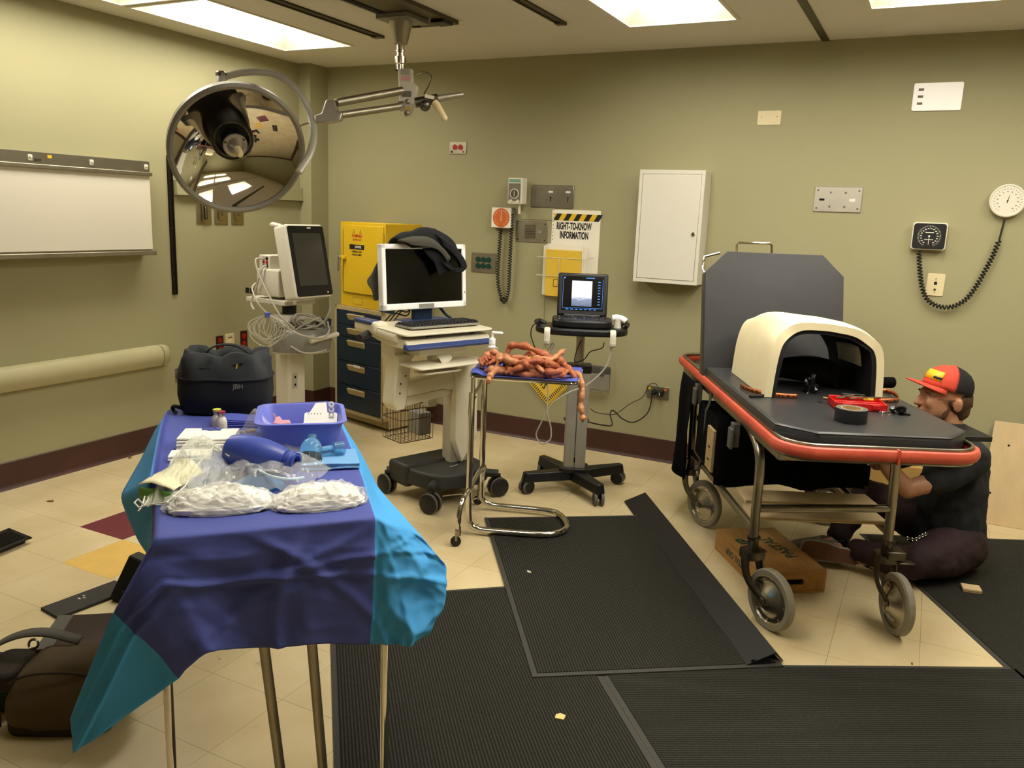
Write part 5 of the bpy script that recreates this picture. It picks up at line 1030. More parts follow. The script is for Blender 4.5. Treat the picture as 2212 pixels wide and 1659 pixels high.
b = MB(); b.prism(rect_pts(.24, .17, .012, 3, -.01, .13), 0, .20, T((0, .15, .0), 90)); b.build('rear_module', 'med_white', m_, bev=.006); MB().b2((-.10, .06, .21), (.10, .16, .30)).build('plug_module', 'med_white', m_, bev=.006)
for i, (x, z, c) in enumerate(((.085, .285, 'black_hole'), (.115, .262, 'red_plastic'), (.085, .262, 'red_plastic'), (.115, .24, 'grey_plastic'), (.085, .24, 'black_plastic'), (.115, .285, 'grey_plastic'))):
    MB().lathe([(0, 0), (.010, 0), (.010, .004), (0, .004)], 12, frame((-.1005, x, z-.006), (-1, 0, 0))).build('port', c, m_)
for y in (.18, .225): MB().b2((-.135, y, .05), (-.129, y+.03, .085)).build('rear_port', 'black_hole', m_)
b = MB(); b.b2((-.13, -.10, -.005), (.13, .26, .028)); b.build('mount_plate', 'med_white', m_, bev=.006); MB().b2((-.06, -.135, .0), (.09, -.10, .024)).build('front_lip', 'med_white', m_, bev=.004)
for pts in ([(-.105, .115, .275), (-.16, .12, .27), (-.17, .08, .18), (-.16, 0, .05), (-.15, -.08, -.06), (-.10, -.13, -.13), (-.08, -.14, -.17)], [(-.105, .085, .235), (-.15, .07, .22), (-.16, .12, .1), (-.17, .16, .0), (-.2, .1, -.04)]): MB().tube(spline(pts, 8), .006, 7).build('cable', 'cable_grey', m_)
# ================================================================ computer cart
CBv = Vector((-2.31, 3.80, 0)); CAN = 69.0; mat('cart_white', 'ddd6bf', .42); mat('cart_dark', '2b2b29', .55, var=.1, vs=60); mat('cart_blue', '2d3f74', .4); mat('cart_beige', 'b9b39f', .5)  # darker beige for the column core, vent slots and basket mount
t = thing('computer_cart', 'white rolling computer cart on a dark base with four twin castors', 'cart', CBv, CAN)
out = [(-.22, .20), (-.23, .10), (-.225, -.05), (-.18, -.17), (-.06, -.225), (.08, -.225), (.19, -.17), (.225, -.05), (.23, .10), (.22, .20)]
out = [(p.x, p.y) for p in spline([(q[0], q[1], 0) for q in out], 3)]
MB().prism(out, .10, .185, top=[(p[0]*.94, p[1]*.95) for p in out]).build('base_cover', 'cart_dark', t, bev=.014, seg=3)
MB().b2((-.235, .02, .075), (.235, .20, .20)).build('battery_box', 'cart_dark', t, bev=.02, seg=3)
MB().tube(spline([(-.03, -.10, .19), (.0, -.10, .191), (.03, -.09, .19)], 5), .003, 6).build('base_emblem', 'grey_plastic', t)
for sx, sy, a in ((-.235, -.205, 20), (.235, -.205, 75), (-.235, .205, 5), (.235, .205, 40)):
    q = MB().tube([(sx*.75, sy*.75, .135), (sx, sy, .13)], .024, 10).build('castor_arm', 'cart_dark', t); MB().cyl((sx, sy, .055), (sx, sy, .13), .014, 10).build('castor_stem', 'black_plastic', q)
    wM = T((sx-.0, sy, .056), 0, 90, a); wb = MB(); gr = MB()
    for s in (-.02, .02):
        wb.lathe([(0, s-.013), (.045, s-.013), (.052, s-.009), (.052, s+.009), (.045, s+.013), (0, s+.013)], 28, wM); gr.lathe([(.0525, s-.007), (.056, s-.006), (.056, s+.006), (.0525, s+.007)], 28, wM)
    wb.build('castor_wheel', 'black_plastic', q); gr.build('castor_tread', 'grey_rubber', q)
MB().tube(spline([(-.16, -.21, .08), (-.05, -.235, .075), (.0, -.25, .04), (.06, -.25, .045), (.16, -.2, .075)], 6), .004, 6).build('brake_wire', 'chrome', t)
# column: blade shaped front
cx0 = .095; b = MB(); b.add([(cx0-.075, -.07, .70), (cx0+.075, -.07, .70), (cx0+.075, -.085, .30), (cx0-.02, -.095, .17), (cx0-.085, -.085, .30)], [(0, 1, 2, 3, 4)]); 
b = MB(); pl = [(cx0-.07, .74), (cx0-.075, .33), (cx0-.02, .19), (cx0+.085, .33), (cx0+.075, .76)]; b.prism([(p[0], p[1]) for p in pl], .03, .075, T((0, 0, 0), 90)); b.build('column_panel', 'cart_white', t, bev=.006)
MB().b2((cx0-.06, -.03, .17), (cx0+.055, .06, .70)).build('column_core', 'cart_beige', t, bev=.008); MB().b2((cx0-.07, -.06, .58), (cx0-.045, .0, .66)).build('column_cutout', 'black_plastic', t, bev=.008)
ar = MB(); ar.prism([(-.36, .66), (-.33, .60), (-.05, .62), (.06, .60), (.16, .68), (.16, .76), (-.02, .755), (-.10, .70), (-.30, .68)], -.04, .05, T((0, 0, 0), 90)); ar.build('lift_arm', 'cart_white', t, bev=.008)
MB().prism([(-.36, .575), (-.30, .545), (.05, .58), (.05, .62), (-.30, .60)], -.03, .03, T((0, 0, 0), 90)).build('lower_arm', 'cart_white', t, bev=.006)
q = MB().prism([(-.375, .57), (-.35, .535), (-.30, .54), (-.285, .60), (-.255, .83), (-.345, .83)], -.05, .055, T((0, 0, 0), 90)).build('link_plate', 'cart_white', t, bev=.008)
for p in ((-.30, .72), (-.33, .68), (-.335, .63)): MB().cyl((p[0], -.056, p[1]), (p[0], -.0575, p[1]), .005, 8).build('screw', 'dark_steel', q)
# work surface
wx0, wx1 = -.405, .135
MB().prism([(-.215, .905), (-.20, .93), (.05, .955), (.20, .965), (.20, .93), (.05, .90), (-.10, .885), (-.19, .885)], wx0, wx1, Matrix(((0, 0, 1, 0), (1, 0, 0, 0), (0, 1, 0, 0), (0, 0, 0, 1)))).build('work_surface', 'cart_white', t, bev=.006)
MB().prism(rect_pts(wx1-wx0+.03, .40, .03, 4, (wx0+wx1)/2, .005), .955, .965, T((0, 0, .004), 2)).build('top_panel', 'cart_white', t, bev=.003)
MB().prism([(-.235, .880), (-.245, .893), (-.20, .915), (-.19, .885)], wx0-.01, wx1+.01, Matrix(((0, 0, 1, 0), (1, 0, 0, 0), (0, 1, 0, 0), (0, 0, 0, 1)))).build('blue_edge_trim', 'cart_blue', t, bev=.004)
for k in range(30): MB().box((wx0+.15+k*.009, -.215, .881), (.003, .02, .006)).build('vent_slot', 'cart_beige', t, sm=0)
for x in (wx0+.14, wx0+.42): MB().box((x, -.205, .945), (.03, .012, .008)).build('tray_latch', 'black_plastic', t)
MB().b2((wx0-.03, .03, .93), (wx0+.06, .235, .995)).build('side_wing', 'cart_white', t, bev=.02, seg=3); MB().b2((wx0-.036, .06, .975), (wx0+.03, .23, 1.0)).build('blue_wing_cap', 'cart_blue', t, bev=.012, seg=3)
MB().tube([(wx0-.02, .10, .93), (wx0-.10, .06, .915)], .02, 12).build('side_grip', 'dark_plastic', t); MB().tube([(wx0+.0, -.14, .935), (wx0+.0, .03, .945)], .024, 12).build('wrist_roll', 'cart_white', t)
MB().b2((-.29, -.16, .835), (.02, .12, .886)).build('under_box', 'cart_white', t, bev=.006); MB().b2((-.35, -.02, .80), (-.22, .10, .885)).build('pivot_head', 'cart_white', t, bev=.008)
MB().tube(spline([(-.13, -.14, .84), (-.13, -.17, .82), (-.125, -.18, .80), (-.12, -.17, .79)], 4), .045, 8, flat=.2, up=(0, 1, 0)).build('tray_bracket', 'cart_white', t)
MB().prism(rect_pts(.48, .20, .02, 4, -.12, -.17), .785, .795).build('mouse_tray', 'cart_white', t, bev=.003); MB().prism(rect_pts(.26, .10, .03, 4, -.20, -.20), .755, .765).build('tray_tongue', 'cart_white', t, bev=.003)
# wire basket on the cart
wb = MB(); mat('wire_bronze', '5a4a34', .4, .8); BX0, BX1, BY0, BY1, BZ0, BZ1 = -.17, .06, .17, .36, .28, .50
for z, k in ((BZ1, 1), (BZ0+.13, 1), (BZ0+.0, .94), (BZ1-.03, 1)): wb.tube([(p[0], p[1], z) for p in rect_pts((BX1-BX0)*k, (BY1-BY0)*k, .02, 3, (BX0+BX1)/2, (BY0+BY1)/2)], .0026, 5, True)
for i in range(10):
    x = BX0+.005+(BX1-BX0-.01)*i/9; wb.tube([(x, BY0, BZ1), (x, BY0+.005, BZ0), (x, BY1-.005, BZ0), (x, BY1, BZ1)], .0019, 4)
for i in range(8):
    y = BY0+.005+(BY1-BY0-.01)*i/7; wb.tube([(BX0, y, BZ1), (BX0+.005, y, BZ0), (BX1-.005, y, BZ0), (BX1, y, BZ1)], .0019, 4)
wb.build('wire_basket', 'wire_bronze', t); MB().b2((-.03, .19, .30), (.055, .30, .43)).build('power_brick', 'grey_plastic', t, bev=.005); MB().b2((-.02, .12, .48), (.04, .19, .60)).build('basket_mount', 'cart_beige', t, bev=.004)
# computer monitor
MO = T((0, .11, 0)); o = thing('computer_monitor', 'white framed widescreen computer monitor on the rolling cart', 'monitor', CBv+Matrix.Rotation(math.radians(CAN), 3, 'Z')@Vector((-.065, .11, .966)), CAN)
mw, mh, mz = .555, .345, .075; TI = T((0, 0, mz), -4)
b = MB(); hw = mw/2
for lo, hi in (((-hw, -.02, 0), (-hw+.026, .025, mh)), ((hw-.026, -.02, 0), (hw, .025, mh)), ((-hw, -.02, 0), (hw, .025, .034)), ((-hw, -.02, mh-.026), (hw, .025, mh))): b.b2(lo, hi, TI)
b.build('frame', 'gloss_white', o, bev=.005); MB().b2((-hw+.02, -.006, .02), (hw-.02, .03, mh-.02), TI).build('back_shell', 'gloss_white', o, bev=.01)
mat('lcd_black', '050505', .18); MB().b2((-hw+.024, -.012, .03), (hw-.024, -.008, mh-.024), TI).build('screen', 'lcd_black', o, sm=0)
MB().box((0, -.0208, .017), (.10, .001, .022), TI).build('maker_label', 'grey_plastic', o, sm=0); MB().box((hw-.012, -.0208, .08), (.005, .001, .008), TI).build('power_button', 'black_ink', o, sm=0)
MB().b2((-.06, .01, .012), (.06, .04, .11)).build('neck', 'navy_paint', o, bev=.004); MB().prism(rect_pts(.30, .20, .03, 5, .02, .0), 0, .014).build('foot', 'cart_blue', o, bev=.004); MB().tube(spline([(.04, .05, .10), (.12, .06, .09), (.17, .03, .03), (.2, .02, .01)], 6), .008, 8).build('cable_guide', 'navy_paint', o)
for k in range(3): MB().tube(spline([(-.22+.03*k, .06, .005), (-.16+.03*k, .06, .05+.01*k), (-.08, .05, .035+.02*k), (-.06, .04, .09)], 6), .004, 6).build('cable', 'black_rubber', o)
MB().b2((-.27, .0, .0), (-.20, .05, .09), T((0, 0, 0), 0, 14)).build('side_post', 'navy_paint', o, bev=.006)
kb = thing('keyboard', 'black computer keyboard lying on the rolling cart', 'keyboard', CBv+Matrix.Rotation(math.radians(CAN), 3, 'Z')@Vector((-.10, -.06, .9715)), CAN); mat('key_black', '16161a', .5); mat('key_grey', '8f8b80', .5)
MB().prism(rect_pts(.45, .155, .012, 3), 0, .012).build('tray', 'key_grey', kb, bev=.003); MB().prism(rect_pts(.445, .15, .012, 3), .0122, .016).build('deck', 'key_black', kb, bev=.002); km = None
for r in range(5):
    for c in range(19):
        if km is None: q = MB().prism(rect_pts(.019, .021, .002, 1), 0, .008, top=rect_pts(.015, .017, .002, 1)).build('key', 'key_black', kb); km = q.data
        else: q = D.objects.new('key', km); COL.objects.link(q); q.parent = kb
        q.location = (-.209+c*.0232+(.006*(r % 2)), -.055+r*.026, .016)
# garment draped over the monitor
mat('denim_black', '14161a', .9, bump=.3, bs=200, dist=.001); mat('grey_lining', '4c4a42', .9, var=.1, vs=20, bump=.2, bs=120)
gm = thing('draped_jacket', 'dark jacket with grey lining slung over the computer monitor', 'jacket', o.location.copy(), CAN); zt = mz+mh
def sheet(pts, name, m, seed, amp=.012, nu=5, solid=.008):
    rows = [spline(r, 5) for r in pts]; cols = list(zip(*rows)); cols = [spline(c, 5) for c in cols]; rows = [[p+Vector((amp*fnoise(p, 14, seed), amp*fnoise(p, 14, seed+4), amp*.8*fnoise(p, 14, seed+8))) for p in c] for c in cols]
    MB().grid(rows).build(name, m, gm, sm=180, solid=solid)
sheet([[(-.20, .08, zt-.03), (-.19, .03, zt+.03), (-.17, -.03, zt+.012), (-.13, -.045, zt-.012)], [(-.10, .09, zt+.0), (-.09, .03, zt+.062), (-.06, -.03, zt+.04), (-.02, -.052, zt-.018)], [(.03, .09, zt+.0), (.03, .03, zt+.085), (.05, -.03, zt+.055), (.06, -.055, zt-.03)], [(.14, .08, zt-.04), (.15, .03, zt+.03), (.16, -.03, zt+.01), (.16, -.055, zt-.09)], [(.18, .05, zt-.1), (.2, .02, zt-.04), (.21, -.04, zt-.09), (.2, -.055, zt-.15)]], 'jacket_body', 'denim_black', 2)
sheet([[(-.19, -.02, zt+.02), (-.17, -.055, zt+.012), (-.14, -.06, zt-.005)], [(-.09, -.03, zt+.042), (-.07, -.065, zt+.025), (-.05, -.07, zt-.012)], [(.02, -.04, zt+.03), (.03, -.07, zt+.0), (.03, -.07, zt-.03)], [(.10, -.055, zt-.045), (.11, -.075, zt-.07), (.10, -.07, zt-.09)]], 'grey_lining_fold', 'grey_lining', 6, .008)
sheet([[(.02, -.05, zt+.055), (.05, -.07, zt+.03), (.06, -.07, zt+.0)], [(.10, -.06, zt+.02), (.13, -.08, zt-.01), (.12, -.08, zt-.045)], [(.17, -.065, zt-.05), (.20, -.08, zt-.075), (.17, -.085, zt-.095)], [(.21, -.06, zt-.105), (.225, -.075, zt-.12), (.18, -.08, zt-.125)], [(.17, -.055, zt-.135), (.17, -.07, zt-.15), (.13, -.07, zt-.125)], [(.09, -.05, zt-.10), (.08, -.062, zt-.105), (.06, -.06, zt-.085)]], 'waistband', 'denim_black', 9, .005)
sheet([[(-.04, -.032, zt-.02), (-.01, -.04, zt-.06), (.03, -.04, zt-.10), (.06, -.04, zt-.17)], [(.02, -.04, zt-.02), (.05, -.05, zt-.06), (.09, -.05, zt-.10), (.10, -.045, zt-.15)], [(.09, -.04, zt-.05), (.12, -.05, zt-.09), (.14, -.05, zt-.115), (.13, -.045, zt-.14)]], 'hanging_flap', 'denim_black', 13, .004)
sheet([[(-.27, .04, zt-.09), (-.30, .05, zt-.15), (-.325, .05, zt-.20), (-.29, .05, zt-.26)], [(-.24, .06, zt-.07), (-.25, .07, zt-.15), (-.27, .07, zt-.2), (-.26, .07, zt-.30)], [(-.2, .08, zt-.03), (-.21, .09, zt-.15), (-.22, .09, zt-.2), (-.22, .09, zt-.28)]], 'hanging_sleeve', 'grey_lining', 17, .012)
# ================================================================ chrome instrument stand with prop intestines
SO = Vector((-1.945, 3.525, 0)); SA = 19.0; t = thing('instrument_stand', 'chrome instrument stand with a tray on two posts and a looped base', 'stand', SO, SA)
def tb(pts, r, name, n=8, m='chrome'): return MB().tube(spline(pts, n), r, 12).build(name, m, t)
q = .18
tb([(0, -q, .45), (0, -q, .12), (.01, -q, .06), (.045, -q, .036), (.12, -q, .031), (.36, -q+.01, .031), (.44, -q+.05, .031), (.475, -q+.12, .031), (.47, q-.16, .031), (.43, q-.06, .031), (.36, q-.01, .031), (.12, q, .031), (.045, q, .036), (.01, q, .06), (0, q, .12), (0, q, .45)], .0155, 'base_loop')
for s in (-1, 1):
    MB().cyl((0, s*q, .40), (0, s*q, .72), .0155, 14).build('outer_post', 'chrome', t); MB().cyl((.004, s*q, .70), (.004, s*q, .79), .011, 12).build('inner_post', 'chrome', t)
tb([(0, -q, .70), (.005, -.05, .715), (.006, .05, .735), (0, q, .75)], .009, 'upper_brace'); MB().box((0, -q+.02, .69), (.03, .05, .012)).build('clamp', 'dark_steel', t, bev=.003)
tb([(-.02, -q-.15, .075), (-.02, -q-.14, .16), (-.01, -q-.10, .215), (0, -q, .235), (0, 0, .24), (0, q, .235), (-.0, q+.05, .20), (-.02, q+.07, .13), (-.02, q+.075, .07)], .0125, 'castor_leg')
for y in (-q-.155, q+.078):
    p = MB().lathe([(0, 0), (.015, 0), (.015, .03), (0, .03)], 12, T((-.02, y, .055))).build('castor_fork', 'steel', t); MB().lathe([(0, -.009), (.022, -.009), (.025, -.006), (.025, .006), (.022, .009), (0, .009)], 20, T((-.03, y, .025), 90, 0, 25)).build('castor_wheel', 'black_rubber', p); MB().box((-.027, y, .043), (.012, .026, .03)).build('castor_bracket', 'steel', p, bev=.003)
TX0, TX1, TY0, TY1, TRZ = -.012, .50, -.19, .185, .795
rp = [(p[0], p[1]) for p in rect_pts(TX1-TX0, TY1-TY0, .05, 6, (TX0+TX1)/2, (TY0+TY1)/2)]
MB().tube([(p[0], p[1], TRZ) for p in rp], .007, 8, True).build('tray_frame', 'chrome', t)
n = len(rp); sc = lambda k, z: [((p[0]-.244)*k+.244, (p[1]+.0025)*k-.0025, z) for p in rp]
b = MB(); b.grid([sc(1.03, TRZ+.010), sc(.995, TRZ+.009), sc(.96, TRZ-.006), sc(.93, TRZ-.008)], True); b.f.append(tuple(range(3*n, 4*n))); b.build('tray_pan', 'plate_shiny', t)
cl = thing('tray_cloth', 'dark blue cloth liner on the chrome instrument tray', 'cloth', SO, SA); rows = []
for i in range(17):
    r = []
    for j in range(17):
        u, v = i/16, j/16; x = TX0+.0+(TX1-TX0)*u; y = TY0+.0+(TY1-TY0)*v; e = min(u, 1-u, v, 1-v); z = TRZ+.0005+(.013 if e < .02 else .004 if e < .1 else -.004)+.003*fnoise((u*5, v*5, 0), 1, 3)+(.012 if u < .07 else 0)
        r.append((x+.01*fnoise((u*3, v*3, 2), 1, 1), y, z))
    rows.append(r)
MB().grid(rows).build('cloth', 'towel_blue', cl, sm=180, solid=.002)
mat('flesh', 'b96c45', .5, var=.4, vs=14, bump=1, bs=38, dist=.01, col2='96492c', coat=.1); mat('flesh_pale', 'c98e63', .5, var=.4, vs=12, bump=1, bs=34, dist=.01, col2='ab6440', coat=.1)
it = thing('prop_intestines', 'tangled heap of orange-brown prop intestines hanging over the tray edge', 'prop', SO, SA); rr = random.Random(11)
def strand(pts, r, m, seed, parent=it):
    p = spline(pts, 10); k = len(p); p = [q+Vector((.006*fnoise(q, 25, seed), .006*fnoise(q, 25, seed+3), .005*fnoise(q, 25, seed+6))) for q in p]
    MB().tube(p, lambda f: 1.12*r*(.70+.7*abs(fnoise((f*7, seed, 0), 1, seed))+.18*math.sin(f*40+seed))*min(1, 6*min(f, 1-f)+.45), 12).build('strand', m, parent, sm=180)
z0 = TRZ+.022
S = [([(.02, -.05, z0), (.03, -.02, z0+.05), (.06, .0, z0+.075), (.10, -.02, z0+.06), (.11, -.10, z0+.03), (.095, -.17, z0), (.085, -.205, z0-.015), (.08, -.21, z0-.045)], .017), ([(.12, .02, z0+.04), (.15, .04, z0+.10), (.20, .03, z0+.11), (.26, .0, z0+.10), (.33, -.02, z0+.075), (.40, -.03, z0+.05), (.44, -.05, z0+.03), (.47, -.06, z0+.0), (.49, -.08, z0-.03)], .018),
     ([(.40, .0, z0+.02), (.46, -.04, z0+.0), (.505, -.08, z0-.01), (.52, -.10, z0-.07), (.515, -.11, z0-.13), (.525, -.11, z0-.18), (.53, -.11, z0-.225)], .015), ([(.10, -.08, z0), (.17, -.12, z0+.005), (.25, -.14, z0), (.33, -.13, z0+.005), (.40, -.12, z0), (.45, -.09, z0+.02)], .017), ([(.18, -.05, z0+.045), (.22, -.10, z0+.03), (.27, -.13, z0+.03), (.33, -.10, z0+.045), (.37, -.06, z0+.07), (.40, .0, z0+.09), (.42, .04, z0+.10)], .014),
     ([(.03, .06, z0), (.08, .09, z0+.02), (.15, .10, z0+.03), (.23, .09, z0+.03), (.32, .10, z0+.02), (.40, .09, z0+.01)], .02), ([(.13, -.02, z0+.05), (.145, -.08, z0+.055), (.17, -.13, z0+.03), (.19, -.16, z0+.0)], .014), ([(.22, .05, z0+.06), (.28, .02, z0+.06), (.34, .04, z0+.05), (.39, -.02, z0+.035), (.36, -.08, z0+.015)], .016), ([(.05, -.12, z0), (.12, -.14, z0+.01), (.2, -.09, z0+.01), (.28, -.07, z0+.01), (.38, -.03, z0)], .02), ([(.15, .0, z0+.01), (.2, .0, z0+.02), (.28, .0, z0+.01), (.35, .02, z0)], .022)]
for k in range(7):
    x0_ = rr.uniform(.06, .2); y0_ = rr.uniform(-.14, .08); S.append(([(x0_+.05*i+rr.uniform(-.03, .03), y0_+rr.uniform(-.06, .06), z0+rr.uniform(.0, .07)) for i in range(6)], rr.uniform(.012, .017)))
for k, (p, r) in enumerate(S): strand(p, r, 'flesh' if k % 2 else 'flesh_pale', k+1)
for k in range(5): strand([(.03+.012*k, -.09+.02*k, z0+.02+.008*k), (.01+.01*k, -.05+.01*k, z0+.045), (.05, -.01, z0+.06-.008*k), (.08+.005*k, -.05, z0+.045), (.06, -.09+.01*k, z0+.03)], .010, 'flesh', 30+k)
ys = thing('yellow_pouch', 'yellow printed pouch half buried in the prop intestines', 'pouch', SO, SA); MB().grid([[(.21+.12*i/5, -.03+.07*j/4, z0+.035+.03*math.sin(i*.6)+.012*fnoise((i*.4, j*.5, 0), 1, 5)) for j in range(5)] for i in range(6)]).build('pouch', 'yellow_paper', ys, solid=.004)
for k in range(6): MB().box((.225+.018*k, -.015, z0+.062+.008*math.sin(k*.6)), (.006, .04, .002)).build('print_bar', 'black_ink', ys, sm=0)
sb = thing('sanitizer_bottle', 'clear pump bottle of hand sanitizer standing on the instrument tray', 'bottle', SO+Matrix.Rotation(math.radians(SA), 3, 'Z')@Vector((.045, .10, TRZ+.001)), SA+20); mat('gel_clear', 'd9d6ca', .08, trans=.7, ior=1.3)
MB().prism(rect_pts(.068, .042, .014, 5), 0, .105, top=rect_pts(.064, .04, .014, 5)).build('bottle_body', 'gel_clear', sb, bev=.006, seg=3); MB().lathe([(.02, .105), (.014, .114), (.012, .118), (.0165, .118), (.0165, .145), (.012, .150), (.006, .152), (.006, .175), (0, .175)], 20).build('pump_collar', 'gloss_white', sb); MB().b2((-.014, -.010, .172), (.044, .010, .184), T((0, 0, 0), 0, 3)).build('pump_head', 'gloss_white', sb, bev=.004); MB().box((.004, -.0216, .055), (.044, .0006, .06)).build('label', 'pink_plastic', sb)
# ================================================================ ultrasound on its stand
UB = Vector((-1.72, 4.29, 0)); UA = 24.0; t = thing('ultrasound_stand', 'grey column ultrasound stand on a black four-legged castor base', 'stand', UB, UA); mat('us_black', '111214', .42); mat('us_grey', 'aaa79b', .4, .35, var=.08, vs=10)
for k, (a, L_) in enumerate(((-157, .30), (-62, .30), (28, .32), (128, .30))):
    R = T((0, 0, 0), 0, 0, a); q = MB().prism([(0, -.05), (L_*.7, -.038), (L_, -.034), (L_+.02, -.02), (L_+.02, .02), (L_, .034), (L_*.7, .038), (0, .05)], .07, .125, R, top=[(0, -.04), (L_*.7, -.028), (L_, -.024), (L_+.01, -.014), (L_+.01, .014), (L_, .024), (L_*.7, .028), (0, .04)]).build('base_leg', 'us_black', t, bev=.006)
    c = R@Vector((L_-.01, 0, .04)); wM = T(c, 0, 90, a+(70 if k in (1,) else 90-a*0+20 if k == 0 else 40)); wb = MB(); gr = MB()
    for s in (-.019, .019): wb.lathe([(0, s-.010), (.03, s-.010), (.034, s-.007), (.034, s+.007), (.03, s+.010), (0, s+.010)], 24, wM); gr.lathe([(.0342, s-.009), (.039, s-.008), (.039, s+.008), (.0342, s+.009)], 24, wM)
    wb.build('castor_wheel', 'us_black', q); gr.build('castor_tread', 'grey_rubber', q); MB().cyl(c, c+Vector((0, 0, .04)), .014, 10).build('castor_stem', 'us_black', q)
MB().prism(rect_pts(.17, .14, .03, 4), .115, .145).build('base_hub', 'us_black', t, bev=.006)
MB().prism(rect_pts(.125, .095, .012, 3), .14, .70).build('column', 'us_grey', t, bev=.003); MB().box((.0, -.0483, .42), (.004, .002, .55)).build('column_groove', 'dark_steel', t, sm=0); MB().box((.0, -.0485, .19), (.008, .003, .03)).build('column_slot', 'black_hole', t, sm=0)
MB().prism(rect_pts(.14, .105, .012, 3), .70, .745).build('column_cap', 'us_black', t, bev=.004); MB().cyl((0, 0, .745), (0, 0, .93), .024, 18).build('inner_pole', 'cast_alu', t)
for s in (-1, 1): MB().cyl((s*.0625, 0, .42), (s*.072, 0, .42), .009, 10).build('side_bolt', 'dark_steel', t)
pf_ = [(p.x, p.y) for p in spline([(-.255, -.02, 0), (-.24, -.10, 0), (-.16, -.165, 0), (0, -.185, 0), (.16, -.165, 0), (.24, -.10, 0), (.255, -.02, 0), (.22, .08, 0), (.10, .11, 0), (-.10, .11, 0), (-.22, .08, 0)], 3, True)]
MB().prism(pf_, .925, .965).build('platform', 'us_black', t, bev=.012, seg=3)
q = MB().tube(spline([(.20, .02, .965), (.24, .02, .985), (.255, -.03, .985), (.24, -.09, .975)], 6), .012, 8).build('side_handle', 'us_black', t); MB().tube(spline([(-.20, .02, .965), (-.24, .02, .98), (-.255, -.03, .98), (-.24, -.09, .975)], 6), .012, 8).build('side_handle', 'us_black', t)
for x, a in ((-.19, -18), (.165, 12)): MB().tube(spline([(x, -.17, .965), (x, -.20, .95), (x, -.205, .90), (x, -.195, .88), (x, -.22, .885), (x, -.225, .905)], 5), .016, 8, flat=.3, up=(0, 1, 0)).build('cable_hook', 'med_white', t)
pb = thing('ultrasound_probe', 'white ultrasound probe resting in a holder on the stand platform', 'probe', UB+Matrix.Rotation(math.radians(UA), 3, 'Z')@Vector((.195, -.06, .966)), UA); MB().cyl((0, 0, 0), (0, 0, .05), .022, 16, .018).build('probe_holder', 'med_white', pb); MB().tube(spline([(-.03, .0, .055), (.0, 0, .058), (.03, -.005, .05), (.045, -.01, .04)], 5), .017, 10).build('probe_body', 'gloss_white', pb)
us = thing('ultrasound_machine', 'open black portable ultrasound machine showing a grey scan', 'ultrasound', UB+Matrix.Rotation(math.radians(UA), 3, 'Z')@Vector((.0, -.03, .966)), UA)
bpts = [(p.x, p.y) for p in spline([(-.155, .09, 0), (-.165, -.02, 0), (-.15, -.10, 0), (-.06, -.135, 0), (.06, -.135, 0), (.15, -.10, 0), (.165, -.02, 0), (.155, .09, 0), (.05, .10, 0), (-.05, .10, 0)], 3, True)]
MB().prism(bpts, 0, .045).build('console', 'us_black', us, bev=.012, seg=3); rk = random.Random(5)
for r in range(4):
    for c in range(11): MB().b2((-.12+c*.0225, .055-r*.016, .0452), (-.12+c*.0225+.017, .067-r*.016, .0475)).build('key', 'us_black', us, sm=0)
for k in range(34):
    x = rk.uniform(-.13, .13); y = rk.uniform(-.10, .06); MB().box((x, y, .0478 if y > -.005 else .0454), (.006, .002, .0004)).build('key_mark', 'paper', us, sm=0)
MB().box((.0, -.055, .0456), (.07, .035, .001)).build('touch_pad', 'bezel_black', us)
LT = T((0, .085, .045), -14)
MB().b2((-.142, 0, 0), (.142, .022, .245), LT).build('lid', 'us_black', us, bev=.012, seg=3); MB().b2((-.118, -.0012, .03), (.118, .0, .225), LT).build('display', 'lcd_black', us, sm=0)
def uscan():
    m = D.materials.new('scan_image'); m.use_nodes = True; N = m.node_tree.nodes; L = m.node_tree.links; b = N['Principled BSDF']; tc = N.new('ShaderNodeTexCoord'); sp = N.new('ShaderNodeSeparateXYZ'); L.new(tc.outputs['Generated'], sp.inputs[0])
    n = N.new('ShaderNodeTexNoise'); n.inputs['Scale'].default_value = 5; n.inputs['Detail'].default_value = 8; mp = N.new('ShaderNodeMapping'); mp.inputs['Scale'].default_value = (1, 1, 4); mp.inputs['Rotation'].default_value = (0, .35, 0); L.new(tc.outputs['Generated'], mp.inputs[0]); L.new(mp.outputs[0], n.inputs[0])
    r = N.new('ShaderNodeValToRGB'); e = r.color_ramp; e.elements[0].position = .0; e.elements[0].color = (.02, .03, .06, 1); e.elements[1].position = .62; e.elements[1].color = (1, 1, 1, 1); x = e.elements.new(.45); x.color = (.22, .28, .42, 1)
    ad = N.new('ShaderNodeMath'); ad.operation = 'MULTIPLY_ADD'; ad.inputs[1].default_value = .35; L.new(n.outputs[0], ad.inputs[0]); L.new(sp.outputs[2], ad.inputs[2]); s2 = N.new('ShaderNodeMath'); s2.operation = 'SUBTRACT'; s2.inputs[1].default_value = -.02; L.new(ad.outputs[0], s2.inputs[0]); L.new(s2.outputs[0], r.inputs[0])
    b.inputs['Base Color'].default_value = (0, 0, 0, 1); L.new(r.outputs[0], b.inputs['Emission Color']); b.inputs['Emission Strength'].default_value = 1.0; MATS['scan_image'] = m
uscan(); MB().b2((-.062, -.0022, .055), (.052, -.0014, .20), LT).build('scan_picture', 'scan_image', us, sm=0)
mat('ui_blue', '2a5fa8', .5, emit='3f86d8', es=.9)
for x in range(7): MB().box((-.085+x*.026, -.002, .037), (.016, .0008, .004), LT).build('screen_text', 'ui_blue', us, sm=0)
for k in range(9): MB().box((.092, -.002, .195-k*.016), (.014, .0008, .004), LT).build('screen_text', 'ui_blue', us, sm=0)
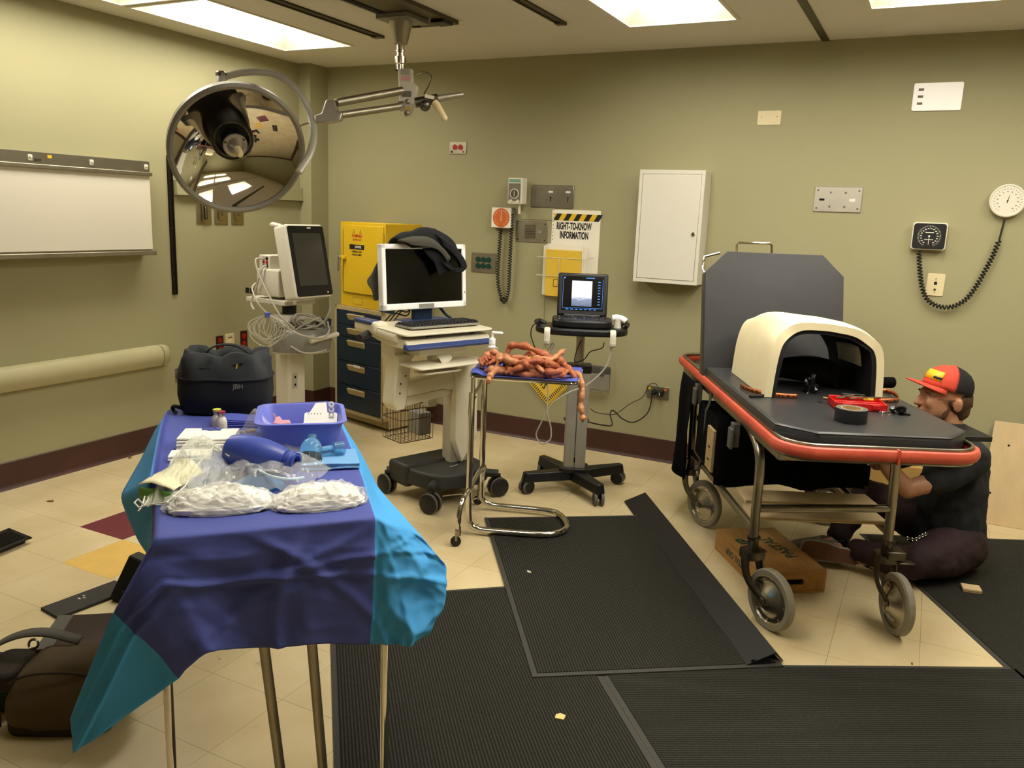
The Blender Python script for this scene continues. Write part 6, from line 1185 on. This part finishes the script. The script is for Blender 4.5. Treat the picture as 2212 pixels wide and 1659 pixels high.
MB().box((.04, -.002, .217), (.05, .0008, .004), LT).build('screen_text', 'ui_blue', us, sm=0); MB().box((-.105, -.002, .215), (.01, .0008, .008), LT).build('screen_text', 'ui_blue', us, sm=0)
for lo, hi in (((-.113, -.002, .044), (-.1115, -.0012, .21)), ((.1115, -.002, .044), (.113, -.0012, .21)), ((-.113, -.002, .044), (.113, -.0012, .0455))): MB().b2(lo, hi, LT).build('screen_frame_line', 'ui_blue', us, sm=0)
MB().cyl((-.10, .085, .045), (.10, .085, .045), .012, 12).build('hinge', 'us_black', us)
wv = lambda px, py, dy: (T(UB, rz=UA).inverted()@PP(px, py, UB-HY*dy, HY))
def ucable(name, label, pts, r, m):
    o = thing(name, label, 'cable', UB, UA); MB().tube(spline([wv(*p) for p in pts], 8), r, 7).build('cable', m, o); return o
o = ucable('probe_cable', 'grey probe cable looping down beside the ultrasound column', [(1322, 740, .2), (1310, 790, .2), (1270, 830, .19), (1225, 850, .17), (1190, 875, .16), (1168, 915, .16), (1158, 940, .16), (1170, 958, .16), (1188, 950, .16), (1190, 925, .16), (1182, 890, .16), (1184, 850, .16), (1183, 820, .16), (1180, 770, .1), (1170, 745, .05)], .0045, 'cable_grey'); MB().cyl(wv(1182, 765, .1), wv(1196, 742, .08), .011, 12).build('connector', 'cable_grey', o)
ucable('black_lead', 'thin black cable hanging from the ultrasound platform to the column', [(1255, 735, .05), (1245, 760, .06), (1242, 782, .05), (1262, 776, .05), (1275, 760, .1), (1300, 752, .15), (1305, 740, .15)], .003, 'black_rubber')
ucable('side_cable', 'black cable curving from the left side of the ultrasound platform', [(1165, 695, .02), (1150, 705, .0), (1147, 725, .0), (1155, 750, .0), (1160, 765, .0)], .003, 'black_rubber')
pc = thing('wall_power_cord', 'black power cord drooping from the wall outlet to the ultrasound stand', 'cord'); ww = lambda px, py, d: P(px, py, y=YB-d)
MB().tube(spline([ww(1410, 845, .05), ww(1400, 890, .06), ww(1370, 912, .1), ww(1345, 905, .14), ww(1325, 887, .2), ww(1318, 895, .25), ww(1322, 918, .3), ww(1300, 918, .4), ww(1272, 912, .55), ww(1266, 911, .6)], 8), .0042, 7).build('cord', 'black_rubber', pc)
pc = thing('adapter_cord', 'thin black adapter cord rising from the stand to the wall plug', 'cord'); MB().tube(spline([ww(1422, 838, .06), ww(1416, 829, .05), ww(1402, 832, .05), ww(1388, 858, .06), ww(1360, 873, .1), ww(1330, 894, .2), ww(1305, 894, .35), ww(1285, 890, .5), ww(1276, 883, .56)], 8), .0025, 6).build('cord', 'black_rubber', pc)
# ================================================================ ceiling surgical lamp
def DP(px, py, d): return CAM+ray(px, py)*d
mat('lamp_grey', '7d796e', .4, .3); mat('handle_cream', 'd8c79a', .5); mat('cone_grey', 'a39d8d', .35, .6)
PX = P(866, 26, z=HC); t = thing('surgical_lamp', 'ceiling surgical lamp with a large mirrored dish on a double arm', 'surgical lamp', (PX.x, PX.y, HC)); O = Vector((PX.x, PX.y, HC)); dpole = (O-CAM).dot(CF)
def lo(p): return Vector(p)-O
def pol(px, py): return lo(PP(px, py, O, HY))            # pixel on the upright plane through the pole
zz = lambda py: pol(872, py).z
MB().b2((-.10, -1.9, -.022), (.20, .26, 0)).build('ceiling_rail', 'track_bronze', t, bev=.002, seg=1); MB().b2((-.07, -.5, -.026), (-.03, .24, -.02)).build('rail_slot', 'black_hole', t, sm=0)
MB().b2((-.09, -.10, -.05), (.11, .10, -.022)).build('trolley_box', 'lamp_grey', t, bev=.004); MB().b2((.12, .10, -.04), (.20, .20, -.02)).build('end_block', 'black_plastic', t, bev=.003)
MB().lathe([(0, -.05), (.062, -.05), (.059, -.065), (.036, zz(95)), (.03, zz(97)), (0, zz(97))], 32).build('canopy_cone', 'cone_grey', t)
MB().lathe([(.02, zz(96)), (.02, zz(108)), (.024, zz(109)), (.024, zz(113)), (.02, zz(114)), (.02, zz(122)), (.03, zz(123)), (.03, zz(138)), (.026, zz(140)), (.026, zz(152))], 24).build('shaft', 'chrome', t)
a0 = zz(150); pts = [pol(862, 150), pol(892, 150), pol(893, 180), pol(904, 188), pol(897, 228), pol(888, 250), pol(874, 252), pol(864, 225)]
b = MB(); n = len(pts)
vs = [p-HY*.035 for p in pts]+[p+HY*.03 for p in pts]; b.add(vs, [tuple(range(n)), tuple(range(n, 2*n))[::-1]]+[(i, (i+1) % n, (i+1) % n+n, i+n) for i in range(n)]); b.build('pivot_bracket', 'med_white', t, bev=.005)
for px, py, w_, h_, m in ((877, 158, .045, .03, 'med_grey'), (878, 172, .045, .02, 'pink_plastic'), (880, 205, .05, .03, 'grey_ink'), (884, 236, .022, .014, 'yellow_paint')):
    c = pol(px, py)-HY*.0365; MB().box((0, 0, 0), (w_, .001, h_), T(c, rz=math.degrees(-YAW))).build('bracket_label', m, t, sm=0)
for px, py in ((882, 222), (881, 246)): MB().lathe([(0, 0), (.014, 0), (.014, .006), (.007, .008), (0, .008)], 14, frame(pol(px, py)-HY*.035, -HY)).build('bracket_bolt', 'steel', t)
DE = dpole-.28; DD = dpole-.42
def ld(px, py, d): return lo(DP(px, py, d))
MB().cyl(ld(726, 222, DE), ld(868, 196, dpole), .021, 18).build('upper_arm', 'brushed', t); MB().cyl(ld(732, 249, DE), ld(868, 229, dpole), .018, 18).build('lower_arm', 'brushed', t)
MB().cyl(ld(862, 230, dpole), ld(874, 228, dpole), .026, 16).build('arm_collar', 'cast_alu', t)
el = [ld(706, 216, DE), ld(725, 217, DE), ld(731, 240, DE), ld(742, 244, DE), ld(738, 262, DE), ld(706, 268, DE), ld(682, 267, DE), ld(680, 250, DE), ld(696, 246, DE)]
b = MB(); n = len(el); vs = [p-HY*.024 for p in el]+[p+HY*.024 for p in el]; b.add(vs, [tuple(range(n)), tuple(range(n, 2*n))[::-1]]+[(i, (i+1) % n, (i+1) % n+n, i+n) for i in range(n)]); b.build('elbow_casting', 'cast_alu', t, bev=.008, seg=3)
MB().tube(spline([ld(680, 262, DE), ld(662, 267, DE-.03), ld(648, 272, DE-.06)], 5), .005, 8).build('lock_rod', 'chrome', t)
MB().cyl(ld(897, 222, dpole), ld(945, 213, dpole+.02), .026, 16).build('counter_body', 'dark_steel', t); MB().cyl(ld(940, 214, dpole+.02), ld(1001, 204, dpole+.05), .020, 18, .013).build('counter_end', 'cast_alu', t); MB().box((0, 0, 0), (.05, .001, .018), T(ld(928, 209, dpole-.03), 0, 10, math.degrees(-YAW))).build('counter_label', 'paper', t, sm=0)
q = MB().tube([ld(938, 220, dpole), ld(944, 228, dpole), ld(959, 254, dpole-.02)], [.018, .020, .017], 14).build('rear_grip', 'handle_cream', t); MB().ball(ld(918, 228, dpole), .03, 14, 8).build('pivot_ball', 'dark_steel', t); MB().ball(ld(960, 255, dpole-.02), .0165, 12, 8).build('rear_grip_tip', 'handle_cream', q)
MB().tube(spline([ld(896, 163, dpole), ld(915, 156, dpole+.02), ld(930, 162, dpole+.03), ld(928, 180, dpole+.03), ld(916, 203, dpole+.02)], 8), .004, 6).build('cable', 'dark_steel', t)
# dish
dc = DP(514, 325, DD); vd = (dc-CAM).normalized(); nn = (-vd*.87+CR*.22-CU*.42).normalized(); DM = frame(lo(dc), nn, CR); Rr = .262/ .5*.5*DD/1780*2*135/ .262 if False else 136*DD/FPX
prof = [(Rr*.27, -Rr*.50)]+[(Rr*f, -Rr*.50*(1-f*f)) for f in [k/20 for k in range(6, 21)]]
MB().lathe(prof, 64, DM).build('mirror_dish', 'mirror', t, sm=180)
outp = [(0, -Rr*.60), (Rr*.32, -Rr*.58)]+[(Rr*f+.006, -Rr*.50*(1-f*f)-.02) for f in [k/14 for k in range(6, 15)]]+[(Rr+.008, .0)]
MB().lathe(outp, 64, DM).build('dish_back', 'lamp_grey', t, sm=180)
MB().lathe([(Rr-.008, -.012), (Rr-.010, .006), (Rr+.004, .014), (Rr+.018, .006), (Rr+.017, -.03), (Rr-.004, -.012)], 64, DM).build('dish_rim', 'lamp_grey', t)
MB().lathe([(Rr*.27, -Rr*.455), (Rr*.27, -Rr*.56), (0, -Rr*.56)], 40, DM).build('lamp_well', 'black_plastic', t)
MB().lathe([(Rr*.265, -Rr*.455), (Rr*.285, -Rr*.45), (Rr*.30, -Rr*.47)], 40, DM).build('well_ring', 'dark_steel', t)
MB().lathe([(0, -Rr*.55), (.05, -Rr*.55), (.048, -Rr*.24), (0, -Rr*.24)], 24, DM).build('lamp_post', 'black_plastic', t)
h = MB().lathe([(0, -Rr*.24), (.056, -Rr*.24), (.058, -Rr*.22), (.055, -Rr*.20), (.040, -Rr*.195), (.034, -Rr*.17), (.020, -Rr*.08), (.016, -Rr*.05), (0, -Rr*.05)], 36, DM).build('lamp_hub', 'cast_alu', t)
for k in range(3): aa = 2*math.pi*k/3+.5; MB().lathe([(0, 0), (.006, 0), (.006, .006), (0, .006)], 10, DM@T((.05*math.cos(aa), .05*math.sin(aa), -Rr*.205))).build('hub_screw', 'dark_steel', h)
MB().lathe([(0, -Rr*.06), (.017, -Rr*.06), (.019, Rr*.02), (.017, Rr*.16), (.010, Rr*.20), (0, Rr*.205)], 20, DM).build('sterile_handle', 'handle_cream', t)
yk = [ld(480, 167, DD), ld(515, 158, DD+.02), ld(555, 155, DD+.05), ld(592, 160, DD+.08), ld(628, 180, DD+.10), ld(655, 212, DD+.12), ld(672, 252, DD+.13), ld(677, 295, DD+.10), ld(668, 335, DD+.05), ld(645, 372, DD+.0)]
mat('yoke_grey', 'aaa699', .42, .25); MB().tube(spline(yk, 8), .0185, 12, flat=.65, up=-CF).build('yoke', 'yoke_grey', t)
MB().lathe([(0, -.035), (.024, -.035), (.024, .02), (.020, .026), (0, .026)], 18, T(ld(478, 168, DD))).build('yoke_knob', 'yoke_grey', t); MB().lathe([(.026, .008), (.026, .022), (.016, .03), (0, .03)], 18, T(ld(478, 168, DD))).build('knob_cap', 'dark_steel', t)
a, c = ld(480, 182, DD), ld(490, 214, DD+.01); MB().tube([a, a.lerp(c, .5), c], [.018, .026, .036], 10, flat=.6).build('dish_bracket', 'yoke_grey', t)
# ================================================================ the man sitting behind the gurney (points in the gurney's frame)
PO = Vector((.78, .97, 0)); person = thing('person', 'person in red and black cap and dark t-shirt sitting beside the gurney', 'person', GM@PO, GA)
mat('skin', 'bd8f72', .5, var=.2, vs=14, col2='ab7251'); mat('shirt', '1d2022', .9, bump=.25, bs=180, dist=.001); mat('trousers', '2a1719', .85, bump=.25, bs=160, dist=.001, var=.15, vs=6); mat('hair', '4a3120', .7, var=.35, vs=60, bump=.6, bs=90, stretch=(1, 1, .25)); mat('beard', '5f3d26', .85, var=.3, vs=80, bump=.6, bs=140); mat('cap_red', 'c0402a', .8, bump=.2, bs=260, dist=.001); mat('cap_black', '121212', .9, bump=.3, bs=220, dist=.001)
def lp(p): return Vector(p)-PO
def limb(b, pts, rad, n=14, k=5):
    p = spline([lp(q) for q in pts], k); m = len(p)
    def r(f):
        s = f*(len(rad)-1); i = min(int(s), len(rad)-2); return rad[i]+(rad[i+1]-rad[i])*(s-i)
    b.tube(p, r, n)
    b.ball(p[0], r(0), n, 8); b.ball(p[-1], r(1), n, 8)
def fuse(o, vox, it=4, disp=0, ds=.06):
    q = o.modifiers.new('r', 'REMESH'); q.mode = 'VOXEL'; q.voxel_size = vox; q.use_smooth_shade = True
    q = o.modifiers.new('s', 'SMOOTH'); q.factor = .5; q.iterations = it
    if disp:
        tx = D.textures.new('folds', 'CLOUDS'); tx.noise_scale = ds; q = o.modifiers.new('d', 'DISPLACE'); q.texture = tx; q.strength = disp; q.mid_level = .5
    return o
HC_ = Vector((.66, .96, .82)); b = MB()
def hb_(c, r): b.ball(lp(c), r, 20, 14)
hb_((.682, .96, .845), (.100, .077, .100)); hb_((.640, .96, .79), (.072, .064, .088)); hb_((.628, .96, .745), (.056, .052, .045)); hb_((.590, .96, .726), (.026, .030, .024)); hb_((.600, .96, .842), (.034, .056, .022))
limb(b, [(.576, .96, .835), (.562, .96, .812), (.550, .96, .793)], [.010, .012, .0135], 10, 3); hb_((.560, .96, .790), (.012, .019, .010)); hb_((.572, .96, .766), (.014, .026, .0075)); hb_((.574, .96, .755), (.014, .024, .008)); hb_((.60, .925, .80), (.028, .02, .03)); hb_((.60, .995, .80), (.028, .02, .03))
for s in (-1, 1): b.ball(lp((.698, .96+s*.079, .80)), (.022, .010, .033), 14, 10); b.ball(lp((.700, .96+s*.084, .81)), (.017, .010, .022), 12, 8)
limb(b, [(.70, .96, .75), (.72, .96, .68), (.75, .96, .60)], [.056, .055, .068])
limb(b, [(.75, .96, .60), (.775, .965, .48), (.79, .97, .33), (.80, .975, .16)], [.09, .115, .115, .115], 18)
# near arm and hand reaching under the mattress
limb(b, [(.75, .80, .575), (.62, .765, .50), (.46, .75, .445)], [.052, .047, .040]); limb(b, [(.46, .75, .445), (.385, .77, .52), (.33, .80, .595)], [.041, .036, .026])
def hand(w, d, side, curl=.5):
    w, d = Vector(w), Vector(d).normalized(); up = Vector((0, 0, 1)); s = d.cross(up).normalized()*side; nrm = s.cross(d)*side
    b.ball(lp(w+d*.045), (.034, .034, .034), 12, 8); 
    for k, (o_, L_) in enumerate(((-.027, .066), (-.009, .076), (.009, .072), (.027, .056))):
        p0 = w+d*.055+s*o_; p1 = p0+d*(L_*.5)-nrm*(.008); p2 = p1+d*(L_*.3)-nrm*(L_*curl*.6); p3 = p2+d*(L_*.05)-nrm*(L_*curl*.5)
        limb(b, [p0, p1, p2, p3], [.0095, .009, .0085, .0075], 8, 3)
    q0 = w+d*.02-s*.03; limb(b, [q0, q0+d*.02-s*.022-nrm*.006, q0+d*.048-s*.028-nrm*.018], [.012, .0105, .009], 8, 3)
hand((.325, .80, .60), (-.35, .1, .8), 1)
limb(b, [(.75, 1.12, .575), (.62, 1.13, .50), (.48, 1.11, .46)], [.052, .047, .040]); limb(b, [(.48, 1.11, .46), (.45, 1.04, .52), (.42, .97, .585)], [.041, .036, .026]); hand((.415, .965, .59), (-.3, -.35, .75), -1)
# legs
limb(b, [(.79, .88, .125), (.66, .79, .12), (.53, .735, .105)], [.095, .085, .058]); limb(b, [(.53, .735, .105), (.41, .82, .085), (.29, .92, .085)], [.056, .052, .036])
limb(b, [(.79, 1.06, .125), (.62, 1.12, .21), (.47, 1.16, .27)], [.095, .08, .058]); limb(b, [(.47, 1.16, .27), (.38, 1.12, .16), (.30, 1.06, .075)], [.056, .05, .036])
limb(b, [(.29, .92, .085), (.245, .91, .085), (.13, .91, .09)], [.034, .034, .026]); limb(b, [(.30, 1.06, .075), (.24, 1.04, .05), (.16, 1.02, .04)], [.034, .034, .026])
body = fuse(b.build('body', 'skin', person, sm=180), .0055, 3)
# face details
mat('eye_white', 'd8d2c4', .3); mat('iris', '4a5a4a', .3); mat('brow', '5a3c28', .8)
for s in (-1, 1):
    MB().ball(lp((.589, .96+s*.031, .822)), .0095, 12, 8).build('eye', 'eye_white', person); MB().ball(lp((.5825, .96+s*.0325, .820)), .0048, 10, 6).build('iris', 'iris', person); MB().tube(spline([lp((.576, .96+s*.016, .842)), lp((.571, .96+s*.032, .847)), lp((.585, .96+s*.052, .842))], 4), .0042, 6).build('eyebrow', 'brow', person)
MB().tube(spline([lp((.572, .955, .761)), lp((.563, .96, .7605)), lp((.572, .965, .761))], 4), .003, 6).build('mouth_line', 'brow', person)
for s in (-1, 1): MB().tube([lp((.61, .96+s*.071, .822)), lp((.69, .96+s*.081, .822))], .0016, 5).build('glasses_temple', 'dark_steel', person)
# hair below the cap, beard
b = MB(); b.ball(lp((.722, .96, .81)), (.075, .079, .075), 20, 12); b.ball(lp((.738, .96, .765)), (.052, .066, .055), 18, 10); b.ball(lp((.668, .892, .812)), (.012, .008, .026), 10, 8); b.ball(lp((.668, 1.028, .812)), (.012, .008, .026), 10, 8); fuse(b.build('hair', 'hair', person, sm=180), .008, 2, .012, .02)
b = MB(); b.ball(lp((.632, .96, .738)), (.060, .0575, .034), 20, 12); b.ball(lp((.591, .96, .723)), (.030, .034, .026), 16, 10); b.ball(lp((.658, .908, .765)), (.017, .010, .032), 12, 8); b.ball(lp((.658, 1.012, .765)), (.017, .010, .032), 12, 8); b.ball(lp((.571, .96, .776)), (.010, .022, .005), 12, 6); fuse(b.build('beard', 'beard', person, sm=180), .006, 1, .008, .015)
# shirt
b = MB(); limb(b, [(.755, .96, .635), (.775, .965, .53), (.785, .965, .40), (.79, .97, .27), (.805, .975, .13)], [.075, .13, .142, .145, .150], 22); limb(b, [(.76, .80, .578), (.76, .96, .60), (.76, 1.12, .578)], [.07, .085, .07], 16)
limb(b, [(.755, .80, .575), (.66, .775, .515), (.575, .762, .483)], [.072, .066, .062]); limb(b, [(.755, 1.12, .575), (.66, 1.13, .515), (.58, 1.125, .485)], [.072, .066, .062]); limb(b, [(.86, .97, .30), (.885, .97, .20), (.885, .975, .09)], [.06, .06, .05], 14)
fuse(b.build('t_shirt', 'shirt', person, sm=180), .010, 3, .022, .07)
b = MB(); limb(b, [(.81, .975, .14), (.80, .90, .135), (.66, .795, .125), (.53, .735, .112)], [.14, .125, .105, .078], 16); limb(b, [(.53, .735, .112), (.43, .81, .098), (.335, .885, .095)], [.076, .070, .056]); limb(b, [(.81, .975, .14), (.79, 1.06, .14), (.62, 1.12, .22), (.47, 1.16, .28)], [.14, .12, .098, .075], 16); limb(b, [(.47, 1.16, .28), (.38, 1.12, .17), (.32, 1.07, .10)], [.073, .068, .054]); b.ball(lp((.84, .975, .12)), (.12, .17, .118), 18, 12)
o = fuse(b.build('trousers', 'trousers', person, sm=180), .010, 3, .02, .06)
mat('shoe_grey', '6e6a62', .8); mat('sole_brown', '6a473a', .7); mat('sole_side', '9a9182', .6)
def shoe(M, sole_m):
    prof = [(-.135, 0), (-.13, .030), (-.10, .043), (-.03, .040), (.04, .036), (.10, .034), (.14, .026), (.148, 0), (.14, -.026), (.10, -.036), (.04, -.036), (-.03, -.046), (-.10, -.046), (-.13, -.032)]
    pr = [(p.x, p.y) for p in spline([(a, c, 0) for a, c in prof], 3, True)]
    s = MB().prism(pr, 0, .022, M).build('shoe_sole', 'sole_side', person, bev=.004); MB().prism([(p[0]*.955, p[1]*.93) for p in pr], -.002, .001, M).build('outsole', sole_m, s)
    w = MB()
    for i in range(15):
        for j in range(5):
            x = -.115+i*.0165; y = -.03+j*.015
            if abs(y) < .033: w.prism([(x-.006, y), (x, y-.005), (x+.006, y), (x, y+.005)], -.0045, -.0015, M)
    w.build('waffle_tread', sole_m, s, sm=0)
    u = MB(); rows = []
    for z, kx, ky, ox in ((.02, 1, .95, 0), (.04, .97, .92, 0), (.06, .80, .85, .02), (.078, .55, .75, .05), (.095, .36, .66, .075)): rows.append([(p[0]*kx+ox, p[1]*ky, z) for p in pr])
    u = MB(); u.grid([[tuple(M@Vector(q)) for q in r] for r in rows], True); u.build('shoe_upper', 'shoe_grey', person, sm=180)
SMx = Matrix.Translation(lp((.205, .865, .085)))@Matrix.Rotation(math.radians(7), 4, 'Y')@Matrix.Rotation(math.radians(-90), 4, 'X')@Matrix.Rotation(math.radians(6), 4, 'Y')
shoe(SMx, 'sole_brown'); shoe(Matrix.Translation(lp((.19, 1.03, .006)))@Matrix.Rotation(math.radians(-10), 4, 'Z'), 'sole_brown')
MB().tube([lp((.305, .915, .088)), lp((.268, .91, .087))], .04, 12).build('sock', 'black_cloth', person)
b = MB(); ch = spline([lp((.60, .80, .225)), lp((.57, .79, .215)), lp((.54, .785, .20)), lp((.50, .79, .205))], 4)
for i, q in enumerate(ch): b.lathe([(.004, 0), (.006, .002), (.008, 0), (.006, -.002), (.004, 0)], 8, T(q, 90*(i % 2), 30))
b.build('belt_chain', 'chrome', person)
# cap
CM = T(lp((.684, .96, .874)), 0, 13); dome = [(1.0, -.18), (1.0, 0), (.97, .25), (.88, .5), (.70, .74), (.45, .90), (.2, .98), (0, 1.0)]
def capdome(a0, a1): return MB().lathe([(r, z) for r, z in dome], 24, CM@T((0, 0, 0), s=(.110, .088, .092)), a0, a1)
cp = capdome(95, 265).build('cap_front', 'cap_red', person, sm=180, solid=.003); capdome(-95, 95).build('cap_back', 'cap_black', person, sm=180, solid=.003)
rows = []
for i in range(9):
    f = i/8; r = []
    for j in range(17):
        a = math.radians(180+(j/16-.5)*135); x, y = math.cos(a)*.108, math.sin(a)*.086; ext = .085*math.sin(math.pi*j/16)**.6*f; r.append(tuple(CM@Vector((x-ext, y*(1+.05*f), -.016-.010*f+.022*f*(1-(2*j/16-1)**2)-.012*f*f))))
    rows.append(r)
MB().grid(rows).build('cap_brim', 'cap_red', person, sm=180, solid=.004); MB().ball(CM@Vector((0, 0, .0925)), .006, 10, 6).build('cap_button', 'cap_red', person)
pt = [CM@Vector((.1125*1.0*math.cos(a)*k, .090*math.sin(a)*k, z)) for a, k, z in [(math.radians(aa), kk, zz_) for zz_, kk in ((.012, 1.0), (.035, .955), (.055, .86)) for aa in (155, 180, 205, 228)]]
MB().grid([pt[0:4], pt[4:8], pt[8:12]]).build('cap_patch', 'yellow_paint', person, solid=.002)
c0, c1 = pt[6], pt[7]; MB().grid([[pt[2].lerp(pt[6], .3), pt[3].lerp(pt[7], .3)], [pt[2].lerp(pt[6], .75), pt[3].lerp(pt[7], .75)]]).build('cap_emblem', 'black_ink', person, solid=.0035)
